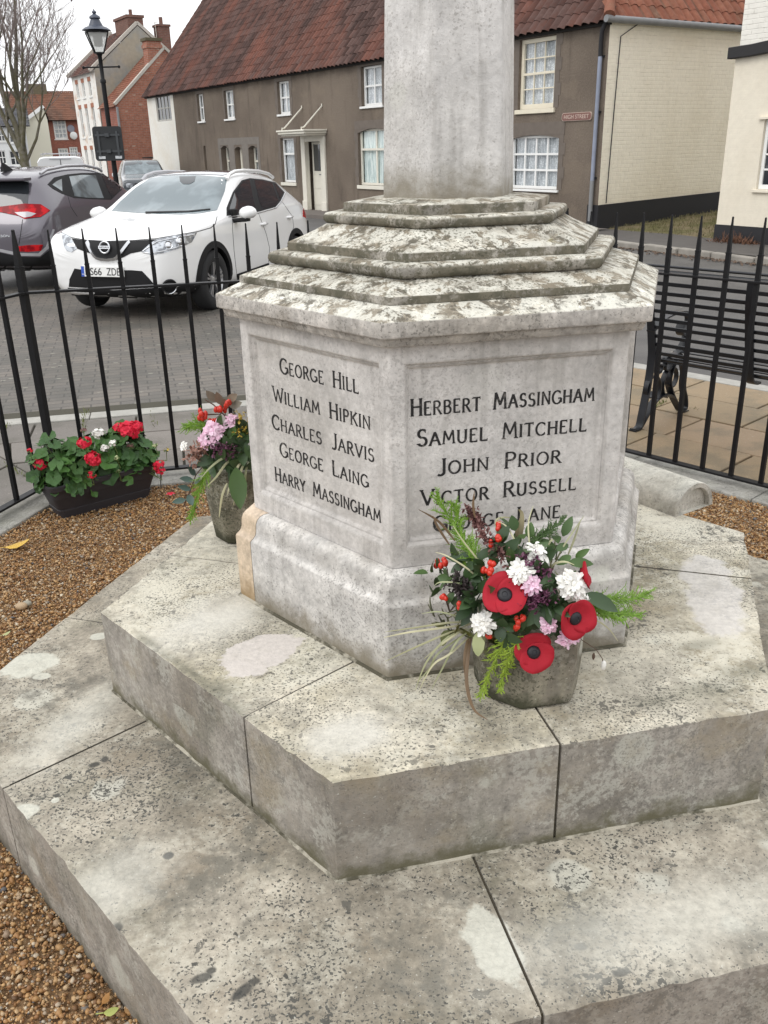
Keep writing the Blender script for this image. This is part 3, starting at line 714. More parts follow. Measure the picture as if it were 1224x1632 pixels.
# ================================================================ railings
IRON = plain('black_iron_paint', (.009, .009, .010), .45, var=.3, scale=20, bump=.05, spec=.22)
fence = thing('iron_railing', 'black iron railing of spiked square bars round the memorial', 'railing', (C0.x, C0.y, 0), world_built=True)
ZR = 1.045
def fence_bar(x, y, ang, w, ztop, post=False):
    mb = MB(); mb.M = Matrix.Translation((x, y, 0)) @ Matrix.Rotation(ang, 4, 'Z')
    h = w/2; zc = 1.165
    def ring(hh, z): return [(-hh, -hh, z), (hh, -hh, z), (hh, hh, z), (-hh, hh, z)]
    secs = [(h, .055 if not post else .02), (h, zc), (h*1.12, zc+.001), (h*1.12, zc+.006), (h*.86, zc+.007), (h*.80, zc+.04), (h*.34, ztop-.012), (h*.36, ztop-.004), (h*.2, ztop)]
    v = []; 
    for hh, z in secs: v += ring(hh, z)
    f = [(i*4+j, i*4+(j+1) % 4, i*4+4+(j+1) % 4, i*4+4+j) for i in range(len(secs)-1) for j in range(4)] + [(3, 2, 1, 0), tuple(range(4*len(secs)-4, 4*len(secs)))]
    mb.add(v, f); return mb.build('post' if post else 'bar', IRON, fence)
NB_ = 18
for k in (3, 4, 5):
    p0, t, n_, L = face_frame(k, FR); ang = math.atan2(t.y, t.x)
    for z, hh, ww, nm in ((.062, .012, .045, 'bottom_rail'), (ZR, .012, .040, 'top_rail')):
        mb = MB(); a = p0; b_ = p0 + t*L; 
        i0, i1 = p0 - n_*ww/2, p0 + n_*ww/2
        cut = ww/2*math.tan(PI/6)
        q = [p0 - n_*ww/2 + t*cut, p0 + n_*ww/2 - t*cut, p0 + t*L + n_*ww/2 + t*cut, p0 + t*L - n_*ww/2 - t*cut]
        mb.prism([(p.x, p.y) for p in q][::-1], z-hh/2, z+hh/2); mb.build(nm, IRON, fence, bevel=.002)
    for i in range(0, NB_):
        p = p0 + t*(L*i/NB_)
        post = i == 0
        fence_bar(p.x, p.y, ang, .034 if post else .0205, 1.345 if post else 1.335 + random.uniform(-.004, .004), post)

# ================================================================ bench
BN = plain('bench_paint', (.010, .011, .014), .33, var=.3, scale=14, spec=.45)
a0, bt_, bn_, _ = face_frame(3, 1.0)     # along the railing, and away from it
bp = at_z(1006, 686)
bench = thing('bench', 'black scrolled wrought iron bench with narrow slats, back towards the railing', 'bench', (bp.x, bp.y, 0), world_built=True)
bo = Vector((bp.x, bp.y)); t = -bt_       # towards the right of the picture
def BP(u, d, z): q = bo + t*u + bn_*d; return Vector((q.x, q.y, z))
side3 = Vector((t.x, t.y, 0))
def spiral(cx, cz, r0, r1, a0_, a1_, n=14): return [(cx + (r0+(r1-r0)*i/n)*math.cos(R(a0_+(a1_-a0_)*i/n)), cz + (r0+(r1-r0)*i/n)*math.sin(R(a0_+(a1_-a0_)*i/n))) for i in range(n+1)]
def bcurve(p, n=6):
    """Catmull-Rom through (d, z) points"""
    out = []; q = [p[0]] + p + [p[-1]]
    for i in range(1, len(q)-2):
        for j in range(n):
            s = j/n; a, b_, c_, d_ = q[i-1], q[i], q[i+1], q[i+2]
            out.append(tuple(.5*((2*b_[m]) + (-a[m]+c_[m])*s + (2*a[m]-5*b_[m]+4*c_[m]-d_[m])*s*s + (-a[m]+3*b_[m]-3*c_[m]+d_[m])*s**3) for m in (0, 1)))
    out.append(p[-1]); return out
back = [(.03, .97), (.035, .86), (.075, .70), (.115, .56), (.15, .45), (.215, .405), (.34, .41), (.46, .43), (.545, .425), (.575, .395)]
for u in (.02, 1.30):
    e = MB()
    e.strap([BP(u, d, z) for d, z in bcurve([(-.02, .006), (.05, .012), (.075, .10), (.115, .30), (.125, .45), (.105, .56), (.065, .72), (.03, .88), (.01, .97), (-.035, 1.01), (-.07, .985), (-.06, .95)])], side3, .05, .010)
    e.strap([BP(u, d, z) for d, z in bcurve([(.62, .006), (.555, .012), (.50, .06), (.40, .17), (.355, .27), (.40, .37), (.455, .41)])], side3, .05, .009)
    e.strap([BP(u, d, z) for d, z in bcurve([(.455, .41), (.53, .30), (.545, .18), (.585, .10), (.60, .03), (.555, .012)])], side3, .05, .009)
    e.strap([BP(u, d, z) for d, z in bcurve([(-.01, .012), (.06, .02), (.20, .15), (.34, .17), (.43, .13)])], side3, .05, .009)
    for (cx, cz, r0, r1, a0_, a1_) in ((.155, .235, .115, .035, -75, 330), (.385, .255, .115, .035, 250, -150), (.225, .365, .062, .018, 40, 420), (.315, .365, .062, .018, 140, -240)):
        e.strap([BP(u, d, z) for d, z in spiral(cx, cz, r0, r1, a0_, a1_, 22)], side3, .032, .007)
    e.strap([BP(u, d, z) for d, z in bcurve([(.085, .61), (.20, .665), (.35, .685), (.47, .675), (.53, .63), (.52, .56), (.47, .53), (.43, .56), (.44, .60)])], side3, .055, .010)
    e.strap([BP(u, d, z) for d, z in bcurve([(.44, .42), (.50, .48), (.53, .55)])], side3, .05, .009)
    e.strap([BP(u, d, z) for d, z in back], side3, .045, .009)
    e.build('bench_end', BN, bench, smooth=40)
e = MB(); e.strap([BP(.64, d-.012, z-.008) for d, z in bcurve([(.03, .99), (.035, .86), (.075, .70), (.115, .56), (.15, .43), (.20, .385), (.26, .38)])], side3, .05, .012)
e.build('back_strap', BN, bench, smooth=40)
for (u_, d0_, d1_) in ((1.05, .16, .20), (1.05, .5, .48)):
    e = MB(); e.bar(BP(u_, d0_, 0), BP(u_, d1_, .40), .035, .012); e.build('middle_leg', BN, bench)
# slats at even steps along the back and seat profile
dense = bcurve(back, 12); acc = 0; last = dense[0]; nxt = 0.0
for p in dense:
    acc += math.hypot(p[0]-last[0], p[1]-last[1]); last = p
    if acc >= nxt:
        nxt += .056; i = dense.index(p); q = dense[min(i+1, len(dense)-1)]; r_ = dense[max(i-1, 0)]
        dv = Vector((q[0]-r_[0], q[1]-r_[1])).normalized(); nv = Vector((-dv.y, dv.x))
        up3 = BP(0, p[0]+nv.x, p[1]+nv.y) - BP(0, p[0], p[1])
        e = MB(); e.bar(BP(-.01, p[0], p[1]), BP(1.34, p[0], p[1]), .023, .008, upv=up3); e.build('slat', BN, bench, bevel=.002)
for dd, zz in ((-.035, 1.012), (-.072, .985)):
    e = MB(); e.tube([BP(-.01, dd, zz), BP(1.34, dd, zz)], .008, 8); e.build('top_rod', BN, bench, smooth=60)
e = MB(); e.bar(BP(-.01, -.005, .985), BP(1.34, -.005, .985), .030, .008); e.build('slat', BN, bench, bevel=.002)
# ================================================================ houses
KC = at_ground(950, 371.5)                       # street corner of the brown house
FE = Vector((math.cos(R(122)), math.sin(R(122)), 0)); FN = Vector((-FE.y, FE.x, 0)); FB = Vector((FE.y, -FE.x, 0))
def fac(px, py):
    q = at_plane(px, py, KC, FN); return ((q-KC).dot(FE), q.z)
# local frame of the street front: x to the right along the front, y back into the house, z up
HROT = R(122-180)

b = NB('roughcast')
n1 = b.noise(.5, 6, .6); n2 = b.noise(28, 5, .7); sp = b.vor(30)
c = b.mix(b.rng(n1, .35, .65), (.150, .122, .098), (.195, .160, .128))
c = b.hsv(c, .5, 1, b.math('MULTIPLY_ADD', n2, 1.0, .5))
c = b.mix(b.math('MULTIPLY', b.rng(b.noise(38, 3, .6), .62, .70), .8), c, (.30, .245, .19))
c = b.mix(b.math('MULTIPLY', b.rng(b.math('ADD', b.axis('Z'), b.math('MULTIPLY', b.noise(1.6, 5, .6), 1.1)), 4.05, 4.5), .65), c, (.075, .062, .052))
c = b.mix(b.math('MULTIPLY', b.rng(b.noise(1, 6, .65, vec=b.map(scale=(2.2, 1, .35), loc=(3, 0, 1))), .52, .70), .55), c, (.085, .068, .055))
c = b.mix(b.math('MULTIPLY', b.rng(b.noise(.9, 5, .6, vec=b.map(loc=(8, 1, 2))), .56, .62), .30), c, (.235, .19, .145))
M_ROUGH = b.out(c, .95, 0, b.bump(n2, .7, .02), Specular_IOR_Level=.2)
M_BAND = plain('smooth_render', (.150, .125, .105), .9, var=.3, scale=6, bump=.15)
def painted_brick(name, base, dirt, relief=.5, grime=.3, rot=0.0, lowgrime=None):
    b = NB(name)
    sx_ = b.n('ShaderNodeSeparateXYZ', {0: b.obj}); bv_ = b.n('ShaderNodeCombineXYZ', {0: sx_.outputs['Y' if rot else 'X'], 1: sx_.outputs['Z']}).outputs[0]
    br = b.n('ShaderNodeTexBrick', {'Vector': bv_, 'Scale': 1.0, 'Color1': (1, 1, 1), 'Color2': (.8, .8, .8), 'Mortar': (0, 0, 0), 'Mortar Size': .008, 'Mortar Smooth': .6, 'Brick Width': .23, 'Row Height': .075})
    n1 = b.noise(.8, 6, .62); n2 = b.noise(9, 6, .65)
    c = b.mix(b.math('MULTIPLY', b.rng(n1, .42, .68), grime), base, dirt)
    c = b.hsv(c, .5, 1, b.math('MULTIPLY_ADD', n2, .24, .88))
    lines = b.math('MULTIPLY', b.math('MULTIPLY', br.outputs['Fac'], b.rng(b.noise(3.2, 6, .7, vec=b.map(scale=(1, 1, 3.5))), .50, .62)), relief*.8)
    c = b.mix(lines, c, (dirt[0]*.6, dirt[1]*.58, dirt[2]*.55))
    c = b.mix(b.math('MULTIPLY', b.rng(b.noise(7, 5, .75, vec=b.map(loc=(4, 2, 0))), .73, .78), .5), c, (.20, .17, .12))
    if lowgrime:
        c = b.mix(b.math('MULTIPLY', b.rng(b.math('ADD', b.axis('Z'), b.math('MULTIPLY', b.noise(1.3, 5), .9)), lowgrime, lowgrime-1.2), .5), c, (.50, .41, .25))
    h = b.math('ADD', b.math('MULTIPLY', br.outputs['Fac'], -relief), b.math('MULTIPLY', n2, .5))
    return b.out(c, .75, 0, b.bump(h, .6, .015), Specular_IOR_Level=.3)
M_CREAM = painted_brick('cream_paint', (.92, .865, .73), (.80, .73, .58), .42, .40, rot=1, lowgrime=1.4)
M_CREAM2 = painted_brick('cream_render', (.76, .70, .58), (.62, .55, .43), .05, .35, lowgrime=.4)
M_WBRICK = painted_brick('white_painted_brick', (.80, .775, .71), (.66, .63, .55), .7, .4)
M_WHITEW = painted_brick('limewash', (.80, .78, .72), (.66, .58, .44), .1, .35, lowgrime=.9)
M_BLACK = plain('black_plinth_paint', (.016, .016, .019), .7, var=.35, scale=5, bump=.15)
M_WPAINT = plain('white_gloss_paint', (.82, .82, .80), .4, var=.07)
M_CPAINT = plain('cream_gloss_paint', (.74, .68, .54), .45, var=.08)
M_CPAINT2 = plain('off_white_paint', (.72, .69, .60), .5, var=.08)
b = NB('window_glass'); b.out((.03, .034, .04), .04, 0, None, Specular_IOR_Level=.9, Coat_Weight=.3); M_GLASS = b.m
b = NB('net_curtain'); n1 = b.noise(1, 5, .6, vec=b.map(scale=(34, 34, 3)))
c = b.mix(b.rng(n1, .36, .60), (.42, .44, .47), (.88, .89, .91)); c = b.mix(b.math('MULTIPLY', b.rng(b.vor(24), .3, .5), .4), c, (.25, .27, .30))
M_NET = b.out(c, .9)
b = NB('blue_net_curtain'); n1 = b.noise(1, 5, .6, vec=b.map(scale=(20, 20, 2)))
M_NET2 = b.out(b.mix(b.rng(n1, .4, .6), (.50, .60, .60), (.86, .92, .89)), .9)
M_DARK = plain('dark_interior', (.02, .02, .022), .9)
M_LEAD = plain('grey_gutter', (.22, .225, .23), .5, var=.25, scale=6)
M_LEADB = plain('blue_grey_pipe', (.25, .28, .36), .5, var=.3, scale=5)
M_WOODG = plain('weathered_grey_paint', (.42, .41, .38), .7, var=.2)

def tile_mat(name, cols, mossy, moss_amt=.5, lo=.42, hi=.6):
    b = NB(name); isl = b.island(); n1 = b.noise(1, 6, .62, vec=b.map(scale=(.75, .28, .28))); n2 = b.noise(9, 5, .65)
    c = b.mix(isl, cols[0], cols[1]); c = b.mix(b.math('MULTIPLY', b.rng(isl, .80, .95), .8), c, cols[2])
    c = b.mix(b.math('MULTIPLY', b.rng(b.math('ADD', n1, b.math('MULTIPLY_ADD', n2, .3, -.15)), lo, hi), moss_amt), c, b.hsv(mossy, .5, 1.0, b.math('MULTIPLY_ADD', isl, .9, .55)))
    c = b.hsv(c, .5, 1, b.math('MULTIPLY_ADD', n2, 1.0, .45))
    return b.out(c, .9, 0, b.bump(n2, .4, .01), Specular_IOR_Level=.2)
M_TILE = tile_mat('old_pantiles', ((.135, .056, .041), (.185, .074, .052), (.095, .052, .043)), (.074, .046, .040), .95, .30, .60)
M_TILE2 = tile_mat('red_pantiles', ((.23, .085, .056), (.30, .13, .085), (.15, .085, .062)), (.15, .11, .075), .65, .42, .64)
M_TILE3 = tile_mat('clay_tiles', ((.26, .095, .06), (.34, .14, .085), (.16, .08, .06)), (.15, .085, .065), .6)
M_TILEO = tile_mat('orange_clay_tiles', ((.155, .075, .050), (.20, .095, .062), (.115, .07, .055)), (.095, .066, .052), .7)
M_SLATE = tile_mat('grey_slates', ((.085, .085, .095), (.12, .12, .13), (.15, .14, .14)), (.07, .075, .07), .3)

def pantiles(mb, o, ux, sl, L, S, tw=.235, course=.31, clip=None, amp=.028, segs=6):
    """o: eave corner, ux: unit vector along the eave, sl: unit vector up the slope, clip(u, s) -> keep"""
    o = Vector(o); ux = Vector(ux); sl = Vector(sl); nrm = ux.cross(sl).normalized()
    if nrm.z < 0: nrm = -nrm
    nu = int(L/tw); ns = int(math.ceil(S/course))
    prof = [(i/segs, amp*(math.sin(2*PI*(i/segs)*1.0 - .6) + .25*math.sin(4*PI*i/segs))) for i in range(segs+1)]
    for j in range(ns):
        s0_, s1_ = j*course - .04, min((j+1)*course, S)
        for i in range(nu):
            um, sm = (i+.5)*tw, (j+.5)*course
            if clip and not clip(um, sm): continue
            jt = random.uniform(-.006, .006); js = random.uniform(-.012, .012)
            v = []
            for s_, lift in ((s0_+js, .017+jt), (s1_+.015, .002)):
                for fu, h in prof: v.append(o + ux*((i+fu*1.02)*tw) + sl*s_ + nrm*(h+lift+amp))
            k = segs+1
            # front lip so the courses have a thick lower edge
            for fu, h in prof: v.append(o + ux*((i+fu*1.02)*tw) + sl*(s0_+js) + nrm*(h+.006+jt+amp))
            mb.add(v, [(q, q+1, k+q+1, k+q) for q in range(segs)] + [(2*k+q, 2*k+q+1, q+1, q) for q in range(segs)])
def flat_tiles(mb, o, ux, sl, L, S, tw=.20, course=.16, clip=None):
    o = Vector(o); ux = Vector(ux); sl = Vector(sl); nrm = ux.cross(sl).normalized()
    if nrm.z < 0: nrm = -nrm
    for j in range(int(math.ceil(S/course))):
        for i in range(int(math.ceil(L/tw))):
            off = (.5*tw if j % 2 else 0); u0, u1 = max(0, i*tw - off), min(L, (i+1)*tw - off)
            if u1-u0 < .02: continue
            if clip and not clip((u0+u1)/2, (j+.5)*course): continue
            s0_, s1_ = j*course, min((j+1)*course+.02, S); l0 = .02 + random.uniform(0, .005)
            p = [o+ux*(u0+.004)+sl*s0_+nrm*l0, o+ux*(u1-.004)+sl*s0_+nrm*l0, o+ux*(u1-.004)+sl*s1_+nrm*.003, o+ux*(u0+.004)+sl*s1_+nrm*.003]
            mb.add(p + [p[0]-nrm*.015, p[1]-nrm*.015], [(0, 1, 2, 3), (4, 5, 1, 0)])

def wall_holes(mb, x0, x1, z0, z1, holes, depth, y=0.0, mat=None):
    """wall in the local x-z plane at y with rectangular openings and reveals going back (+y)"""
    xs_ = sorted({x0, x1, *[h[0] for h in holes], *[h[1] for h in holes]}); zs_ = sorted({z0, z1, *[h[2] for h in holes], *[h[3] for h in holes]})
    xs_ = [x for x in xs_ if x0 <= x <= x1]; zs_ = [z for z in zs_ if z0 <= z <= z1]
    idx = {}; v = []
    def vid(x, z):
        if (x, z) not in idx: idx[(x, z)] = len(v); v.append((x, y, z))
        return idx[(x, z)]
    f = []
    for i in range(len(xs_)-1):
        for j in range(len(zs_)-1):
            cx, cz = (xs_[i]+xs_[i+1])/2, (zs_[j]+zs_[j+1])/2
            if any(h[0] < cx < h[1] and h[2] < cz < h[3] for h in holes): continue
            f.append((vid(xs_[i], zs_[j]), vid(xs_[i+1], zs_[j]), vid(xs_[i+1], zs_[j+1]), vid(xs_[i], zs_[j+1])))
    mb.add(v, f, mat)
    for h in holes:
        a, b_, c_, d_ = h[:4]; dp = h[4] if len(h) > 4 else depth
        mb.add([(a, y, c_), (b_, y, c_), (b_, y, d_), (a, y, d_), (a, y+dp, c_), (b_, y+dp, c_), (b_, y+dp, d_), (a, y+dp, d_)],
               [(0, 4, 5, 1), (1, 5, 6, 2), (2, 6, 7, 3), (3, 7, 4, 0)], mat)
def window(parent, x0, x1, z0, z1, cols, rows, frame, y=.09, fw=.055, bw=.022, net=None, sill=True, sillmat=None, label=None, sash=False, name='window', glass_h=None, zsill=.06, transom=None):
    """frame with glazing bars; glass pane, curtain and sill are its sub-parts"""
    m = MB(); e = .003
    X0, X1, Z0, Z1 = x0+e, x1-e, z0+e, z1-e
    m.box(X0, X0+fw, y, y+.06, Z0, Z1); m.box(X1-fw, X1, y, y+.06, Z0, Z1)
    m.box(X0+fw, X1-fw, y, y+.06, Z0, Z0+fw*1.2); m.box(X0+fw, X1-fw, y, y+.06, Z1-fw, Z1)
    gx0, gx1, gz0, gz1 = X0+fw, X1-fw, Z0+fw*1.2, Z1-fw
    for i in range(1, cols):
        x = gx0 + (gx1-gx0)*i/cols; m.box(x-bw/2, x+bw/2, y+.008, y+.045, gz0, gz1)
    for j in range(1, rows):
        z = gz0 + (gz1-gz0)*j/rows; w_ = bw*1.9 if (sash and j*2 == rows) else bw
        m.box(gx0, gx1, y+(.002 if w_ > bw else .010), y+.043, z-w_/2, z+w_/2)
    if transom is not None: m.box(gx0, gx1, y-.012, y+.05, transom-.03, transom+.03)
    o = m.build(name, frame, parent, bevel=.004, seg=1)
    if label: o['label'] = label
    g = MB(); g.box(gx0+.001, gx1-.001, y+.028, y+.032, gz0+.001, gz1-.001); g.build('pane', M_GLASS_CLEAR if net else M_GLASS, o)
    if net:
        g = MB(); n_ = max(8, int((gx1-gx0)*14)); v = []
        for i in range(n_+1):
            x = gx0 + (gx1-gx0)*i/n_; yy = y+.085 + .012*math.sin(i*1.9)
            v += [(x, yy, gz0), (x, yy, gz1)]
        g.add(v, [(2*i, 2*i+2, 2*i+3, 2*i+1) for i in range(n_)]); g.build('curtain', net, o, smooth=180)
    if sill:
        g = MB(); g.box(x0-.06, x1+.06, -.05, y+.0, z0-zsill, z0-.002); g.build('sill', sillmat or frame, o, bevel=.006, seg=1)
    return o
# clear pane: thin glass that mostly transmits, with sky reflection
gm = bpy.data.materials.new('clear_window_pane'); gm.use_nodes = True; t_ = gm.node_tree
for n_ in list(t_.nodes): t_.nodes.remove(n_)
o_ = t_.nodes.new('ShaderNodeOutputMaterial'); tr_ = t_.nodes.new('ShaderNodeBsdfTransparent'); gl_ = t_.nodes.new('ShaderNodeBsdfGlossy'); gl_.inputs['Roughness'].default_value = .03
fr_ = t_.nodes.new('ShaderNodeLayerWeight'); fr_.inputs[0].default_value = .5; pw_ = t_.nodes.new('ShaderNodeMath'); pw_.operation = 'POWER'; pw_.inputs[1].default_value = 5.0
ma_ = t_.nodes.new('ShaderNodeMath'); ma_.operation = 'MULTIPLY_ADD'; ma_.inputs[1].default_value = .9; ma_.inputs[2].default_value = .05
mx_ = t_.nodes.new('ShaderNodeMixShader'); tr_.inputs[0].default_value = (.98, .99, .99, 1)
t_.links.new(fr_.outputs['Facing'], pw_.inputs[0]); t_.links.new(pw_.outputs[0], ma_.inputs[0]); t_.links.new(ma_.outputs[0], mx_.inputs[0]); t_.links.new(tr_.outputs[0], mx_.inputs[1]); t_.links.new(gl_.outputs[0], mx_.inputs[2]); t_.links.new(mx_.outputs[0], o_.inputs[0])
M_GLASS_CLEAR = gm

brown = thing('brown_house', 'long brown roughcast house with white windows under a mossy red pantile roof', 'house', (KC.x, KC.y, 0), HROT)
EZ, UL, US = 3.90, 27.49, 24.26
def H(u0, u1, z0, z1, *d): return (-u0, -u1, z0, z1, *d) if -u0 < -u1 else (-u1, -u0, z0, z1, *d)
opens = {'uw1': H(21.67, 21.04, 2.66, 3.62), 'uw2': H(19.04, 18.20, 2.66, 3.60), 'uw3': H(14.66, 13.80, 2.66, 3.63), 'uw4': H(9.38, 8.30, 2.68, 3.68),
         'uw5': H(2.66, 1.50, 2.33, 3.72), 'lw5': H(2.87, 1.27, .68, 1.80), 'big': H(9.65, 7.95, .60, 2.10), 'lw3': H(14.66, 13.68, .58, 1.94),
         'n1': H(19.72, 19.00, .70, 1.76, .28), 'n2': H(18.46, 17.80, -.35, 1.72, .28), 'n3': H(17.24, 16.50, .70, 1.74, .28), 'slit': H(21.47, 21.25, .6, 1.78, .2), 'door': H(13.02, 11.68, -.30, 1.93, .30)}
wm = MB(); wm.box(-US, 0, .001, .35, -1.2, -.95); wm = MB()
wall_holes(wm, -US, 0, -1.2, EZ, list(opens.values()), .16)
# back of the rooms, so the openings are closed
wm.add([(-US, .42, -1.2), (0, .42, -1.2), (0, .42, EZ), (-US, .42, EZ)], [(0, 1, 2, 3)], 1)
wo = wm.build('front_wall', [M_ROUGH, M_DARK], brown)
ew = MB(); hww = H(26.39, 24.62, 2.79, 3.78)
wall_holes(ew, -UL, -US-.002, -1.2, EZ, [hww], .12)
ew.add([(-UL, .40, -1.2), (-US-.002, .40, -1.2), (-US-.002, .40, EZ), (-UL, .40, EZ)], [(0, 1, 2, 3)], 1)
ew.add([(-UL, 0, -1.2), (-UL, 6.6, -1.2), (-UL, 6.6, EZ), (-UL, 3.3, EZ+3.9), (-UL, 0, EZ)], [(0, 1, 2, 3, 4)])
eo = ew.build('end_wall', [M_WHITEW, M_DARK], brown); eo['label'] = 'whitewashed far end of the house'
window(eo, *hww[:4], 4, 2, M_WOODG, y=.04, bw=.05, net=None, sill=False)
# black plinth, cream painted side wall along the alley
sw = MB()
sw.add([(.001, 0, .42), (.001, 7.5, .62), (.001, 7.5, EZ), (.001, 0, EZ)], [(0, 1, 2, 3)]); so = sw.build('side_wall', M_CREAM, brown); so['label'] = 'cream painted brick side wall'
sp_ = MB(); sp_.add([(.02, -.012, -.6), (.02, 7.5, -.3), (.02, 7.5, .62), (.02, -.012, .42), (-.3, -.012, -.6), (-.3, -.012, .42), (-.3, 7.5, -.3), (-.3, 7.5, .62)], [(0, 1, 2, 3), (0, 3, 5, 4), (3, 2, 7, 5), (1, 6, 7, 2)])
sp_.build('plinth_band', M_BLACK, so)
# roof: front slope, hipped over the side wall
PT = R(50); sl_f = Vector((0, math.cos(PT), math.sin(PT))); S_ = 3.35/math.cos(PT)
HX = 3.35                                    # hip runs back this far from the side wall
random.seed(3)
rm = MB()
pantiles(rm, (-UL-.12, -.16, EZ-.10), (1, 0, 0), sl_f, UL+.35, S_, clip=lambda u, s: (u - (UL+.12)) < .12 - s*math.cos(PT) + .02)
ro_ = rm.build('roof', M_TILE, brown, smooth=50)
rb = MB()   # roof body under the tiles
zt_ = EZ-.12+3.35*math.tan(PT)
rb.add([(-UL-.1, -.12, EZ-.12), (.12, -.12, EZ-.12), (-HX, 3.35-.12, zt_), (-UL-.1, 3.35-.12, zt_), (-UL-.1, 6.9, EZ-.12), (.12, 6.9, EZ-.12)],
       [(0, 1, 2, 3), (1, 5, 2), (3, 2, 5, 4), (0, 3, 4), (0, 4, 5, 1)])
rb.build('roof_boarding', plain('roof_boarding', (.03, .022, .018), .95), ro_)
rs_ = MB(); sl_s = Vector((-math.cos(PT), 0, math.sin(PT)))
pantiles(rs_, (.07, -.12, EZ-.02), (0, 1, 0), sl_s, 7.6, S_, tw=.25, course=.33, clip=lambda u, s: u > s*math.cos(PT) - .05)
so2 = rs_.build('hip_roof', M_TILE2, brown, smooth=50); so2['label'] = 'redder pantiled hip over the cream side wall'
hm = MB()
for i in range(14):
    a = Vector((.12, -.16, EZ-.02)) + Vector((-1, 1, math.tan(PT)))*(i*.29); c_ = a + Vector((-1, 1, math.tan(PT)))*.31
    hm.tube([a, c_], [.115, .095], 9)
hm.build('hip_tile', M_TILE2, so2, smooth=60)
# plain gutters and pipes
gm_ = MB(); gm_.box(-UL-.1, .05, -.07, -.002, EZ-.16, EZ-.03); gm_.build('eaves_board', plain('dark_fascia', (.02, .018, .016), .8), brown)
gt = MB(); gt.tube([(.13, -.25, EZ-.075), (.13, 7.4, EZ-.115)], .066, 10); gt.build('gutter', M_LEAD, brown, smooth=60)
dp = MB(); dp.tube([(-.02, -.08, EZ-.08), (-.10, -.10, EZ-.25), (-.14, -.075, EZ-.42), (-.14, -.07, EZ-.7)], .045, 8, mat=1); dp.tube([(-.14, -.07, EZ-.7), (-.14, -.07, .9)], .042, 8, mat=0); dp.tube([(-.14, -.07, .9), (-.14, -.07, .1)], .045, 8, mat=2)
for z in (.95, 2.2, 3.2): dp.box(-.20, -.08, -.05, -.001, z-.02, z+.02, 1)
dp.build('drainpipe', [M_LEADB, M_BLACK, M_LEAD], brown, smooth=60)
cb = MB(); cb.tube([(.012, .75, EZ-.12), (.012, .30, EZ-.35), (.012, .26, 2.2), (.012, .22, .45)], .010, 5); cb.build('cable', M_BLACK, brown)
# windows of the front
window(brown, *opens['uw1'][:4], 2, 2, M_WPAINT, net=M_NET, bw=.05)
window(brown, *opens['uw2'][:4], 2, 2, M_WPAINT, net=M_NET, bw=.05)
window(brown, *opens['uw3'][:4], 2, 2, M_WPAINT, net=M_NET, bw=.05)
window(brown, *opens['uw4'][:4], 2, 2, M_WPAINT, net=M_NET, bw=.05)
window(brown, *opens['uw5'][:4], 3, 4, M_CPAINT, net=M_NET, bw=.026, fw=.085, sash=True, y=.06, zsill=.09, label='tall cream sash window near the street corner')
window(brown, *opens['lw5'][:4], 4, 3, M_WPAINT, net=M_NET, bw=.045, y=.06, zsill=.05)
window(brown, *opens['big'][:4], 2, 1, M_CPAINT2, net=M_NET2, bw=.07, transom=1.56, y=.08, zsill=.1, label='wide off-white window with top lights over a transom')
window(brown, *opens['lw3'][:4], 1, 1, M_WPAINT, net=M_NET, transom=1.46, zsill=.1, sillmat=M_CPAINT2)
window(brown, *opens['n1'][:4], 1, 2, M_CPAINT2, net=M_NET, y=.20, sill=False, bw=.07)
window(brown, *opens['n3'][:4], 1, 2, M_CPAINT2, net=M_NET, y=.20, sill=False, bw=.07)
m = MB(); x0, x1, z0, z1 = opens['n2'][:4]; m.box(x0+.003, x1-.003, .22, .26, z0, z1-.003); m.box(x0+.05, x0+.16, .19, .22, z0, z1-.05); m.box(x1-.25, x1-.2, .2, .22, z0, z1-.05); m.build('door', M_CPAINT2, brown)
m = MB(); x0, x1, z0, z1 = opens['slit'][:4]; m.box(x0+.08, x1-.002, .10, .14, z0, z1-.003); m.build('shutter', M_CPAINT2, brown)
# smooth render bands round the openings, with toothed quoins
def bands(x0, x1, z0, z1, arch=.14, w=.20, y=-.009):
    m = MB(); z = z0; i = 0
    while z < z1 - .01:
        zz = min(z+.24, z1); ww = w*(1.0 if i % 2 else .72)
        m.box(x0-ww, x0-.001, y, .001, z, zz-.002); m.box(x1+.001, x1+ww, y, .001, z, zz-.002); z = zz; i += 1
    m.box(x0-w*.8, x1+w*.8, y-.001, .001, z1+.001, z1+arch)
    return m.build('window_surround', M_BAND, brown)
for kk, ar in (('uw3', .12), ('uw4', .14), ('uw5', .14), ('lw5', .26), ('big', .22), ('lw3', .12)): bands(*opens[kk][:4], arch=ar)
for kk in ('uw1', 'uw2'): bands(*opens[kk][:4], arch=.12, w=.10)
m = MB(); m.box(-19.95, -19.73, -.009, .001, .5, 1.78); m.box(-18.99, -18.47, -.009, .001, .5, 1.78); m.box(-17.79, -17.25, -.009, .001, .5, 1.78); m.box(-16.49, -16.3, -.009, .001, .5, 1.78); m.box(-19.95, -16.3, -.0095, .001, 1.781, 2.02); m.build('window_surround', plain('grey_render', (.185, .165, .145), .9, var=.25, scale=5), brown)
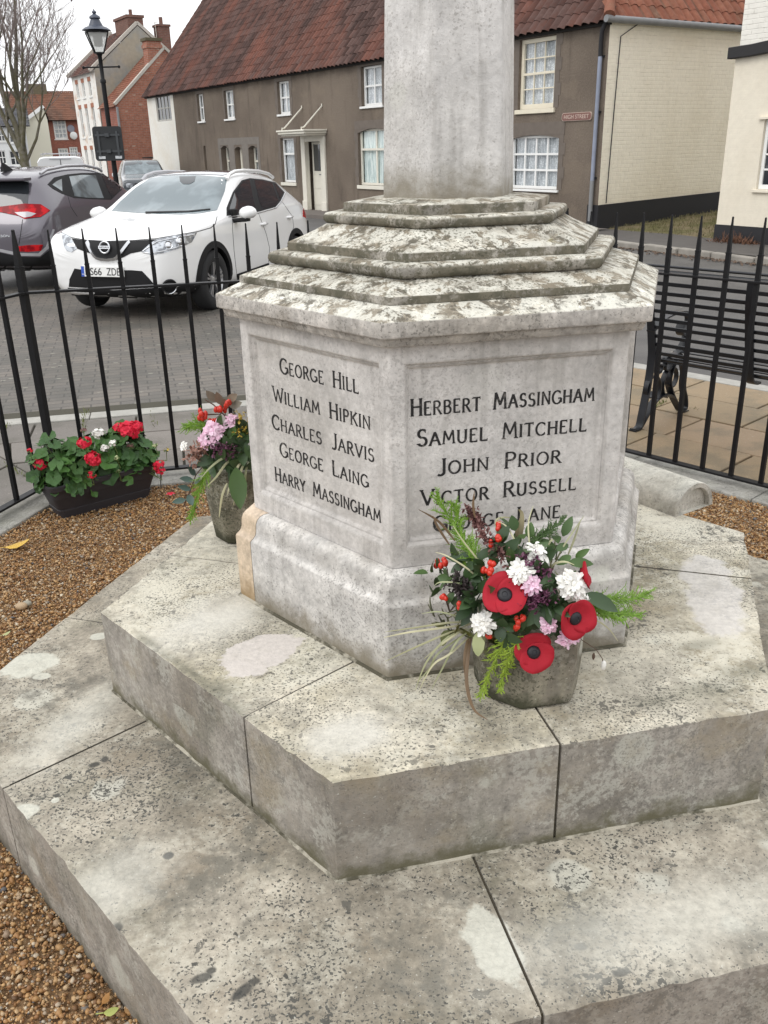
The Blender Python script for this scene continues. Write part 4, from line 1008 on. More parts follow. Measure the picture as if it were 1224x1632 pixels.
# segmental arch heads: filler pieces that round the tops of some openings
def arch_head(x0, x1, z1, rise, yb, material):
    m = MB(); n = 10; pts = []
    for i in range(n+1):
        s = i/n; x = x0+(x1-x0)*s; pts.append((x, z1 - rise*(2*s-1)**2))
    for i in range(n):
        (xa, za), (xb, zb_) = pts[i], pts[i+1]
        m.add([(xa, -.006, za), (xb, -.006, zb_), (xb, -.006, z1+.004), (xa, -.006, z1+.004), (xa, yb, za), (xb, yb, zb_)], [(0, 1, 2, 3), (0, 4, 5, 1)])
    m.build('arch_head', material, brown)
arch_head(*opens['lw5'][:2], opens['lw5'][3], .07, .059, M_BAND); arch_head(*opens['big'][:2], opens['big'][3], .10, .079, M_BAND)
for kk in ('n1', 'n2', 'n3'): arch_head(*opens[kk][:2], opens[kk][3], .10, .19, M_BAND)
# street door with pilasters and hanging canopy
x0, x1, z0, z1 = opens['door'][:4]
m = MB(); m.box(x0-.10, x0+.16, -.06, .10, z0, z1+.08); m.box(x1-.16, x1+.10, -.06, .10, z0, z1+.08); m.box(x0+.16, x1-.16, -.05, .10, z1-.12, z1+.08)
m.box(x0-.13, x0+.19, -.08, -.0605, z0, z0+.35); m.box(x1-.19, x1+.13, -.08, -.0605, z0, z0+.35)
dfo = m.build('door_frame', M_CPAINT2, brown, bevel=.008, seg=1)
m = MB(); m.box(x0+.165, x1-.165, .20, .25, z0+.02, z1-.13); 
for (a, c_) in ((.12, .55), (.62, .98)): m.box(x0+.26, x1-.26, .188, .1995, z0+.1+a, z0+.1+c_)
dd = m.build('door', M_CPAINT2, brown, bevel=.006, seg=1)
m = MB(); m.box(x0+.30, x1-.62, .186, .1995, z0+1.25, z1-.2); m.build('pane', M_GLASS, dd)
m = MB(); m.box(x0+.6, x0+.76, .182, .1875, z0+1.13, z0+1.16); m.build('letter_plate', M_LEAD, dd)
m = MB(); m.box(x0-.22, x1+.22, -.78, -.01, z1+.10, z1+.17); m.box(x0-.26, x1+.26, -.82, -.008, z1+.171, z1+.22); m.box(x0-.16, x1+.16, -.70, -.012, z1+.05, z1+.099)
co = m.build('canopy', M_CPAINT2, brown, bevel=.01, seg=1)
for x in (x0+.02, x1-.02):
    m = MB(); m.tube([(x, -.74, z1+.22), (x, -.74, z1+.28), (x, -.66, z1+.28), (x+.02, -.02, z1+.86), (x+.02, -.02, z1+.93)], .022, 6); m.build('stay_rod', M_CPAINT2, co, smooth=60)
# long low body of the house behind
m = MB(); m.box(-UL+.01, -.01, .45, 6.55, -1.2, EZ-.13); m.build('house_body', M_DARK, brown)
# pavement in front
m = MB(); v = []; us = [-34, -28, -20, -12, -6, .3]
for u in us:
    for y in (-1.25, 0.05):
        q = KC + FE*(-u) + FB*y; v.append((q.x, q.y, ground_z(q.x, q.y) + .10))
    q = KC + FE*(-u) + FB*(-1.25); v.append((q.x, q.y, ground_z(q.x, q.y) - .05))
m.add(v, [(3*i, 3*i+3, 3*i+4, 3*i+1) for i in range(len(us)-1)] + [(3*i+2, 3*i+5, 3*i+3, 3*i) for i in range(len(us)-1)])
struct(m.build('pavement', plain('pavement_tarmac', (.15, .13, .115), .9, var=.3, scale=4, bump=.3)))

# text helper: built-in font turned into mesh
def text_mesh(s, size, extrude=.002):
    cu = bpy.data.curves.new('lettering', 'FONT'); cu.body = s; cu.size = size; cu.extrude = extrude; cu.align_x = 'CENTER'; cu.align_y = 'CENTER'
    ob = bpy.data.objects.new('lettering', cu); col.objects.link(ob)
    dg = bpy.context.evaluated_depsgraph_get(); me = bpy.data.meshes.new_from_object(ob.evaluated_get(dg))
    bpy.data.objects.remove(ob); bpy.data.curves.remove(cu); return me
def fit_text(me, w, h):
    co_ = np.empty(len(me.vertices)*3); me.vertices.foreach_get('co', co_); co_ = co_.reshape(-1, 3)
    mn, mx = co_.min(0), co_.max(0); c_ = (mn+mx)/2
    co_[:, 0] = (co_[:, 0]-c_[0])*w/(mx[0]-mn[0]); co_[:, 1] = (co_[:, 1]-c_[1])*h/(mx[1]-mn[1]); me.vertices.foreach_set('co', co_.ravel()); me.update()
def place_text(s, w, h, M, material, parent, name='lettering', ext=.002):
    me = text_mesh(s, .1, ext); fit_text(me, w, h); me.materials.clear(); me.materials.append(material)
    o = bpy.data.objects.new(name, me); col.objects.link(o); o.parent = parent
    if parent.get('world_built'): o.matrix_parent_inverse = parent.matrix_basis.inverted()
    o.matrix_basis = M; return o
# street name plate
su0, sz0 = fac(897, 186.5); su1, sz1 = fac(944, 185)
sx0, sx1 = -su0, -su1; szc = (sz0+sz1)/2; sw_ = sx1-sx0; shh = .155
q = KC + FE*((su0+su1)/2) 
sign = thing('street_sign', 'small reddish brown HIGH STREET name plate on the brown wall', 'sign', (q.x, q.y, szc), HROT)
pts = []
for cx, cz, a0 in ((sw_/2-.05, shh/2-.05, 0), (-sw_/2+.05, shh/2-.05, 90), (-sw_/2+.05, -shh/2+.05, 180), (sw_/2-.05, -shh/2+.05, 270)):
    for i in range(5): a = R(a0+i*22.5); pts.append((cx+.05*math.cos(a), cz+.05*math.sin(a)))
M_SIGN = plain('faded_red_sign', (.185, .085, .07), .6, var=.2); M_SIGNT = plain('sign_cream_lettering', (.56, .45, .38), .6)
def plate_prism(pts, y0, y1):
    m = MB(); n = len(pts); v = [(p[0], y0, p[1]) for p in pts] + [(p[0], y1, p[1]) for p in pts]
    m.add(v, [tuple(range(n)), tuple(range(n, 2*n))[::-1]] + [(i, n+i, n+(i+1) % n, (i+1) % n) for i in range(n)]); return m
plate_prism([(a*1.0, c_*1.0) for a, c_ in pts], -.028, -.0).build('border', M_SIGNT, sign)
plate_prism([(a*.975, c_*.90) for a, c_ in pts], -.031, -.0285).build('plate', M_SIGN, sign)
place_text('HIGH STREET', sw_*.84, shh*.50, Matrix.Translation((0, -.032, 0)) @ Matrix.Rotation(R(90), 4, 'X'), M_SIGNT, sign, ext=.001)

# ---------------------------------------------------------------- cream house on the right
RC = at_ground(1138, 388)
rh = thing('cream_house', 'cream rendered house with black plinth and white painted upper brickwork across the alley', 'house', (RC.x, RC.y, 0), HROT)
def rfac(px, py):
    q = at_plane(px, py, RC, FN); return ((q-RC).dot(-FE), q.z)
wx0, wz1 = rfac(1219, 190); _, wz0 = rfac(1210, 302)
hole = (wx0, wx0+1.2, wz0, wz1)
m = MB(); wall_holes(m, 0, 7, .24, 2.93, [hole], .12); m.add([(0, 0, .24), (0, 0, 2.93), (0, 6, 2.93), (0, 6, .24)], [(0, 1, 2, 3)]); m.add([(0, .2, .24), (7, .2, .24), (7, .2, 2.93), (0, .2, 2.93)], [(0, 1, 2, 3)], 1)
m.build('lower_wall', [M_CREAM2, M_DARK], rh)
m = MB(); m.box(.03, 7, .03, 6, 2.931, 5.6); m.build('upper_wall', M_WBRICK, rh)
m = MB(); m.box(-.015, 7.02, -.02, 6.02, -.5, .239); m.build('plinth_band', M_BLACK, rh)
# jetty beam, slightly crooked
m = MB(); bx = [-.10, .35, .8, 1.6, 7.05]; v = []
for i, x in enumerate(bx):
    zz = (0, .012, .045, .03, .05)[i]; v += [(x, -.10, 2.885+zz), (x, -.10, 3.06+zz*1.2), (x, .02, 3.06+zz*1.2), (x, .02, 2.885+zz)]
m.add(v, [(4*i+j, 4*i+(j+1) % 4, 4*i+4+(j+1) % 4, 4*i+4+j) for i in range(len(bx)-1) for j in range(4)][::1] + [(3, 2, 1, 0), (16, 17, 18, 19)])
m.box(-.10, .03, .021, 6.05, 2.89, 3.055); m.build('jetty_beam', plain('black_timber', (.018, .017, .018), .7, var=.4, scale=9, bump=.3), rh, bevel=.012, seg=2)
window(rh, *hole, 3, 4, M_WPAINT, net=None, bw=.03, fw=.06, y=.05, sillmat=M_CREAM2, zsill=.05)
m = MB(); m.box(hole[0]-.10, hole[1]+.1, -.05, .0, hole[3]+.0, hole[3]+.035); m.build('drip_mould', M_CREAM2, rh)
m = MB(); m.add([(-.2, -.3, 5.6), (7.2, -.3, 5.6), (7.2, 3, 8.6), (-.2, 3, 8.6), (-.2, 6.3, 5.6), (7.2, 6.3, 5.6)], [(0, 1, 2, 3), (3, 2, 5, 4), (0, 3, 4), (1, 5, 2), (0, 4, 5, 1)]); m.build('roof', M_TILE3, rh)

# alley bank between the houses, with rough mown grass; pavement and kerb in front
b = NB('rough_grass'); n1 = b.noise(1.5, 6, .65, vec=b.map(scale=(1, 1, 1))); n2 = b.noise(40, 5, .7)
c = b.mix(b.rng(n1, .4, .6), (.13, .125, .055), (.225, .185, .115)); c = b.hsv(c, .5, 1, b.math('MULTIPLY_ADD', n2, .9, .5))
M_GRASS = b.out(c, .95, 0, b.bump(n2, .8, .03), Specular_IOR_Level=.1)
A1 = at_ground(957, 373); 
def HL(x, y, z, base=KC): q = base - FE*x + FB*y; return (q.x, q.y, z)
gz0 = ground_z(KC.x, KC.y)
m = MB(); v = []
rloc = (RC-KC); rx, ry = rloc.dot(-FE), rloc.dot(FB)
ys_ = [0.1, .6, 1.5, 3, 5, 7.4]
for y in ys_:
    s = y/7.4; v += [HL(-.2, y, gz0 + .05 + .34*s), HL(rx*.5, y-.35+.2*(1-s), gz0 + .07 + .42*s), HL(rx+.6, y - .5*(1-s), gz0 + .06 + .5*s)]
m.add(v, [(3*i+j, 3*i+j+1, 3*i+4+j, 3*i+3+j) for i in range(len(ys_)-1) for j in (0, 1)])
go = m.build('alley_bank', M_GRASS, smooth=180); struct(go)
random.seed(8); m = MB()
for _ in range(5200):
    s = random.random()**.8; y = .15 + s*5.5; f_ = random.random(); x = -.1 + f_*(rx+.55)
    z = gz0 + .05 + .38*(y/7.4) + .06*f_
    p = Vector(HL(x, y-.3*f_, z)); h = random.uniform(.02, .075); d = Vector((random.uniform(-.4, .4), random.uniform(-.4, .4), 1))
    m.blade([p, p+d*h*.6, p+d*h+Vector((random.uniform(-.02, .02), 0, -.005))], [.012, .010, .002])
struct(m.build('grass', plain('grass_blades', (.165, .15, .075), .8, var=.5, scale=3)), 'stuff')
kA = at_ground(1045, 402); kB = at_ground(1224, 424); kd = (kB-kA); kd.z = 0; kd.normalize(); kn = Vector((-kd.y, kd.x, 0))
def KL(u, d, z): q = kA + kd*u + kn*d; return (q.x, q.y, z)
random.seed(17)
m = MB(); pv = []
for u in (-6, -2, 0, 2, 4, 8, 14):
    q = kA + kd*u; z = ground_z(q.x, q.y)+.10; pv.append((KL(u, .13, z), KL(u, 3.2, gz0+.07)))
for i in range(6): m.add([pv[i][0], pv[i+1][0], pv[i+1][1], pv[i][1]], [(0, 1, 2, 3)])
struct(m.build('side_pavement', plain('worn_tarmac', (.088, .080, .074), .9, var=.4, scale=3.5, bump=.4)))
m = MB(); u = -6
while u < 14:
    L_ = random.uniform(.55, 1.0); q = kA + kd*u; z = ground_z(q.x, q.y); j_ = random.uniform(-.02, .02); v = []
    for (uu, dd) in ((u+.01, j_), (u+L_-.01, j_+random.uniform(-.015, .015)), (u+L_-.01, .14), (u+.01, .14)): v.append(KL(uu, dd, 0)[:2])
    m.prism(v, z-.1, z+.105+random.uniform(-.012, .008)); u += L_
struct(m.build('side_kerb', plain('old_kerb', (.27, .25, .22), .9, var=.5, scale=4, bump=.5), bevel=.02))
m = MB()
for _ in range(900):      # silt and dead leaves lying against the kerb
    u = random.uniform(-4, 8); d = -abs(random.gauss(0, .13)); q = kA + kd*u; p = Vector(KL(u, d, ground_z(q.x, q.y)+.012)); a_ = random.random()*6; w_ = Vector((math.cos(a_), math.sin(a_), random.uniform(-.3, .3)))*random.uniform(.02, .05)
    m.blade([p-w_, p+Vector((0, 0, .012)), p+w_], [.006, .035, .006])
struct(m.build('gutter_leaves', plain('gutter_leaf', (.115, .075, .05), .9, var=.6, scale=7)), 'stuff')
# dry weeds against the right hand plinth
random.seed(14)
m = MB(); 
for _ in range(420):
    x = random.gauss(.55, .30); y = -.06 - abs(random.gauss(0, .14)); p = Vector(HL(x, y, gz0+.06, RC)); h = abs(random.gauss(.13, .07))*math.exp(-((x-.55)/.5)**2)+.03
    d = Vector((random.gauss(0, .5), random.gauss(0, .4), 1)); m.blade([p, p+d*h*.5, p+d*h+Vector((random.gauss(0, .04), 0, -.02))], [.012, .014, .004])
wd = m.build('dry_weed', plain('dead_weed', (.15, .075, .045), .9, var=.5, scale=9)); struct(wd, 'stuff')
# ================================================================ houses further along the street
def brick_mat(name, c1, c2, mort, sc=1.0, pale=0.0):
    b = NB(name)
    sx_ = b.n('ShaderNodeSeparateXYZ', {0: b.obj})
    mk = lambda ax: b.n('ShaderNodeTexBrick', {'Vector': b.n('ShaderNodeCombineXYZ', {0: sx_.outputs[ax], 1: sx_.outputs['Z']}).outputs[0], 'Scale': sc, 'Color1': c1, 'Color2': c2, 'Mortar': mort, 'Mortar Size': .010, 'Brick Width': .23, 'Row Height': .076})
    fx = mk('X'); fy = mk('Y')
    nx = b.n('ShaderNodeSeparateXYZ', {0: b.n('ShaderNodeTexCoord').outputs['Normal']}).outputs['X']
    c = b.mix(b.rng(b.math('ABSOLUTE', nx), .45, .55), fx.outputs['Color'], fy.outputs['Color'])
    n1 = b.noise(.7, 6, .6); n2 = b.noise(6, 5, .7)
    c = b.hsv(c, .5, 1, b.math('MULTIPLY_ADD', n2, 1.0, .5)); c = b.mix(b.math('MULTIPLY', b.rng(n1, .5, .7), .4), c, (.15, .09, .07))
    if pale: c = b.mix(b.math('MULTIPLY', b.rng(b.noise(1, 2, .5, vec=b.map(scale=(1.6, 1.6, 5))), .655, .68), pale), c, (.42, .32, .25))
    return b.out(c, .9, 0, None, Specular_IOR_Level=.25)
M_BRICK = brick_mat('red_brick', (.31, .115, .075), (.38, .155, .10), (.30, .21, .17), pale=.8)
M_BRICK2 = brick_mat('dark_red_brick', (.26, .08, .055), (.31, .10, .07), (.25, .16, .13))
M_BRICKD = brick_mat('brown_brick', (.16, .075, .06), (.20, .095, .07), (.17, .13, .11))
M_GREYR = (lambda b: b.out(b.hsv(b.mix(b.rng(b.noise(.8, 6, .6), .42, .6), (.30, .295, .27), (.345, .31, .245)), .5, 1, b.math('MULTIPLY_ADD', b.noise(6, 5), .4, .8)), .95))(NB('grey_render'))
M_WHITEH = (lambda b: b.out(b.hsv(b.mix(b.math('MULTIPLY', b.rng(b.noise(1.1, 6, .65), .5, .66), .8), (.80, .78, .73), (.60, .44, .33)), .5, 1, b.math('MULTIPLY_ADD', b.noise(6, 5), .3, .85)), .9))(NB('stained_white_render'))
M_CREAMF = plain('pale_cream_render', (.72, .69, .57), .9, var=.08, scale=.6)
M_WHITEF = plain('white_render', (.76, .77, .77), .9, var=.1, scale=.7)
M_STONEC = plain('pale_coping', (.48, .45, .40), .9, var=.2)
M_REDW = plain('red_brick_dressing', (.36, .15, .09), .9, var=.3)
def local(u, d, z): return (-u, d, z)
def gable_house(name, label, u0, u1, depth, z0, ze, zr, wallf, gablem, roofm, bow=.15, yr=None, cope=True):
    q = KC + FE*u0
    h = thing(name, label, 'house', (q.x, q.y, 0), HROT)
    L = u1-u0; yr = depth/2 if yr is None else yr
    m = MB(); m.add([(0, 0, z0), (-L, 0, z0), (-L, 0, ze), (0, 0, ze)], [(0, 3, 2, 1)])
    fo = (m, h)
    g = MB(); 
    g.add([(0, .001, z0), (0, depth, z0), (0, depth, ze), (0, yr, zr), (0, .001, ze)], [(0, 1, 2, 3, 4)])
    g.add([(-L, .001, z0), (-L, depth, z0), (-L, depth, ze), (-L, yr, zr), (-L, .001, ze)], [(4, 3, 2, 1, 0)])
    g.add([(-.0, depth, z0), (-L, depth, z0), (-L, depth, ze), (0, depth, ze)], [(0, 1, 2, 3)])
    g.build('gable_wall', gablem, h)
    return h, L
random.seed(21)
# red brick house, gable end towards the square
U = 31.74
red, L = gable_house('red_brick_house', 'red brick house end with tiled roof and stubby chimney, next after the brown house', U, 34.6, 5.2, -1.3, 3.72, 6.1, M_BRICK, M_BRICK, M_TILE2)
m = MB(); m.add([(0, 0, -1.3), (-L, 0, -1.3), (-L, 0, 3.72), (0, 0, 3.72)], [(0, 3, 2, 1)]); m.build('front_wall', M_BRICK2, red)
m = MB(); sl = Vector((0, 2.6, 2.38)).normalized(); flat_tiles(m, (-L, -.15, 3.60), (1, 0, 0), sl, L-.14, 3.75); flat_tiles(m, (-L, 5.35, 3.60), (1, 0, 0), Vector((0, -2.6, 2.38)).normalized(), L-.14, 3.7); ro2 = m.build('roof', M_TILE2, red)
m = MB(); m.bar((-.06, -.12, 3.72), (-.06, 2.6, 6.2), .22, .12); m.bar((-.06, 5.3, 3.72), (-.06, 2.6, 6.2), .22, .12); m.build('verge_coping', M_STONEC, red)
m = MB(); m.box(-.62, .02, 1.75, 2.45, 5.0, 6.45); m.box(-.66, .06, 1.71, 2.49, 6.15, 6.3); m.box(-.68, .08, 1.69, 2.51, 6.45, 6.58, 1); m.build('chimney', [M_BRICK, plain('mossy_cap', (.10, .085, .05), .95)], red)
m = MB(); m.tube([(.05, -.05, 3.6), (.05, -.06, -.5)], .06, 8); m.build('drainpipe', M_LEAD, red)
m = MB(); m.box(.001, .05, .9, 1.7, -.9, 1.35); m.build('side_door', M_BLACK, red)
# tall white fronted house with grey rendered gable
U = 34.80
tall, L = gable_house('tall_white_house', 'tall house with bare grey gable and stained white front, rising behind the lamp', U, 39.2, 4.9, -1.4, 5.40, 7.42, None, M_GREYR, M_TILE)
wins = []
for zb, zt_ in ((4.25, 4.95), (2.35, 3.75), (.1, 1.75)):
    for uc in (1.15, 2.35, 3.5): wins.append((-uc-.22, -uc+.22, zb, zt_))
m = MB(); wall_holes(m, -L, 0, -1.4, 5.40, wins, .14); m.add([(-L, .25, -1.4), (0, .25, -1.4), (0, .25, 5.4), (-L, .25, 5.4)], [(0, 1, 2, 3)], 1); tf = m.build('front_wall', [M_WHITEH, M_DARK], tall)
for w in wins:
    window(tall, *w, 2, 2, M_WPAINT, net=None, y=.06, sill=True, bw=.03)
    m = MB(); m.box(w[0]-.05, w[1]+.05, -.012, .02, w[3]+.003, w[3]+.2); m.build('lintel', M_REDW, tall)
m = MB(); sl = Vector((0, 2.45, 2.02)).normalized(); flat_tiles(m, (-L-.1, -.2, 5.28), (1, 0, 0), sl, L-.05, 3.4); flat_tiles(m, (-L-.1, 5.1, 5.28), (1, 0, 0), Vector((0, -2.45, 2.02)).normalized(), L-.05, 3.4); m.build('roof', M_TILE, tall)
m = MB(); m.bar((-.08, -.22, 5.36), (-.08, 2.45, 7.56), .2, .14); m.bar((-.08, 5.1, 5.36), (-.08, 2.45, 7.56), .2, .14); m.bar((-L, -.22, 5.36), (-L, 2.45, 7.56), .2, .14); m.build('verge_coping', M_STONEC, tall)
m = MB(); m.box(-2.3, -.25, 2.05, 2.85, 7.0, 7.80); m.box(-2.36, -.19, 1.99, 2.91, 7.80, 7.92); m.tube([(-.7, 2.4, 7.92), (-.7, 2.4, 8.2)], .09, 8); m.build('chimney', M_BRICKD, tall)
m = MB(); m.box(-.8, -.1, 3.55, 4.15, 6.0, 7.45); m.box(-.85, -.05, 3.5, 4.2, 7.45, 7.55); m.tube([(-.45, 3.85, 7.55), (-.45, 3.85, 7.9)], .10, 8); m.build('chimney', M_BRICKD, tall)
m = MB(); m.tube([(.04, 3.4, 5.4), (.04, 3.35, 7.6)], .018, 5); m.tube([(.04, 3.2, 7.55), (.04, 3.5, 7.6)], .012, 5); m.build('aerial', M_STONEC, tall)
# far red house closing the street, cream gable and white house on its left
FH = {}
def facing_house(name, label, px0, px1, D, *_):
    """front square to the line of sight, so that its side walls run away from the eye"""
    a = at_depth(px0, 240, D); r_ = ray(px1, 240); th = math.atan2(-r_.x, r_.y)
    h = thing(name, label, 'house', (a.x, a.y, 0), th); u = Vector((math.cos(th), math.sin(th), 0)); n_ = Vector((-u.y, u.x, 0))
    FH['f'] = lambda px, py: (lambda q: Vector(((q - a).dot(u), 0, q.z)))(at_plane(px, py, (a.x, a.y, 0), n_))
    return h, FH['f'](px1, 240).x
def hp(px, py): return FH['f'](px, py)
D = 72.0
far, L = facing_house('far_red_house', 'distant red brick house with orange tiled roof closing the far end of the street', 74, 126, D, 0, 0, 0, None, None)
ze = hp(100, 187).z; zr = hp(100, 143).z
wv = []
for (xa, xb, ya, yb) in ((88, 104, 190, 222), (96, 108, 236, 262), (113, 123, 234, 256)):
    A = hp(xa, yb); B = hp(xb, ya); wv.append((A.x, B.x, A.z, B.z))
m = MB(); wall_holes(m, 0, L+2, -1.6, ze, wv, .15); m.add([(0, .3, -1.6), (L+2, .3, -1.6), (L+2, .3, ze), (0, .3, ze)], [(0, 1, 2, 3)], 1); m.add([(0, .001, -1.6), (0, 6, -1.6), (0, 6, ze), (0, .001, ze)], [(0, 3, 2, 1)]); m.build('front_wall', [M_BRICK2, M_DARK], far)
for w in wv: window(far, *w, 3, 4, M_WPAINT, net=M_NET, y=.05, bw=.06, fw=.09)
m = MB(); sl = Vector((0, 3.2, zr-ze+.15)).normalized(); flat_tiles(m, (-2.4, -.4, ze-.2), (1, 0, 0), sl, L+4.5, math.hypot(3.4, zr-ze+.3), tw=.3, course=.24); m.add([(-2.4, -.35, ze-.25), (L+2, -.35, ze-.25), (L+2, 3, zr-.05), (-2.4, 3, zr-.05), (L+2, 6, ze-.2), (-2.4, 6, ze-.2)], [(0, 1, 2, 3), (3, 2, 4, 5)]); m.build('roof', M_TILEO, far)
m = MB(); m.box(-.9, .6, 2.6, 3.6, zr-1.2, zr+.55); m.build('chimney', plain('mossy_brick', (.13, .11, .07), .95, var=.4), far)
w0 = hp(113, 205); x_ = 0
m = MB(); m.lathe([(.0, -.10), (.24, -.09), (.27, -.02), (.27, 0)], (w0.x-x_, 0, w0.z), 16, axis='y'); m.build('wall_plaque', plain('blue_grey_plaque', (.25, .25, .30), .6), far)
w0 = hp(124, 216); m = MB(); m.lathe([(.0, -.10), (.20, -.05), (.27, 0)], (w0.x-x_-.3, -.2, w0.z), 16, axis='y'); m.build('satellite_dish', M_WHITEF, far)
D = 66.0
crm, L = facing_house('cream_gable_house', 'pale cream gable end with dark roof beside the bare tree, far down the street', 46, 83, D, 0, 0, 0, None, None)
A = hp(49, 195).z; T = hp(80, 172).z
m = MB(); m.add([(0, 0, -1.6), (L, 0, -1.6), (L, 0, T-.75), (L-.15, 0, T), (0, 0, A)], [(0, 1, 2, 3, 4)]); m.add([(0, 0, -1.6), (0, 9, -1.6), (0, 9, A), (0, 0, A)], [(0, 3, 2, 1)]); m.add([(L, 0, -1.6), (L, 9, -1.6), (L, 9, T-.75), (L, 0, T-.75)], [(0, 1, 2, 3)]); m.build('wall', M_CREAMF, crm)
m = MB(); m.bar((-.1, -.12, A+.0), (L-.12, -.12, T+.12), .25, .22); m.build('barge_board', M_WPAINT, crm)
m = MB(); m.add([(-.3, 0, A-.2), (L-.1, 0, T+.05), (L-.1, 9, T+.05), (-.3, 9, A-.2), (L+.1, 0, T-.75), (L+.1, 9, T-.75)], [(0, 1, 2, 3), (1, 4, 5, 2)]); m.build('roof', M_SLATE, crm)
D = 60.0
wht, L = facing_house('far_white_house', 'white house with grey slate roof behind the bare tree at the left edge', -30, 46, D, 0, 0, 0, None, None)
ze = hp(20, 198).z; zr = hp(20, 168).z
wv = []
for (xa, xb, ya, yb) in ((-2, 6, 206, 226), (16, 26, 206, 228), (0, 8, 240, 262), (18, 30, 240, 264)):
    P_ = hp(xa, yb); Q_ = hp(xb, ya); wv.append((P_.x, Q_.x, P_.z, Q_.z))
m = MB(); wall_holes(m, 0, L, -1.6, ze, wv, .15); m.add([(0, .3, -1.6), (L, .3, -1.6), (L, .3, ze), (0, .3, ze)], [(0, 1, 2, 3)], 1); m.add([(L, .001, -1.6), (L, 7, -1.6), (L, 7, ze), (L, .001, ze)], [(0, 1, 2, 3)]); m.build('front_wall', [M_WHITEF, M_DARK], wht)
for w in wv: window(wht, *w, 2, 2, M_WPAINT, net=None, y=.05, bw=.05)
m = MB(); flat_tiles(m, (-.3, -.3, ze-.1), (1, 0, 0), Vector((0, 3.5, zr-ze)).normalized(), L+.6, math.hypot(3.8, zr-ze+.1), tw=.35, course=.3); m.add([(-.3, -.25, ze-.15), (L+.3, -.25, ze-.15), (L+.3, 3.5, zr-.05), (-.3, 3.5, zr-.05), (L+.3, 7.2, ze-.1), (-.3, 7.2, ze-.1)], [(0, 1, 2, 3), (3, 2, 4, 5)]); m.build('roof', M_SLATE, wht)
m = MB(); m.tube([(L-.2, -.1, ze), (L-.2, -.1, -1.4)], .08, 8); m.build('drainpipe', M_BLACK, wht)

# ================================================================ street lamp with the back of a sign
LB = at_depth(183, 270, 24.0); gzl = ground_z(LB.x, 24.0)
lamp = thing('street_lamp', 'tall black Victorian style street lamp with glazed lantern and a sign board strapped on', 'street lamp', (LB.x, LB.y, gzl))
lx0 = at_depth(150, 18, 24.0)
lean = (lx0.x - LB.x)/(lx0.z - LB.z)
Hh = lambda px, py: at_depth(px, py, 24.0).z - gzl
zl0, zl1, zl2, zl3 = Hh(155, 85), Hh(152, 50), Hh(150, 33), Hh(148, 15)
shear = Matrix(((1, 0, lean, 0), (0, 1, 0, 0), (0, 0, 1, 0), (0, 0, 0, 1)))
m = MB(); m.M = shear; m.lathe([(.14, 0), (.14, .08), (.11, .10), (.10, .75), (.115, .78), (.115, .84), (.075, .88), (.062, 1.4), (.055, zl0-.65), (.07, zl0-.64), (.07, zl0-.58), (.045, zl0-.55), (.05, zl0-.06), (.09, zl0)], n=16); m.build('post', IRON, lamp, smooth=40)
m = MB(); m.M = shear; zb_ = Hh(160, 107); m.tube([(-.42, 0, zb_), (.42, 0, zb_)], .018, 8); m.ball((-.43, 0, zb_), .035, 8, 6); m.ball((.43, 0, zb_), .035, 8, 6); m.build('ladder_bar', IRON, lamp, smooth=60)
sq = [(math.cos(R(45+90*i+20)), math.sin(R(45+90*i+20))) for i in range(4)]
hL = zl1 - zl0
m = MB(); m.M = shear; m.loft(sq, [(.135, zl0+.01), (.125, zl0+.03), (.335, zl1-.03)], (0, 0)); m.build('lantern_pane', (lambda b: b.out((.90, .91, .88), .35, 0, None, Transmission_Weight=.55, Specular_IOR_Level=.6))(NB('opal_lantern_glass')), lamp)
m = MB(); m.M = shear
for x, y in sq: m.bar((x*.14, y*.14, zl0), (x*.345, y*.345, zl1-.02), .022, .022)
m.loft(sq, [(.36, zl1-.04), (.37, zl1), (.35, zl1+.02)], (0, 0), cap='both'); m.loft(sq, [(.15, zl0-.01), (.15, zl0+.02)], (0, 0), cap='both'); m.build('lantern_frame', IRON, lamp)
hh = zl3 - zl1
m = MB(); m.M = shear; m.lathe([(.34, zl1+.02), (.27, zl1+hh*.16), (.17, zl1+hh*.24), (.165, zl1+hh*.27), (.13, zl1+hh*.42), (.10, zl1+hh*.56), (.135, zl1+hh*.60), (.12, zl1+hh*.68), (.06, zl1+hh*.76), (.03, zl1+hh*.80), (.055, zl1+hh*.86), (.045, zl1+hh*.92), (.015, zl1+hh*.96), (.008, zl1+hh*1.03)], n=14); m.build('lantern_roof', plain('blue_black_lantern_roof', (.05, .06, .085), .45), lamp, smooth=40)
m = MB(); m.M = shear; m.lathe([(.10, zl1-.30), (.12, zl1-.05)], n=10); m.build('lamp_unit', plain('grey_lamp_unit', (.20, .19, .17), .6), lamp, smooth=50)
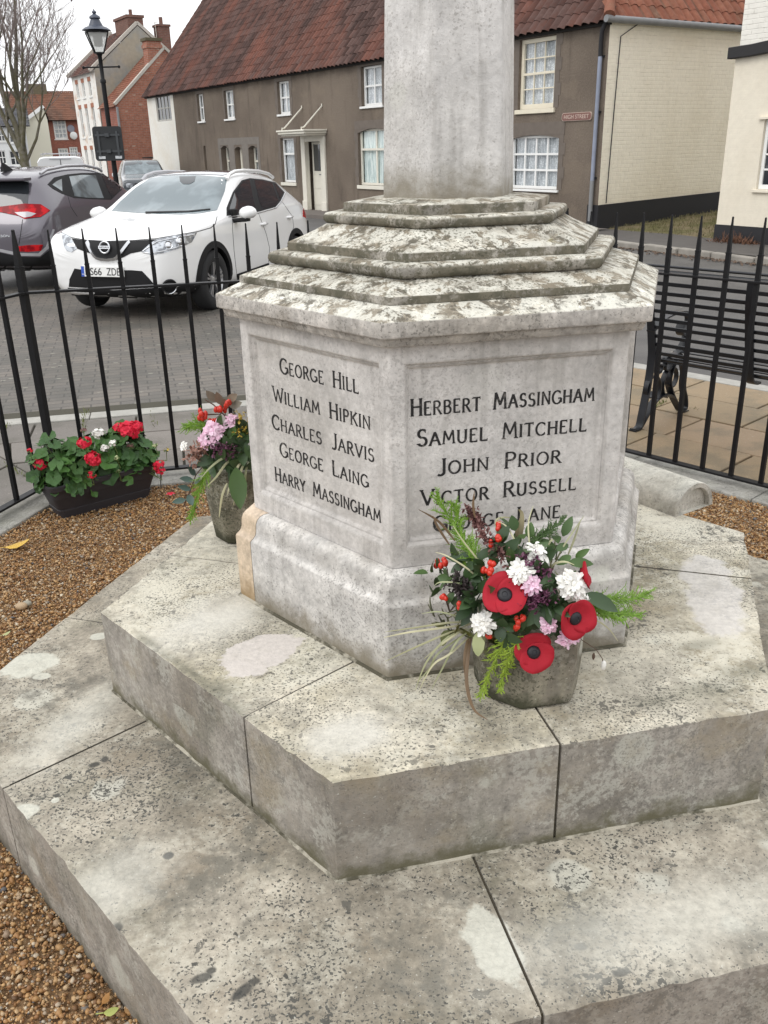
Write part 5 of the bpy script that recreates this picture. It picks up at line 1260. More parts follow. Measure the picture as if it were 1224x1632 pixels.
# sign board seen from behind
c0 = at_depth(173, 229, 23.85); hb = abs(at_depth(170, 202, 23.85).z - at_depth(175, 257, 23.85).z); wb_ = .70
board = thing('sign_board', 'black back of a square sign board strapped to the street lamp post', 'sign', (c0.x, c0.y, c0.z), R(6))
pts = []
for cx, cz, a0 in ((wb_/2-.07, hb/2-.07, 0), (-wb_/2+.07, hb/2-.07, 90), (-wb_/2+.07, -hb/2+.07, 180), (wb_/2-.07, -hb/2+.07, 270)):
    for i in range(5): a = R(a0+i*22.5); pts.append((cx+.07*math.cos(a), cz+.07*math.sin(a)))
mbd = plate_prism(pts, -.02, .02); mbd.build('board', plain('black_board', (.018, .02, .022), .55), board)
m = MB(); m.box(-.25, -.20, -.05, -.021, -hb*.36, hb*.36); m.box(.20, .25, -.05, -.021, -hb*.36, hb*.36); m.box(-.3, .3, -.045, -.0205, hb*.22, hb*.28); m.box(-.3, .3, -.045, -.0205, -hb*.25, -hb*.19); m.box(-.05, .05, -.12, -.0207, hb*.20, hb*.30); m.box(-.05, .05, -.12, -.0207, -hb*.27, -hb*.17); m.build('bracket', plain('grey_bracket', (.05, .055, .06), .5), board)
m = MB(); m.box(-.27, -.11, -.03, -.0203, -hb*.44, -hb*.36); m.box(.13, .29, -.03, -.0203, -hb*.44, -hb*.36); m.build('reflector', plain('grey_reflector', (.62, .64, .66), .4), board)

# ================================================================ bare street tree
BARK = (lambda b: b.out(b.mix(b.rng(b.noise(7, 5, .6), .4, .65), (.115, .105, .060), (.17, .155, .125)), .95))(NB('mossy_bark'))
TW = plain('twig_bark', (.24, .20, .185), .95)
TB = at_depth(39, 262, 36.0); tz = ground_z(TB.x, 36.0)
tree = thing('bare_tree', 'leafless street tree with greenish trunk forking low, at the left edge', 'tree', (TB.x, TB.y, tz))
random.seed(31)
tk = MB(); tw_ = MB()
def grow(p, d, r, L, lev, mb):
    n = 4 if lev < 3 else 3; pts = [p]; rs = [r]; dd = d.copy()
    for i in range(n):
        dd = (dd + Vector((random.gauss(0, .10), random.gauss(0, .10), .05 if lev else .0))).normalized()
        pts.append(pts[-1] + dd*L/n); rs.append(r*(1-.38*(i+1)/n))
    (tk if lev < 3 else tw_).tube(pts, rs, 7 if lev < 3 else 4)
    if lev >= 5: return
    k = {0: 0, 1: 3, 2: 3, 3: 4, 4: 4}[lev]
    for j in range(k):
        i = random.randint(2, n) if lev < 4 else random.randint(1, n)
        q = pts[i]; ax = Vector((random.gauss(0, 1), random.gauss(0, 1), random.gauss(0, .35))).normalized()
        nd = (dd*.75 + ax*random.uniform(.5, .9) + Vector((0, 0, .22))).normalized()
        grow(q, nd, max(rs[i]*random.uniform(.5, .72), .006), L*random.uniform(.55, .80), lev+1, mb)
    if lev < 5: grow(pts[-1], dd, max(rs[-1]*.9, .006), L*.68, lev+1, mb)
tk.tube([(0, 0, -.1), (.0, 0, .5), (.03, 0, 1.4), (.0, .02, 2.35)], [.24, .17, .15, .15], 10)
for dx, dy, L, r, z in ((-.42, .1, 2.7, .10, 2.0), (-.16, -.15, 3.2, .115, 2.3), (.10, .2, 3.3, .11, 2.3), (.42, -.1, 2.7, .085, 2.1), (.62, .15, 2.2, .06, 1.7), (-.65, 0, 2.2, .06, 1.55)):
    grow(Vector((0, 0, z)), Vector((dx, dy, 1)).normalized(), r, L, 1, tk)
to = tk.build('trunk', BARK, tree, smooth=80); tw_.build('twigs', TW, tree)
m = MB()
for _ in range(90):
    v = random.choice(tw_.v); p = Vector(v); d = Vector((random.gauss(0, 1), random.gauss(0, 1), -.6)).normalized(); m.blade([p, p+d*.05, p+d*.10], [.01, .07, .01])
m.build('withered_leaves', plain('withered_leaf', (.10, .05, .05), .9), tree)
# ================================================================ vehicles
def paint(name, c, rough=.25, flake=0.0, metal=0.0):
    b = NB(name); n = b.noise(3, 3)
    return b.out(b.hsv(c, .5, 1, b.math('MULTIPLY_ADD', n, .06, .97)), rough, metal, None, Coat_Weight=1.0, Coat_Roughness=.05, Specular_IOR_Level=.5)
P_WHITE = paint('white_car_paint', (.80, .80, .795)); P_GREY = paint('grey_car_paint', (.105, .095, .115), .32, metal=.35); P_DARK = paint('dark_car_paint', (.045, .055, .065))
P_VAN = paint('van_paint', (.78, .79, .80))
CBLK = plain('black_car_plastic', (.010, .010, .011), .6, var=.2, spec=.25)
CGLS = (lambda b: b.out((.022, .026, .030), .03, 0, None, Specular_IOR_Level=.8))(NB('dark_car_glass'))
CWSC = (lambda b: b.out(b.mix(b.rng(b.noise(2.6, 3, .5, vec=b.map(scale=(.4, 1, 1.4))), .45, .62), (.10, .135, .15), (.19, .235, .255)), .05, 0, None, Specular_IOR_Level=1.0))(NB('windscreen_glass'))  # pale sky reflection painted into the glass colour as soft patches
CROOF = (lambda b: b.out((.05, .06, .085), .12, 0, None, Specular_IOR_Level=1.0, Coat_Weight=1.0))(NB('panoramic_roof_glass'))
CCHR = plain('chrome', (.62, .63, .65), .14, 1.0, var=.03)
CLENS = (lambda b: b.out(b.mix(b.rng(b.noise(14, 2), .42, .58), (.16, .17, .19), (.50, .53, .57)), .08, .3, None, Specular_IOR_Level=.8, Coat_Weight=1.0))(NB('headlight_lens'))
CRED = (lambda b: b.out(b.mix(b.rng(b.noise(9, 3), .42, .6), (.20, .004, .008), (.48, .010, .014)), .25, 0, None, Specular_IOR_Level=.12, Coat_Weight=.05))(NB('red_tail_lens'))
CTYRE = plain('tyre_rubber', (.016, .016, .017), .85, var=.25); CALU = plain('alloy_rim', (.42, .42, .43), .3, .8, var=.08); CPLATE = plain('number_plate_white', (.78, .78, .76), .4, var=.05)
CBLUE = plain('plate_blue_band', (.01, .07, .42), .4); CINK = plain('plate_ink', (.012, .012, .014), .5); CSILV = plain('silver_trim', (.45, .45, .47), .35, .6)
CCLR = (lambda b: b.out((.36, .34, .36), .15, 0, None, Coat_Weight=.4))(NB('clear_lens'))
CSEAM = plain('panel_gap', (.02, .02, .022), .8)
CSEAT = plain('grey_seat', (.14, .15, .16), .9)

def body_mesh(stations, wheels, arch_r=.375):
    """lofted closed car body with wheel arches cut out; stations: (a, ws, wm, zbot, zb, wb, wr, ze, zt)"""
    v = []; f = []; K = 12
    for (a, ws, wm, z0, zb, wb, wr, ze, zt) in stations:
        def half(sg):
            return [(a, sg*ws*.82, z0), (a, sg*ws, z0+.07), (a, sg*(wm-.008), max(z0+.12, .42)), (a, sg*wm, .62 if zb > .72 else z0+.6*(zb-z0)), (a, sg*(wb+.006), zb-.04), (a, sg*wb*.985, zb+.015),
                    (a, sg*(wb+(wr-wb)*.42+.012), zb+(ze-zb)*.42), (a, sg*(wr+.012), ze-.02), (a, sg*(wr-.05), ze+.02), (a, sg*wr*.5, zt-.008)]
        ring = [(a, 0, z0)] + half(1) + [(a, 0, zt)] + half(-1)[::-1]
        v += ring
    n = len(ring); S = len(stations)
    for i in range(S-1):
        for j in range(n): f.append((i*n+j, i*n+(j+1) % n, (i+1)*n+(j+1) % n, (i+1)*n+j))
    f += [tuple(range(n))[::-1], tuple(range((S-1)*n, S*n))]
    me = bpy.data.meshes.new('body'); me.from_pydata(v, [], f); me.update()
    bm = bmesh.new(); bm.from_mesh(me); bmesh.ops.recalc_face_normals(bm, faces=bm.faces); bm.to_mesh(me); bm.free()
    o = bpy.data.objects.new('body', me); col.objects.link(o)
    s = o.modifiers.new('s', 'SUBSURF'); s.levels = 3; s.render_levels = 3
    dg = bpy.context.evaluated_depsgraph_get(); smooth = bpy.data.meshes.new_from_object(o.evaluated_get(dg)); o.modifiers.clear(); o.data = smooth
    bvh = BVHTree.FromPolygons([v_.co.copy() for v_ in smooth.vertices], [tuple(p.vertices) for p in smooth.polygons])
    cut = MB()
    for (a, zc) in wheels:
        for sg in (1, -1):
            m = MB(); nn = 40; y0, y1 = sg*.58, sg*1.15
            vs = [(a+arch_r*math.cos(2*PI*j/nn), y, zc+arch_r*math.sin(2*PI*j/nn)) for y in (y0, y1) for j in range(nn)]
            fs = [tuple(range(nn)), tuple(range(nn, 2*nn))[::-1]] + [(j, nn+j, nn+(j+1) % nn, (j+1) % nn) for j in range(nn)]
            cut.add(vs, fs)
    co = cut.build('cutter', CBLK)
    bm = bmesh.new(); bm.from_mesh(co.data); bmesh.ops.recalc_face_normals(bm, faces=bm.faces); bm.to_mesh(co.data); bm.free()
    bo = o.modifiers.new('b', 'BOOLEAN'); bo.operation = 'DIFFERENCE'; bo.object = co; bo.solver = 'EXACT'
    try: bo.material_mode = 'TRANSFER'
    except Exception: pass
    dg = bpy.context.evaluated_depsgraph_get(); dg.update(); fin = bpy.data.meshes.new_from_object(o.evaluated_get(dg)); o.modifiers.clear(); o.data = fin
    bpy.data.objects.remove(co); return o, bvh
class Car:
    def __init__(self, root, M, stations, wheels, paint_, arch_r=.375):
        self.root = root; self.M = M; self.Mi = M.inverted(); self.o, self.bvh = body_mesh(stations, wheels, arch_r)
        me = self.o.data; 
        if len(me.materials) == 0: me.materials.append(paint_)
        else: me.materials[0] = paint_ if me.materials[0] is None else me.materials[0]
        mats = [m_ for m_ in me.materials]
        if paint_ not in mats:
            me.materials.clear(); me.materials.append(paint_); me.materials.append(CBLK)
        # faces inside the arches are black
        for p in me.polygons:
            c = p.center; inside = any(math.hypot(c.x-a, c.z-zc) < arch_r-.004 or (abs(math.hypot(c.x-a, c.z-zc)-arch_r) < .012 and abs(p.normal.y) < .5 and abs(c.y) < 1.2 and abs(c.y) > .56) for a, zc in wheels)
            p.material_index = 1 if (inside and len(me.materials) > 1) else 0
            p.use_smooth = True
        me.set_sharp_from_angle(angle=R(38))
        self.o.parent = root
    def hit_px(self, x, y):
        o_ = self.Mi @ CAM; d = (self.Mi.to_3x3() @ ray(x, y)).normalized()
        h = self.bvh.ray_cast(o_, d)
        if h[0] is None:
            # closest approach of the ray to the body
            best = None
            for s in np.linspace(5, 16, 60):
                q = self.bvh.find_nearest(o_ + d*s)
                if best is None or q[3] < best[3]: best = q
            h = best
        n_ = h[1] if h[1].dot(d) < 0 else -h[1]
        return h[0], n_
    def hit_dir(self, o_, d):
        h = self.bvh.ray_cast(Vector(o_), Vector(d).normalized())
        return (h[0], h[1] if h[1].dot(Vector(d)) < 0 else -h[1]) if h[0] is not None else (None, None)
    def patch(self, name, pts, material, off=.004, step=5.0, parent=None, mirror=False, mode='px', depth=None, origin=None, d=None, label=None, back=None):
        """a panel fitted on the body: outline in survey pixels (mode px) or in two local coordinates projected along d"""
        bm = bmesh.new(); vs = [bm.verts.new((p[0], p[1], 0)) for p in pts]; bm.faces.new(vs)
        bmesh.ops.triangulate(bm, faces=bm.faces[:])
        xs_ = [p[0] for p in pts]; ys_ = [p[1] for p in pts]
        for ax, lo, hi in ((0, min(xs_), max(xs_)), (1, min(ys_), max(ys_))):
            x = math.floor(lo/step)*step + step*.37
            while x < hi:
                no = (1, 0, 0) if ax == 0 else (0, 1, 0); bmesh.ops.bisect_plane(bm, geom=bm.verts[:]+bm.edges[:]+bm.faces[:], plane_co=(x, 0, 0) if ax == 0 else (0, x, 0), plane_no=no); x += step
        bm.verts.ensure_lookup_table(); tri = {}
        back = off*1.2+.006 if back is None else back
        bound = [e for e in bm.edges if len(e.link_faces) == 1]
        V = []; 
        for v in bm.verts:
            if mode == 'px': p, n_ = self.hit_px(v.co.x, v.co.y)
            else: p, n_ = self.hit_dir(*d(v.co.x, v.co.y))
            if p is None: p, n_ = (Vector((0, 0, .5)), Vector((0, 0, 1)))
            tri[v] = len(V); V.append((p, n_))
        verts = [p + n_*off for p, n_ in V]; faces = [tuple(tri[v] for v in f_.verts) for f_ in bm.faces]
        low = {}
        for e in bound:
            for v in e.verts:
                if v not in low: p, n_ = V[tri[v]]; low[v] = len(verts); verts.append(p - n_*back)
            a, b_ = e.verts; faces.append((tri[a], tri[b_], low[b_], low[a]))
        bm.free()
        mats = [material]
        out = []
        for mir in ((False, True) if mirror else (False,)):
            m = MB(); m.add([(p[0], -p[1], p[2]) for p in verts] if mir else verts, [f_[::-1] for f_ in faces] if mir else faces)
            o = m.build(name, material, parent or self.root)
            bmm = bmesh.new(); bmm.from_mesh(o.data); bmesh.ops.recalc_face_normals(bmm, faces=bmm.faces); bmm.to_mesh(o.data); bmm.free()
            o.data.polygons.foreach_set('use_smooth', [True]*len(o.data.polygons)); o.data.set_sharp_from_angle(angle=R(40))
            if label: o['label'] = label
            out.append(o)
        return out[0]
    def line(self, name, pxs, material, r=.004, off=.001, parent=None, mirror=False, n=6):
        pts = []
        for i in range(len(pxs)-1):
            for j in range(n): s = j/n; pts.append((pxs[i][0]+(pxs[i+1][0]-pxs[i][0])*s, pxs[i][1]+(pxs[i+1][1]-pxs[i][1])*s))
        pts.append(pxs[-1]); P_ = [self.hit_px(*p) for p in pts]; P_ = [p+n_*off for p, n_ in P_]
        m = MB(); m.tube(P_, r, 6)
        o = m.build(name, material, parent or self.root, smooth=70)
        if mirror:
            m2 = MB(); m2.tube([(p.x, -p.y, p.z) for p in P_], r, 6); m2.build(name, material, parent or self.root, smooth=70)
        return o
    def wheel(self, a, zc, y, sg, r=.345, spokes=5, w=.20):
        wh = MB(); 
        prof = [(r*.60, -.085), (r*.66, -.10), (r*.90, -.105), (r*.97, -.085), (r, -.05), (r, .05), (r*.97, .085), (r*.90, .105), (r*.66, .10), (r*.60, .085)]
        wh.lathe(prof, (a, y, zc), 36, axis='y', cap=False); wo_ = wh.build('wheel', CTYRE, self.root, smooth=45)
        m = MB(); s = sg
        m.lathe([(r*.62, s*.02), (r*.66, s*.085), (r*.64, s*.095), (r*.60, s*.08), (r*.585, s*.0)], (a, y, zc), 36, axis='y', cap=False)
        m.lathe([(.0, s*.07), (.035, s*.07), (.06, s*.055), (.06, s*.0)], (a, y, zc), 16, axis='y', cap=False)
        for k in range(spokes):
            for dth in (-.13, .13):
                t = 2*PI*k/spokes + .3; c, s_ = math.cos(t), math.sin(t); c2, s2 = math.cos(t+dth), math.sin(t+dth)
                m.bar((a+.04*c, y+s*.055, zc+.04*s_), (a+r*.61*c2, y+s*.075, zc+r*.61*s2), .020, .03, upv=(0, 1, 0), w2=.026)
        m.build('rim', CALU, wo_, smooth=40)
        m = MB(); m.lathe([(.0, s*.012), (r*.6, s*.012)], (a, y, zc), 24, axis='y', cap=False); m.build('brake_disc', CBLK, wo_)
        return wo_
    def arch(self, a, zc, r0, r1, material, a0=-12, a1=192, n=26):
        for sg in (1, -1):
            m = MB(); V = []
            for i in range(n+1):
                t = R(a0 + (a1-a0)*i/n)
                for r_, o_ in ((r0, -.03), (r0, .012), (r1, .010), (r1+.004, -.01)):
                    x, z = a+r_*math.cos(t), zc+r_*math.sin(t); h = self.bvh.ray_cast(Vector((x, sg*2, z)), Vector((0, -sg, 0)))
                    yy = h[0].y if h[0] is not None else sg*.86
                    if abs(yy) < .6: yy = sg*.84
                    V.append((x, yy + sg*o_, z))
            fs = []
            for i in range(n):
                for j in range(3):
                    q = (i*4+j, i*4+j+1, i*4+4+j+1, i*4+4+j); fs.append(q if sg < 0 else q[::-1])
            m.add(V, fs); m.build('arch_trim', material, self.root, smooth=50)

# ---------------------------------------------------------------- white crossover, front towards us
wz = ground_z(-2.95, 9.9)
WA = R(73.6)
wcar = thing('parked_car', 'white family crossover car with its bonnet towards the railing', 'car', (-3.04, 10.12, -.072), WA)
wcar.matrix_basis = wcar.matrix_basis @ Matrix.Rotation(R(1.8), 4, 'Y')
ST = [(.0, .52, .60, .30, .66, .58, .48, .72, .745), (.05, .63, .70, .25, .75, .69, .58, .815, .845), (.16, .74, .79, .22, .83, .78, .66, .90, .925), (.38, .82, .86, .21, .895, .85, .73, .955, .98), (.75, .865, .903, .20, .945, .885, .76, 1.01, 1.035),
      (1.10, .87, .905, .20, .985, .882, .75, 1.065, 1.085), (1.34, .87, .905, .20, 1.00, .878, .70, 1.15, 1.185), (1.65, .87, .905, .20, 1.015, .875, .64, 1.335, 1.37), (2.0, .87, .905, .20, 1.03, .875, .595, 1.475, 1.515), (2.45, .87, .905, .20, 1.05, .875, .575, 1.53, 1.575),
      (3.1, .87, .905, .21, 1.085, .87, .57, 1.52, 1.57), (3.6, .87, .90, .22, 1.12, .855, .555, 1.465, 1.52), (3.95, .86, .89, .24, 1.12, .835, .54, 1.37, 1.43), (4.18, .82, .87, .27, 1.06, .80, .54, 1.20, 1.25), (4.32, .76, .82, .32, .95, .76, .60, 1.00, 1.03), (4.377, .66, .72, .38, .80, .68, .55, .83, .85)]
WH = [(.93, .345), (3.576, .345)]
car = Car(wcar, wcar.matrix_basis.copy(), ST, WH, P_WHITE, .40)
for a, zc in WH:
    for sg in (1, -1): car.wheel(a, zc, sg*.79, sg)
    car.arch(a, zc, .375, .445, CBLK)
ws_ = car.patch('windscreen', [(178, 336), (191, 322), (216, 299.5), (240, 284), (264, 280.5), (310, 279), (362, 283), (358, 305), (346, 335), (320, 340), (290, 342), (255, 341), (214, 339)], CWSC, .004, 6)
rfp = car.patch('roof_panel', [(2.12, -.50), (2.12, .50), (3.3, .49), (3.3, -.49)], CROOF, .006, .15, mode='local', d=lambda x, y: ((x, y, 3), (0, 0, -1)))
dlo = car.patch('side_glass', [(361, 344), (361, 331), (371, 306), (385, 287.5), (398, 284), (418, 286), (439, 291), (453.5, 307), (447, 320.5), (439, 330), (414, 337), (388, 342)], CBLK, .003, 6, mirror=True)
car.patch('pane', [(364.5, 340.5), (366, 330), (373, 308), (386.5, 289.5), (397, 286.5), (407, 335), (388, 339.5)], CGLS, .006, 6, parent=dlo)
car.patch('pane', [(405, 287.5), (418, 288), (433, 291.5), (443.5, 319.5), (438.5, 327.5), (418, 333), (413, 322)], CGLS, .006, 6, parent=dlo)
car.patch('pane', [(437, 293), (440, 293.5), (451, 307.5), (445.8, 318)], CGLS, .006, 6, parent=dlo)
car.line('chrome_strip', [(363, 346), (388, 343.5), (414, 339), (440, 331.5), (448, 321.5), (455, 307)], CCHR, .006, .006, parent=dlo)
m = MB(); p, n_ = car.hit_px(300, 281); m.ball(p + Vector((.06, 0, -.02)), .001, 4, 3)
car.patch('wiper', [(232, 338.5), (300, 337), (335, 333.5), (335, 335), (300, 339), (232, 340.5)], CBLK, .012, 6)
car.patch('sensor_box', [(286, 282), (312, 281.5), (310, 290), (302, 294), (292, 294), (287, 289)], plain('dark_sensor_box', (.03, .035, .04), .3), .007, 4)
# front
car.patch('headlight', [(225.3, 401), (240, 388), (250.4, 381.5), (279, 376), (313.4, 370.8), (309, 379), (305.3, 386), (286, 395.5), (262, 403), (240, 406.5)], CLENS, .007, 4, label='headlight with two projector lamps')
car.patch('headlight', [(98, 371.5), (104, 374), (112, 378), (117, 386), (122.3, 396.6), (114.3, 402), (107, 400), (102, 392)], CLENS, .007, 4)
hl = [o for o in wcar.children if o.name.startswith('headlight')]
for (x, y, r) in ((287, 385, .052), (268, 391, .045)):
    p, n_ = car.hit_px(x, y); m = MB(); m.M = Matrix.Translation(p + n_*.008) @ n_.to_track_quat('Z', 'Y').to_matrix().to_4x4(); m.lathe([(0, .006), (r*.7, .004), (r*.78, .0), (r, .008), (r*1.08, -.004)], n=18); m.build('projector_lamp', CCHR, hl[0], smooth=50)
car.line('lamp_trim', [(228, 400.5), (250, 386), (279, 380), (309, 374)], CCHR, .006, .009, parent=hl[0])
car.line('lamp_trim', [(228, 402), (240, 404), (262, 400), (286, 392.5)], CCHR, .006, .009, parent=hl[0])
gr = car.patch('grille', [(114.3, 380), (136, 383.5), (171.5, 385.5), (208, 384.5), (250, 381.5), (238, 392), (226, 400.5), (208, 404), (197, 410), (187.5, 413.5), (172, 415), (160, 413.5), (152, 409), (146.3, 404.6), (135, 401), (123.5, 396.6)], CBLK, .005, 4)
m = MB(); P_ = []
for (x, y) in ((139, 385.5), (142, 392), (147, 401), (151, 407), (155, 410.5), (161, 412.5), (172, 413.6), (183, 412.3), (188, 409.5), (193, 403), (200, 394), (206.5, 386)):
    p, n_ = car.hit_px(x, y); P_.append(p + n_*.012)
m.strap(P_, (1, 0, .25), .035, .030); m.build('chrome_vee', CCHR, gr, smooth=40)
p, n_ = car.hit_px(168.3, 395); Mb = Matrix.Translation(p + n_*.022) @ Matrix.Rotation(R(-90), 4, 'Z') @ Matrix.Rotation(R(80), 4, 'X')
m = MB(); m.M = Mb
ringp = [(.060*math.cos(2*PI*i/28), .060*math.sin(2*PI*i/28), 0) for i in range(29)]
m.tube(ringp, .010, 8, cap=False); m.box(-.072, .072, -.016, .016, -.004, .010); bd = m.build('badge', CCHR, gr, smooth=50)
place_text('NISSAN', .115, .018, Mb @ Matrix.Translation((0, 0, .011)), CINK, bd, ext=.001)
car.patch('lower_intake', [(110, 457), (111, 445), (119, 428), (136, 430.5), (172, 431.5), (208, 430.5), (226.4, 432), (238, 444), (249, 457), (180, 461)], CBLK, .005, 5)
car.patch('bumper_skirt', [(108, 458.5), (180, 462.5), (249, 458.5), (282, 457), (309, 452), (311, 464), (285, 473), (240, 479), (175, 481), (119, 477)], CBLK, .006, 6)
p, n_ = car.hit_px(270, 457); m = MB(); m.M = Matrix.Translation(p + n_*.006) @ n_.to_track_quat('Z', 'Y').to_matrix().to_4x4(); m.lathe([(0, .004), (.055, .004), (.06, .0), (.078, .010), (.086, .010), (.09, -.01)], n=22, mat=0); m.tube([(.078*math.cos(R(a_)), .078*math.sin(R(a_)), .012) for a_ in range(-150, 40, 12)], .007, 6, mat=1); m.build('fog_lamp', [CBLK, CCHR], wcar, smooth=40)
p, n_ = car.hit_px(170.7, 432.5); p2 = p + Vector((-.018, 0, 0))
pl_ = MB(); Mp = Matrix.Translation((min(p.x, .06) - .035, .015, p.z)) @ Matrix.Rotation(R(-90), 4, 'Z') @ Matrix.Rotation(R(86), 4, 'X')
pl_.M = Mp; pl_.box(-.26, .26, -.056, .056, -.035, .004); npo = pl_.build('number_plate', CPLATE, wcar, bevel=.003)
m = MB(); m.M = Mp; m.box(-.259, -.222, -.055, .055, .0041, .0055); m.build('blue_band', CBLUE, npo)
place_text('KS66', .205, .078, Mp @ Matrix.Translation((-.105, 0, .006)), CINK, npo, ext=.0008); place_text('ZDE', .165, .078, Mp @ Matrix.Translation((.145, 0, .006)), CINK, npo, ext=.0008)
place_text('GB', .022, .014, Mp @ Matrix.Translation((-.240, -.03, .006)), CPLATE, npo, ext=.0004)
car.line('bonnet_gap', [(98, 370.5), (114, 378.5), (136, 382.5), (171, 384.5), (210, 383.3), (250, 380), (282, 374.5), (313, 369.5), (336, 363), (343, 357), (346, 345)], CSEAM, .005, .0)
car.line('door_gap', [(370, 347), (370.5, 365), (373, 400), (377, 436)], CSEAM, .004, .0, mirror=True)
car.line('door_gap', [(412, 340), (424, 372), (429.5, 395), (428, 418)], CSEAM, .004, .0, mirror=True)
car.line('door_gap', [(450, 322), (466, 345), (468, 362), (462, 378)], CSEAM, .004, .0, mirror=True)
for x, y in ((420, 357), (461, 346)):
    p, n_ = car.hit_px(x, y); m = MB(); m.M = Matrix.Translation(p + n_*.012); m.tube([(-.10, .02, -.002), (-.07, -.012, 0), (.06, -.014, .006), (.095, .02, .008)], [.012, .018, .018, .012], 8); m.build('door_handle', P_WHITE, wcar, smooth=60)
car.patch('sill_trim', [(377, 437), (428, 419), (428.5, 424), (378, 449)], CBLK, .008, 6, mirror=True)
# door mirrors, roof rails, tail lamps
for sg in (-1, 1):
    m = MB(); m.add([(1.52, sg*.93, 1.0), (1.60, sg*.92, 1.0)], []); 
    pr_ = [(-.03, .06), (.03, .10), (.10, .105), (.15, .095)]
    v = []
    for (aa, s1, s2, zz) in ((-.07, .02, .04, 1.065), (-.05, .075, .08, 1.07), (.01, .105, .10, 1.075), (.07, .110, .105, 1.078)):
        for j in range(12):
            t = 2*PI*j/12; v.append((1.58+aa, sg*(1.035 + s1*math.cos(t)), zz + s2*.72*math.sin(t)))
    m = MB(); m.add(v, [(i*12+j, i*12+(j+1) % 12, (i+1)*12+(j+1) % 12, (i+1)*12+j) for i in range(3) for j in range(12)] + [tuple(range(12))[::-1], tuple(range(36, 48))])
    mo = m.build('door_mirror', P_WHITE, wcar, smooth=50)
    m = MB(); m.bar((1.58, sg*.86, .985), (1.60, sg*1.06, 1.00), .12, .05); m.bar((1.62, sg*.84, .97), (1.62, sg*.84, 1.12), .16, .05); m.build('mirror_foot', CBLK, mo, bevel=.015)
    rp_ = [(2.02, sg*.60, 1.455), (2.12, sg*.59, 1.515), (2.3, sg*.58, 1.548), (2.6, sg*.57, 1.562), (3.1, sg*.565, 1.556), (3.45, sg*.56, 1.522), (3.62, sg*.555, 1.47)]
    m = MB(); m.tube(rp_, .024, 8); m.build('roof_rail', CSILV if sg > 0 else P_WHITE, wcar, smooth=60)
car.patch('tail_lamp', [(3.98, .93), (4.16, .90), (4.30, .98), (4.22, 1.04), (4.05, 1.02)], CRED, .006, .04, mode='local', d=lambda x, y: ((x, -2, y), (0, 1, 0)), mirror=True)

# ---------------------------------------------------------------- grey car, tail towards us
GP = Vector((-5.45, 12.90)); gza = ground_z(GP.x, GP.y)
gcar = thing('parked_car', 'dark grey crossover car seen from behind, beside the white car', 'car', (GP.x, GP.y, gza), R(80.3))
ST2 = [(.0, .62, .70, .42, .74, .70, .60, .80, .83), (.05, .74, .82, .36, .86, .82, .68, .94, .97), (.16, .83, .89, .31, .97, .865, .67, 1.10, 1.14), (.32, .87, .915, .28, 1.06, .88, .635, 1.32, 1.37), (.46, .88, .92, .26, 1.09, .885, .61, 1.47, 1.52), (.70, .885, .925, .24, 1.10, .885, .605, 1.55, 1.595),
       (1.3, .885, .925, .23, 1.08, .885, .605, 1.605, 1.645), (2.0, .885, .925, .23, 1.06, .885, .61, 1.60, 1.645), (2.45, .885, .925, .23, 1.04, .885, .62, 1.55, 1.595), (2.85, .885, .92, .23, 1.02, .885, .66, 1.41, 1.45), (3.2, .88, .92, .23, 1.0, .885, .72, 1.21, 1.25), (3.5, .875, .915, .23, .98, .88, .76, 1.07, 1.10), (4.0, .85, .90, .23, .93, .86, .72, .99, 1.02), (4.35, .76, .80, .26, .83, .76, .62, .88, .90), (4.475, .60, .66, .32, .70, .62, .5, .74, .76)]
WH2 = [(.87, .345), (3.54, .345)]
gc = Car(gcar, gcar.matrix_basis.copy(), ST2, WH2, P_GREY, .40)
for a, zc in WH2:
    for sg in (1, -1): gc.wheel(a, zc, sg*.80, sg)
    gc.arch(a, zc, .375, .445, CBLK)
gw = gc.patch('rear_window', [(.0, 0)]+[(0, 0)]*0, CGLS) if False else None
gc.patch('rear_window', [(-.60, 1.14), (-.40, 1.09), (0, 1.07), (.40, 1.09), (.60, 1.14), (.57, 1.36), (.52, 1.47), (0, 1.49), (-.52, 1.47), (-.57, 1.36)], CGLS, .005, .08, mode='local', d=lambda x, y: ((-2, x, y), (1, 0, 0)))
gd = gc.patch('side_glass', [(75.5, 294), (86, 283), (107, 278), (130, 275.8), (157, 275.5), (178, 279), (208, 291), (190, 306), (177, 318.5), (150, 317.5), (118, 315.5), (98, 308.6), (84, 301)], CBLK, .003, 6, mirror=True)
CGLS2 = (lambda b: b.out(b.mix(b.rng(b.noise(2.2, 3), .45, .6), (.20, .235, .25), (.10, .115, .12)), .06, 0, None, Specular_IOR_Level=.9))(NB('pale_car_glass'))
gc.patch('pane', [(83, 294.5), (90, 289), (98, 285.5), (99, 305)], CGLS2, .006, 5, parent=gd)
gc.patch('pane', [(110, 281.5), (130, 279), (152, 279.5), (158, 297), (165, 316), (140, 315.5), (118.6, 313)], CGLS2, .006, 5, parent=gd)
gc.patch('pane', [(162, 280.5), (178, 282), (202, 292), (188, 305), (178, 316), (170, 300)], CGLS, .006, 5, parent=gd)
gt_ = gc.patch('tail_lamp', [(-10, 331), (0, 330), (39, 325), (64.7, 326), (80, 336), (64.7, 346), (39, 349), (29, 344), (0, 338), (-10, 338)], CRED, .010, 4, label='wide red tail lamp wrapping round the corner')
gc.patch('tail_lamp', [(.46, .985), (.60, 1.0), (.80, 1.02), (.85, .98), (.80, .93), (.60, .93), (.46, .95)], CRED, .008, .05, mode='local', d=lambda x, y: ((-2, x, y), (1, 0, .0)))
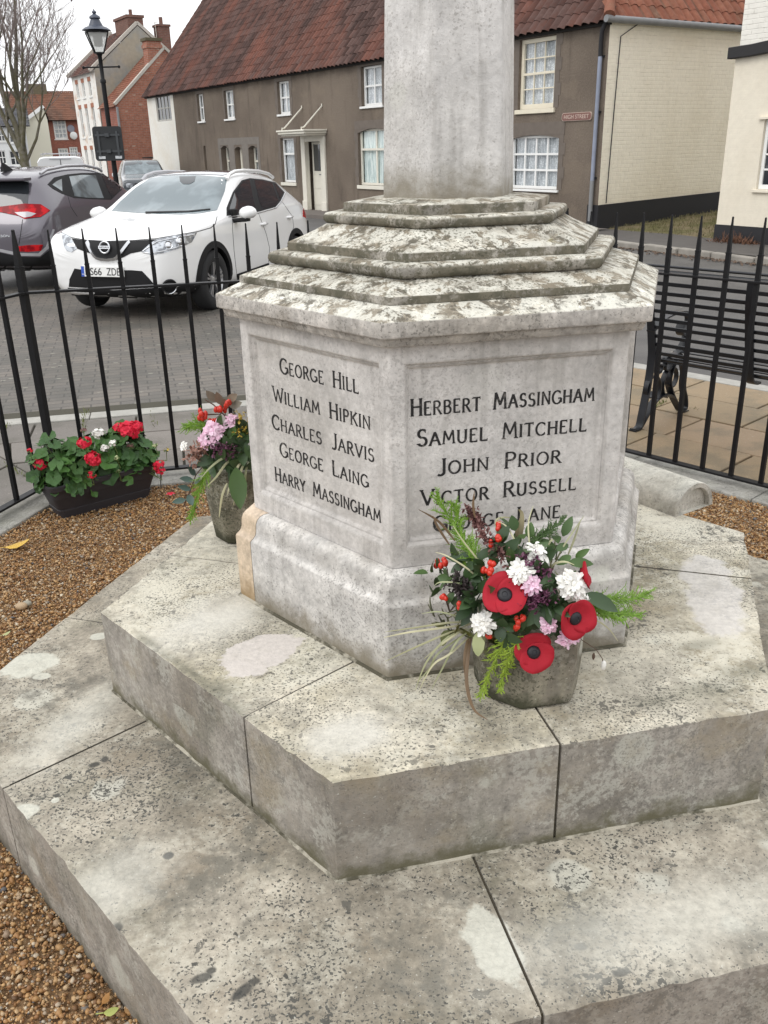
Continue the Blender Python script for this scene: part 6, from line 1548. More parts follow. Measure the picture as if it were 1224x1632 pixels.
gc.patch('clear_lens', [(24, 339), (45, 338), (58, 341), (50, 345.5), (39, 347.5), (30, 343.5)], CCLR, .014, 4, parent=gt_)
gc.patch('reflector', [(25.5, 393), (45, 390.5), (68.6, 390), (65.7, 399.5), (45, 401.5), (31, 400.5)], CRED, .010, 4)
gc.patch('bumper_trim', [(-10, 396), (0, 396.5), (29, 403), (61, 404), (73, 393), (84, 365), (86.5, 366), (77, 396), (64, 408), (29, 407.5), (0, 401), (-10, 400)], CSILV, .009, 5)
gc.patch('lower_bumper', [(-12, 402), (0, 402.5), (29, 409), (64, 410), (78, 399), (90, 384), (100, 395), (103, 425), (100, 447), (70, 452), (30, 447), (-12, 440)], CBLK, .007, 6)
gc.line('tailgate_gap', [(47, 305), (40, 318), (37, 326)], CSEAM, .005, 0.0); gc.line('tailgate_gap', [(36, 350), (33, 372), (30, 390)], CSEAM, .005, 0.0)
gc.line('door_gap', [(108, 312), (113, 330), (123, 345)], CSEAM, .004, 0.0)
m = MB(); m.bar((.34, -.58, 1.50), (.34, .58, 1.50), .22, .05); m.build('roof_spoiler', P_GREY, gcar, bevel=.02, seg=3)
m = MB(); v = [(.72, -.02, 1.60), (.92, -.02, 1.605), (.74, -.005, 1.70), (.80, -.005, 1.71)]; m.add([(.70, -.03, 1.59), (.95, -.03, 1.61), (.95, .03, 1.61), (.70, .03, 1.59), (.72, -.006, 1.71), (.77, -.006, 1.71), (.77, .006, 1.71), (.72, .006, 1.71)], [(3, 2, 1, 0), (4, 5, 6, 7), (0, 1, 5, 4), (1, 2, 6, 5), (2, 3, 7, 6), (3, 0, 4, 7)]); m.build('aerial', CBLK, gcar)
for sg in (-1, 1):
    m = MB(); m.tube([(.66, sg*.60, 1.555), (.85, sg*.60, 1.605), (1.4, sg*.60, 1.640), (2.0, sg*.605, 1.637), (2.4, sg*.62, 1.585), (2.52, sg*.63, 1.54)], .022, 8); m.build('roof_rail', CSILV, gcar, smooth=60)
    m = MB(); m.ball((2.75, sg*1.02, 1.08), .10, 12, 8, sq=(.7, 1.1, .75)); m.build('door_mirror', P_GREY, gcar, smooth=180)
p, n_ = gc.hit_px(8, 376); Mt = Matrix.Translation((p.x-.006, p.y+.06, p.z)) @ Matrix.Rotation(R(-90), 4, 'Z') @ Matrix.Rotation(R(86), 4, 'X')
place_text('TUCSON', .26, .030, Mt, CCHR, gcar, ext=.003)

# ---------------------------------------------------------------- smaller vehicles further off
SP = at_depth(231, 262, 35.5); sz = ground_z(SP.x, SP.y)
suv = thing('parked_car', 'dark green grey off roader facing this way, beyond the grey and white cars', 'car', (SP.x, SP.y, sz), R(90) + math.atan2(SP.x, SP.y)*-1 + R(4))
kz = 1.0
ST3 = [(.0, .70, .80, .45, .95, .80, .72, 1.04, 1.06), (.15, .80, .88, .40, 1.05, .88, .78, 1.13, 1.15), (.9, .84, .90, .40, 1.12, .89, .80, 1.19, 1.21), (1.25, .84, .90, .40, 1.14, .89, .77, 1.26, 1.28), (1.6, .84, .90, .4, 1.15, .89, .68, 1.60, 1.62), (1.85, .84, .90, .4, 1.16, .89, .65, 1.76, 1.79), (3.0, .84, .90, .4, 1.17, .89, .65, 1.78, 1.82), (4.3, .84, .9, .42, 1.16, .88, .64, 1.75, 1.79), (4.6, .8, .86, .45, 1.1, .84, .62, 1.5, 1.54), (4.7, .7, .8, .5, 1.0, .78, .6, 1.2, 1.24)]
sc_ = Car(suv, suv.matrix_basis.copy(), ST3, [(.9, .38), (3.7, .38)], P_DARK, .42)
for a in (.9, 3.7):
    for sg in (1, -1): sc_.wheel(a, .38, sg*.78, sg, r=.38)
sc_.patch('windscreen', [(-.70, 1.27), (.70, 1.27), (.60, 1.70), (0, 1.73), (-.60, 1.70)], CWSC, .006, .15, mode='local', d=lambda x, y: ((-2, x, y), (1, 0, 0)))
sc_.patch('grille', [(-.45, .80), (.45, .80), (.45, .98), (-.45, .98)], CBLK, .006, .1, mode='local', d=lambda x, y: ((-2, x, y), (1, 0, 0)))
for s in (-1, 1):
    sc_.patch('headlight', [(s*.52, .82), (s*.76, .84), (s*.76, .99), (s*.52, .98)], CLENS, .006, .1, mode='local', d=lambda x, y: ((-2, x, y), (1, 0, 0)))
    sc_.patch('side_glass', [(1.75, 1.22), (4.2, 1.22), (4.1, 1.62), (2.05, 1.64)], CGLS, .005, .2, mode='local', d=(lambda s: lambda x, y: ((x, s*3, y), (0, -s, 0)))(s))
    m = MB(); m.ball((1.62, s*1.05, 1.25), .13, 10, 8, sq=(.6, 1, .9)); m.build('door_mirror', P_VAN if s > 0 else P_DARK, suv, smooth=180)
VP = at_depth(97, 262, 42.0); vz = ground_z(VP.x, VP.y)
van = thing('parked_van', 'white panel van seen from behind with a rack on its roof', 'van', (VP.x, VP.y, vz), R(90) - math.atan2(VP.x, VP.y) - R(3))
zt_v = at_depth(97, 249, 42).z - vz
m = MB(); prof = [(.0, .98, .35), (.0, .99, .9), (.02, .99, 1.25), (.10, .93, zt_v-.14), (.16, .84, zt_v-.02), (.2, .6, zt_v)]
def vsec(a, ws, top, inset): return [(a, s*y, z) for s, y, z in ((1, .93, .38), (1, .99, .55), (1, .99, 1.2), (1, .99-inset*.5, top-.20), (1, .90-inset, top-.04), (1, .70-inset, top), (-1, .70-inset, top), (-1, .90-inset, top-.04), (-1, .99-inset*.5, top-.20), (-1, .99, 1.2), (-1, .99, .55), (-1, .93, .38))]
secs = [vsec(.0, 0, zt_v-.06, .06), vsec(.06, 0, zt_v-.01, .05), vsec(.3, 0, zt_v, .04), vsec(3.2, 0, zt_v, .04), vsec(3.7, 0, zt_v-.15, .08), vsec(4.3, 0, 1.35, .12), vsec(4.9, 0, 1.1, .15)]
v = [p for s in secs for p in s]; n = 12
m = MB(); m.add(v, [(i*n+j, i*n+(j+1) % n, (i+1)*n+(j+1) % n, (i+1)*n+j) for i in range(len(secs)-1) for j in range(n)] + [tuple(range(n))[::-1], tuple(range((len(secs)-1)*n, len(secs)*n))]); m.build('body', P_VAN, van, smooth=35)
m = MB(); m.box(-.012, -.002, -.012, .012, .5, zt_v-.12); m.build('door_gap', CSEAM, van)
m = MB(); m.box(-.02, -.004, -.45, .45, zt_v-.13, zt_v-.09); m.build('brake_lamp', CSILV, van)
m = MB()
for a in (.4, 1.4, 2.4): m.tube([(a, -.8, zt_v+.0), (a, -.8, zt_v+.10), (a, .8, zt_v+.10), (a, .8, zt_v+.0)], .02, 6)
for s in (-.7, .55, .7): m.tube([(.3, s, zt_v+.13), (2.6, s, zt_v+.13)], .02, 6)
m.build('roof_rack', CSILV, van)
for s in (-1, 1):
    m = MB(); m.box(-.02, -.003, s*.93-.05, s*.93+.05, .75, 1.15); m.build('tail_lamp', CRED, van)
for a in (.9, 3.9):
    for s in (-1, 1): m = MB(); m.lathe([(.18, -.09), (.32, -.10), (.34, 0), (.32, .10), (.18, .09)], (a, s*.90, .34), 18, axis='y'); m.build('wheel', CTYRE, van, smooth=40)
# ================================================================ pots, trough and flowers
def leafmat(name, c, c2=None, var=.35, rough=.5, scale=12):
    b = NB(name); n1 = b.noise(scale, 4); isl = b.island()
    cc = b.mix(isl, c, c2 or tuple(x*.6 for x in c)); cc = b.hsv(cc, .5, 1, b.math('MULTIPLY_ADD', n1, var*2, 1-var))
    return b.out(cc, rough, 0, None, Specular_IOR_Level=.4, Subsurface_Weight=0)
L_DARK = leafmat('dark_green_leaf', (.045, .085, .028), (.024, .048, .018), rough=.42)
L_MID = leafmat('green_leaf', (.065, .125, .028), (.045, .085, .025))
L_CON = leafmat('conifer_spray', (.20, .34, .035), (.13, .25, .03))
L_CON2 = leafmat('lime_conifer_spray', (.30, .40, .04), (.22, .33, .04))
L_GER = leafmat('geranium_leaf', (.065, .155, .030), (.030, .078, .020), rough=.55, var=.4)
L_STRAW = leafmat('dry_grass_blade', (.34, .30, .18), (.24, .20, .11))
L_STRIPE = leafmat('grass_blade', (.26, .28, .15), (.50, .47, .30))
L_VAR = leafmat('variegated_leaf', (.52, .54, .30), (.40, .46, .24))
L_OLIVE = leafmat('olive_leaf', (.13, .12, .03), (.08, .095, .03))
L_GLAU = leafmat('blue_green_leaf', (.075, .12, .10), (.05, .085, .07))
L_BRN = leafmat('brown_dry_leaf', (.20, .13, .07), (.13, .085, .05))
F_RED = leafmat('poppy_red_petal', (.40, .008, .022), (.34, .007, .018), var=.30, rough=.75, scale=30)
F_BLK = plain('poppy_black_centre', (.010, .010, .014), .5)
F_WHT = leafmat('white_petal', (.82, .81, .78), (.78, .76, .70), var=.06, rough=.7)
F_PNK = leafmat('pink_petal', (.72, .42, .56), (.76, .58, .68), var=.12, rough=.7)
F_GERR = leafmat('geranium_red_petal', (.68, .012, .045), (.56, .010, .035), var=.15, rough=.6)
F_PUR = leafmat('purple_floret', (.090, .025, .055), (.17, .06, .11), var=.3)
F_HEA = leafmat('dusky_pink_floret', (.20, .095, .085), (.14, .065, .06))
F_BER = plain('red_berry', (.55, .030, .014), .25, var=.15)
F_GOLD = plain('golden_bud', (.42, .30, .05), .5, var=.3)
STEM = plain('green_stem', (.075, .10, .035), .6); STEMB = plain('brown_stem', (.10, .06, .04), .7)
S_POT = stone('stone_vase', (.235, .215, .165), (.135, .125, .09), speck=.8, speckcol=(.06, .058, .04), white=.8, algae=.6, island=0, streak=.5, mott=2.2, sidepatch=.35, base_dark=(.0, .05, (.05, .05, .03)))  # dark contact line at the foot put into the vase colour
S_HALF = stone('broken_coping_stone', (.46, .43, .38), (.34, .31, .26), top=(.58, .56, .50), topdark=(.48, .46, .40), speck=.45, white=.4, algae=.2, island=0)
SOIL = plain('flower_foam', (.022, .03, .016), .95, bump=.4)
random.seed(77)
# front stone vase: irregular eight sided tapering block
VC = Vector((.318, 1.765, .5125))
vase = thing('stone_vase', 'squat grey stone flower vase with chamfered corners, on the step before the front inscription', 'vase', VC)
pl8 = []
for i in range(8):
    a = R(22.5 + 45*i + 12.6); rr = .122 if i % 2 else .130; pl8.append((math.cos(a)*rr, math.sin(a)*rr))
sq8 = [(.080, -.120), (.128, -.052), (.136, .06), (.085, .120), (-.062, .122), (-.118, .065), (-.124, -.035), (-.052, -.118)]
rotm = lambda p, a: (p[0]*math.cos(a)-p[1]*math.sin(a), p[0]*math.sin(a)+p[1]*math.cos(a))
sq8 = [rotm(p, R(12.6)) for p in sq8]
m = MB(); m.loft(sq8, [(.86, 0), (.88, .008), (.93, .09), (.93, .165), (.92, .19), (.89, .20), (.74, .20), (.72, .19), (.64, .17)], (0, 0), cap='both'); m.build('body', S_POT, vase, bevel=.008, seg=3)
m = MB(); m.loft(sq8, [(.74, .185), (.5, .22), (.1, .24)], (0, 0), cap='both'); m.build('flower_foam', SOIL, vase, smooth=60)
# the bouquet surface: pixels are carried on to a dome over the vase
DC = Vector((.325, 1.735, .775)); DR = Vector((.20, .115, .15))
def dome(px, py, c=None, r=None, lift=0.0):
    c = c or DC; r = r or DR
    d = ray(px, py); o_ = CAM - c
    a = Vector((d.x/r.x, d.y/r.y, d.z/r.z)); b_ = Vector((o_.x/r.x, o_.y/r.y, o_.z/r.z))
    A, B, C_ = a.dot(a), 2*a.dot(b_), b_.dot(b_)-1; disc = B*B-4*A*C_
    t = (-B - math.sqrt(disc))/(2*A) if disc > 0 else -B/(2*A)
    p = CAM + d*t; n_ = Vector(((p.x-c.x)/r.x**2, (p.y-c.y)/r.y**2, (p.z-c.z)/r.z**2)).normalized()
    return p + n_*lift, n_
def toward(n_, w=.5): # blend of surface normal and towards the viewer side
    return (n_*w + Vector((-.1, -.85, .5))*(1-w)).normalized()
def basis(n_, roll=0):
    q = n_.to_track_quat('Z', 'Y').to_matrix().to_4x4(); return q @ Matrix.Rotation(roll, 4, 'Z')
def poppy(px, py, rad, nrm, label, roll=0, lift=.02, group='paper poppies in the front vase', cone=.25):
    p, n_ = dome(px, py, lift=lift); n_ = Vector(nrm).normalized()
    t = thing('poppy', label, 'flower', p, 0, group); B = basis(n_, roll)
    def petal(cx, cy, rx, ry, z0, ang):
        m = MB(); m.M = B; v = [(0, 0, z0)]; f = []; rings = 4; nn = 22
        for k in range(1, rings+1):
            for j in range(nn):
                a = 2*PI*j/nn; rr = k/rings; x = cx*rr + rx*rr*math.cos(a)*(1+.03*math.sin(3*a)); y = cy*rr + ry*rr*math.sin(a); x, y = rotm((x, y), ang)
                v.append((x*rad, y*rad, z0 + rad*(cone*(x*x+y*y)**.75 + .07*math.sin(2*a+ang*7)*rr*rr + .035*math.sin(5*a+ang*3+roll)*rr*rr + .02*math.sin(11*a+roll*5)*rr)))
        f = [(0, 1+j, 1+(j+1) % nn) for j in range(nn)] + [(1+k*nn+j, 1+(k+1)*nn+j, 1+(k+1)*nn+(j+1) % nn, 1+k*nn+(j+1) % nn) for k in range(rings-1) for j in range(nn)]
        m.add(v, f); o = m.build('petal', F_RED, t, smooth=180); s = o.modifiers.new('solid', 'SOLIDIFY'); s.thickness = .0008; return o
    petal(0, .22, 1.0, .80, 0, 0); petal(0, -.30, .95, .74, .0022, .12)
    m = MB(); m.M = B; m.lathe([(0, .0085), (rad*.12, .008), (rad*.14, .0095), (rad*.20, .009), (rad*.30, .0075), (rad*.36, .004), (rad*.34, -.001)], n=20); m.build('centre', F_BLK, t, smooth=50)
    return t
poppy(806, 945, .044, (-.12, -.75, .62), 'red paper poppy highest and furthest left in the front vase', 1.2)
poppy(906, 973, .041, (.34, -.86, .16), 'red paper poppy turned aside at the right of the front vase', 1.9, lift=.034, cone=.32)
poppy(848, 1021, .041, (.10, -.90, .36), 'red paper poppy hanging lowest over the rim of the front vase', .3, lift=.03)
poppy(924, 917, .030, (.96, -.15, .25), 'red paper poppy seen edge on behind the white blooms', 1.4, lift=.0, cone=.5)
def mum(px, py, rad, nrm, mat_, name, label, group, lift=.015, layers=3, dom=None):
    p, n_ = dome(px, py, *(dom or (None, None)), lift=lift); n_ = Vector(nrm).normalized() if nrm else toward(n_)
    B = Matrix.Translation(p) @ basis(n_, random.random()*6); m = MB(); m.M = B
    for L in range(layers):
        k = 22 - 5*L; rr = rad*(1.10-.24*L)
        for j in range(k):
            a = 2*PI*(j+random.uniform(-.42, .42))/k; c, s = math.cos(a), math.sin(a); z = rad*(.06+.20*L); e = rr*random.uniform(.80, 1.12); w = rad*random.uniform(.26, .38); dr = random.uniform(-.30, .28); tw_a = random.uniform(-.25, .25)
            m.blade([(c*rad*.08, s*rad*.08, z*.5), (c*e*.5, s*e*.5, z+rad*.12), (math.cos(a+tw_a*.5)*e*.85, math.sin(a+tw_a*.5)*e*.85, z+rad*dr*.6), (math.cos(a+tw_a)*e, math.sin(a+tw_a)*e, z+rad*(dr-.08))], [w*.4, w, w*.95, w*.3], side=(-s, c, 0), fold=-.16, twist=random.uniform(-.5, .5))
    m.M = B; m.ball((0, 0, rad*.35), rad*.22, 8, 6)
    o = m.build(name, mat_, smooth=80); tag(o, label, 'flower', group); based(o, p); return o
W_ = 'white chrysanthemums in the front vase'
mum(829, 913, .027, (-.2, -.6, .7), F_WHT, 'white_chrysanthemum', 'white bloom just above the top left poppy', W_, .022)
mum(857, 884, .027, (.1, -.4, .8), F_WHT, 'white_chrysanthemum', 'white bloom at the top of the front bouquet', W_, .010)
mum(904, 929, .031, (.25, -.8, .5), F_WHT, 'white_chrysanthemum', 'largest white bloom, above the sideways poppy', W_, .020)
mum(921, 954, .022, (.6, -.7, .1), F_WHT, 'white_chrysanthemum', 'small white bloom tucked right of the largest one', W_, .020)
mum(776, 983, .026, (-.3, -.8, .3), F_WHT, 'white_chrysanthemum', 'white bloom alone at the lower left of the front bouquet', W_, .025)
P_ = 'pink chrysanthemums in the front vase'
mum(846, 930, .021, (.1, -.8, .5), F_PNK, 'pink_chrysanthemum', 'pale pink bloom right beside the top left poppy', P_, .026)
mum(869, 984, .019, (-.1, -.9, .3), F_PNK, 'pink_chrysanthemum', 'half open pink bloom between the two lower poppies', P_, .03)
mum(899, 1003, .023, (.2, -.9, .1), F_PNK, 'pink_chrysanthemum', 'pink and white bloom hanging below the sideways poppy', P_, .025)
def berries(pxs, label, group='berry sprigs in the front vase', dom=None, r=.0062, lift=.02):
    c_ = dome(*pxs[0], *(dom or (None, None)), lift=0)[0]; m = MB(); root = c_ - Vector((0, -.05, .07))
    for (x, y) in pxs:
        for _ in range(3):
            p, n_ = dome(x + random.uniform(-3.5, 3.5), y + random.uniform(-3.5, 3.5), *(dom or (None, None)), lift=lift+random.uniform(-.003, .006)); rr = r*random.uniform(.8, 1.15)
            m.ball(p, rr, 8, 6, mat=0, sq=(1, 1, 1.15)); m.tube([p, (p+root)/2+Vector((0, 0, .01)), root], .0011, 4, mat=1)
    o = m.build('berry_sprig', [F_BER, STEMB], smooth=80); tag(o, label, 'berries', group); based(o, c_); return o
berries([(719, 901), (713, 906)], 'red berries at the far left of the front bouquet'); berries([(797, 870), (790, 874)], 'red berries among dark leaves high in the front bouquet')
berries([(777, 909), (788, 903), (784, 912)], 'red berries directly above the top left poppy'); berries([(827, 976), (823, 988), (832, 972)], 'red berries squeezed between the two left poppies', lift=.03)
berries([(783, 1004)], 'two red berries below the lone white bloom'); berries([(720, 948), (744, 960)], 'scattered red berries left of the brown seed head'); berries([(798, 851)], 'single red berry beside the pink heather stem')
def spray(path, wid, mat_, label, group='conifer sprays in the front vase', name='conifer_sprig', dens=95, dom=None, world=None, lift0=.0, lift1=.03):
    pts = world or [dome(x, y, *(dom or (None, None)), lift=lift0+(lift1-lift0)*i/(len(path)-1))[0] for i, (x, y) in enumerate(path)]
    m = MB(); k = len(pts)
    def along(s):
        i = min(int(s*(k-1)), k-2); f_ = s*(k-1)-i; return pts[i].lerp(pts[i+1], f_), (pts[i+1]-pts[i]).normalized()
    m.tube([along(j/8)[0] for j in range(9)], [.0016*(1-.07*j) for j in range(9)], 4)
    for j in range(dens):
        s = (j+.5)/dens; p, d = along(s); sg = 1 if j % 2 else -1
        sd = d.cross(Vector((0, -.8, .6))).normalized()*sg; L = wid*(1.0-.6*s)*random.uniform(.35, 1.25)*(0.5+min(1, s*4)*.5)
        v_ = (d*.95 + sd*.42 + Vector((random.gauss(0, .30), random.gauss(0, .30), random.gauss(0, .28)))).normalized()
        q = p + v_*L; m.tube([p, p+v_*L*.5+Vector((0, 0, -.001)), q], [.0009, .0011, .0004], 4)
        for t in range(9):
            f_ = (t+1)/9.5; b_ = p + v_*L*f_; w2 = (v_*.7 + sd*random.choice((-1, 1))*.6 + Vector((random.gauss(0, .35), random.gauss(0, .35), random.gauss(0, .35)))).normalized(); l2 = L*.26*random.uniform(.6, 1.2)
            m.tube([b_, b_+w2*l2], [.0010, .0004], 3)
    o = m.build(name, mat_, smooth=60); tag(o, label, 'foliage', group); based(o, pts[0]); return o
spray([(768, 915), (750, 880), (730, 845), (707, 810)], .055, L_CON, 'tall bright green conifer spray at the upper left of the front bouquet')
spray([(775, 925), (757, 890), (742, 855), (735, 822)], .05, L_CON, 'second conifer spray, leaning beside the tallest one')
spray([(812, 995), (800, 1020), (787, 1048), (773, 1078)], .045, L_CON2, 'lime conifer spray drooping over the left rim of the front vase', lift0=.02, lift1=.045, dens=70)
spray([(826, 1000), (815, 1025), (808, 1045), (803, 1062)], .035, L_CON2, 'short lime conifer spray beside the drooping one', lift0=.03, lift1=.05)
spray([(905, 995), (938, 1000), (975, 1008), (1006, 1006)], .05, L_CON, 'bright green conifer spray reaching right from the front vase', world=[Vector((.42, 1.72, .755)), Vector((.48, 1.72, .755)), Vector((.535, 1.735, .745)), Vector((.585, 1.75, .75))])
spray([(905, 1003), (935, 1018), (965, 1025), (990, 1030)], .045, L_CON, 'lower conifer spray below the one reaching right', world=[Vector((.42, 1.715, .74)), Vector((.47, 1.71, .73)), Vector((.52, 1.715, .72)), Vector((.56, 1.72, .715))])
spray([(920, 960), (940, 965), (960, 972), (975, 977)], .035, L_CON, 'short conifer spray under the big glossy leaf')
spray([(840, 870), (855, 862), (875, 855), (893, 845)], .03, L_MID, 'feathery dull green spray at the top right of the front bouquet')
def florets(path, mat_, name, label, n=70, r=.0045, spread=.016, dom=None, group=None, lift=.02):
    pts = [dome(x, y, *(dom or (None, None)), lift=lift)[0] for x, y in path]; m = MB()
    for _ in range(n):
        s = random.random()*(len(pts)-1); i = min(int(s), len(pts)-2); p = pts[i].lerp(pts[i+1], s-i) + Vector((random.gauss(0, spread), random.gauss(0, spread), random.gauss(0, spread)))*.5
        rr = r*random.uniform(.6, 1.2)
        for q in range(3): 
            d = Vector((random.gauss(0, 1), random.gauss(0, 1)-.5, random.gauss(0, 1)+.4)).normalized(); m.blade([p, p+d*rr, p+d*rr*2], [rr*.5, rr*1.2, rr*.3])
    m.tube(pts, .0015, 4)
    o = m.build(name, mat_, smooth=60); tag(o, label, 'flower', group); based(o, pts[0]); return o
florets([(835, 893), (850, 900), (868, 912)], F_PUR, 'sedum_head', 'dark purple flower head behind the pale pink bloom', 110, group='purple flower heads in the front vase')
florets([(840, 958), (855, 950), (873, 942)], F_PUR, 'sedum_head', 'purple flower head right of the top left poppy', 90, group='purple flower heads in the front vase', lift=.028)
florets([(735, 925), (747, 932), (738, 938)], plain('brown_seed', (.04, .028, .028), .7), 'seed_head', 'round brown seed head at the left of the front bouquet', 110, .005, .022)
florets([(806, 893), (790, 880), (772, 855), (762, 835), (754, 824)], F_HEA, 'heather_stem', 'dusky pink heather like stem rising in front of the inscription', 150, .006, .013)
def leaf(m, p, d, L, w, up=None, bend=.25, mat=None):
    d = Vector(d).normalized(); up = Vector(up) if up else Vector((0, -.5, .85)); side = d.cross(up)
    side = side.normalized() if side.length > 1e-4 else d.orthogonal().normalized(); dn = side.cross(d)
    ks = (0, .18, .42, .68, .88, 1); ws = (.12, .72, 1, .82, .42, .04)
    m.blade([p + d*L*k - dn*(-bend)*L*k*k for k in ks], [w*x for x in ws], side=side, fold=.14, mat=mat)
def leaves(pxs, mat_, label, L=.045, w=.022, name='leaf_sprig', group='leaf sprigs in the front vase', n=4, dom=None, lift=.006, spread=15):
    m = MB(); base_ = dome(*pxs[0], *(dom or (None, None)), lift=-.04)[0]
    for (x, y) in pxs:
        for _ in range(n):
            p, n_ = dome(x+random.gauss(0, spread*.5), y+random.gauss(0, spread*.5), *(dom or (None, None)), lift=lift-.012+random.uniform(0, .015)); d = (n_*.25 + Vector((random.gauss(0, .8), random.gauss(-.2, .4), random.gauss(0, .8)))).normalized()
            leaf(m, p, d, L*random.uniform(.7, 1.15), w*random.uniform(.8, 1.15), up=n_, bend=random.uniform(-.3, .1))
        p = dome(x, y, *(dom or (None, None)), lift=0)[0]; m.tube([base_, p], .0015, 4)
    o = m.build(name, mat_, smooth=80); tag(o, label, 'foliage', group); based(o, base_); return o
leaves([(797, 862), (806, 880), (785, 880), (795, 895)], L_DARK, 'dark evergreen sprig around the high red berries', .05, .026)
leaves([(705, 925), (700, 912), (725, 915), (715, 935)], L_MID, 'small green leaf sprig at the far left of the front bouquet', .035, .02)
leaves([(715, 985), (735, 990), (700, 980), (728, 1000)], L_OLIVE, 'olive and yellow leaf sprig at the lower left of the front bouquet', .04, .024)
leaves([(760, 940), (770, 960), (755, 965), (745, 950), (765, 925)], L_DARK, 'dark leaf sprig left of the top left poppy', .05, .022)
leaves([(850, 975), (860, 962), (838, 990), (878, 962), (880, 975)], L_DARK, 'dark leaf sprig between the three poppies', .05, .024, lift=.012)
leaves([(812, 992), (805, 985), (800, 1000)], L_DARK, 'dark rounded leaves beside the lone white bloom', .04, .026, lift=.02, n=4)
leaves([(895, 880), (903, 895), (890, 868)], L_MID, 'broad green leaves at the upper right of the front bouquet', .045, .02, n=3)
leaves([(870, 900), (880, 920), (860, 915), (885, 945)], L_DARK, 'dark leaves filling the middle right of the front bouquet', .05, .024)
leaves([(830, 940), (820, 925), (845, 945)], L_DARK, 'dark leaves behind the top left poppy', .05, .03, lift=-.01)
def bigleaf(px, py, d, L, w, mat_, label, up=(0, -.6, .8), bend=-.25, lift=.02):
    p = dome(px, py, lift=lift)[0]; m = MB(); leaf(m, p, d, L, w, up, bend); o = m.build('leaf', mat_, smooth=80); tag(o, label, 'leaf'); based(o, p)
bigleaf(922, 945, (.85, -.1, -.28), .085, .036, L_DARK, 'big glossy dark leaf pointing right above the conifer sprays')
bigleaf(766, 997, (.05, -.25, -.9), .058, .028, L_VAR, 'cream edged variegated leaf hanging over the left rim')
def blades(lst, mat_, label, group, name='grass_blades', w=.006, world=False):
    m = MB(); P0 = None
    for pts in lst:
        Pp = [Vector(p) for p in pts]; P0 = P0 or Pp[0]; dense_ = []
        q = [Pp[0]] + Pp + [Pp[-1]]
        for i in range(1, len(q)-2):
            for j in range(5):
                s = j/5; a, b_, c_, d_ = q[i-1], q[i], q[i+1], q[i+2]; dense_.append(.5*((2*b_) + (-a+c_)*s + (2*a-5*b_+4*c_-d_)*s*s + (-a+3*b_-3*c_+d_)*s**3))
        dense_.append(Pp[-1]); k = len(dense_); m.blade(dense_, [w*math.sin(PI*min(.96, .12+.86*i/(k-1)))+.0006 for i in range(k)], side=((dense_[-1]-dense_[0]).cross(dense_[k//2]-CAM)).normalized(), fold=.12, twist=random.uniform(-.6, .6))
    o = m.build(name, mat_, smooth=80); tag(o, label, 'grass', group); based(o, P0); return o
def D_(x, y, dy=0.0):   # a point over the pot on the plane through the front of the bouquet
    return at_depth(x, y, 1.70+dy)
s0_ = D_(752, 994)
blades([[s0_, D_(720, 992, -.03), D_(665, 1000, -.03), D_(614, 1007, -.02)], [s0_, D_(710, 1000, -.04), D_(650, 1008, -.05), D_(612, 1016)], [s0_, D_(700, 1015, -.05), D_(655, 1035, -.06), D_(614, 1054, -.03)],
        [D_(756, 1000), D_(715, 1015, -.05), D_(680, 1055, -.07), D_(662, 1100, -.07)], [D_(756, 1000), D_(700, 1040, -.06), D_(685, 1065, -.06), D_(667, 1085, -.06)], [D_(760, 1003), D_(720, 1040, -.06), D_(690, 1060, -.07), D_(668, 1100, -.06)], [D_(758, 1000), D_(730, 1020, -.05), D_(705, 1065, -.06), D_(688, 1098, -.05)], [D_(745, 1000), D_(725, 1012, -.05), D_(700, 1030, -.06), D_(676, 1050, -.06)]], L_STRIPE, 'fan of pale striped grass blades trailing left from the front vase', 'grass blades in the front vase', w=.0040)
blades([[D_(752, 1010), D_(746, 1045, -.04), D_(744, 1090, -.07), D_(755, 1130, -.09), D_(777, 1147, -.10)], [D_(748, 1010), D_(741, 1050, -.04), D_(745, 1105, -.06)]], L_BRN, 'long brown grass blade hanging down to the step before the front vase', 'grass blades in the front vase', w=.0075)
blades([[D_(725, 862, .03), D_(700, 832, .03), D_(667, 812, .03)], [D_(757, 825, .04), D_(754, 805, .04), D_(756, 783, .04)], [D_(716, 868, .02), D_(698, 840, .02), D_(690, 822, .02)]], L_BRN, 'brown withered blades sticking up over the inscription', 'grass blades in the front vase', w=.0050)
blades([[D_(818, 875, .03), D_(830, 850, .03), D_(832, 820, .04), D_(826, 812, .04)], [D_(815, 880, .03), D_(822, 855, .04), D_(829, 825, .05)]], L_STRAW, 'dry curled leaf standing straight at the top of the bouquet', 'grass blades in the front vase', w=.009)
blades([[D_(870, 900), D_(876, 870, .0), D_(876, 835, .02)], [D_(876, 905), D_(882, 880), D_(886, 850, .02)], [D_(885, 940, -.02), D_(878, 905, -.05), D_(900, 895, -.06), D_(925, 905, -.05)], [D_(880, 935), D_(868, 890, -.02), D_(880, 860, -.02), D_(897, 872, -.02)], [D_(892, 945, -.03), D_(893, 925, -.06), D_(884, 910, -.06)], [D_(905, 885), D_(915, 860, .01), D_(925, 830, .02)], [D_(800, 880, .02), D_(790, 835, .04), D_(800, 825, .04), D_(820, 826, .03)]], L_STRIPE, 'striped blades arching over the right of the front bouquet', 'grass blades in the front vase', w=.0042)
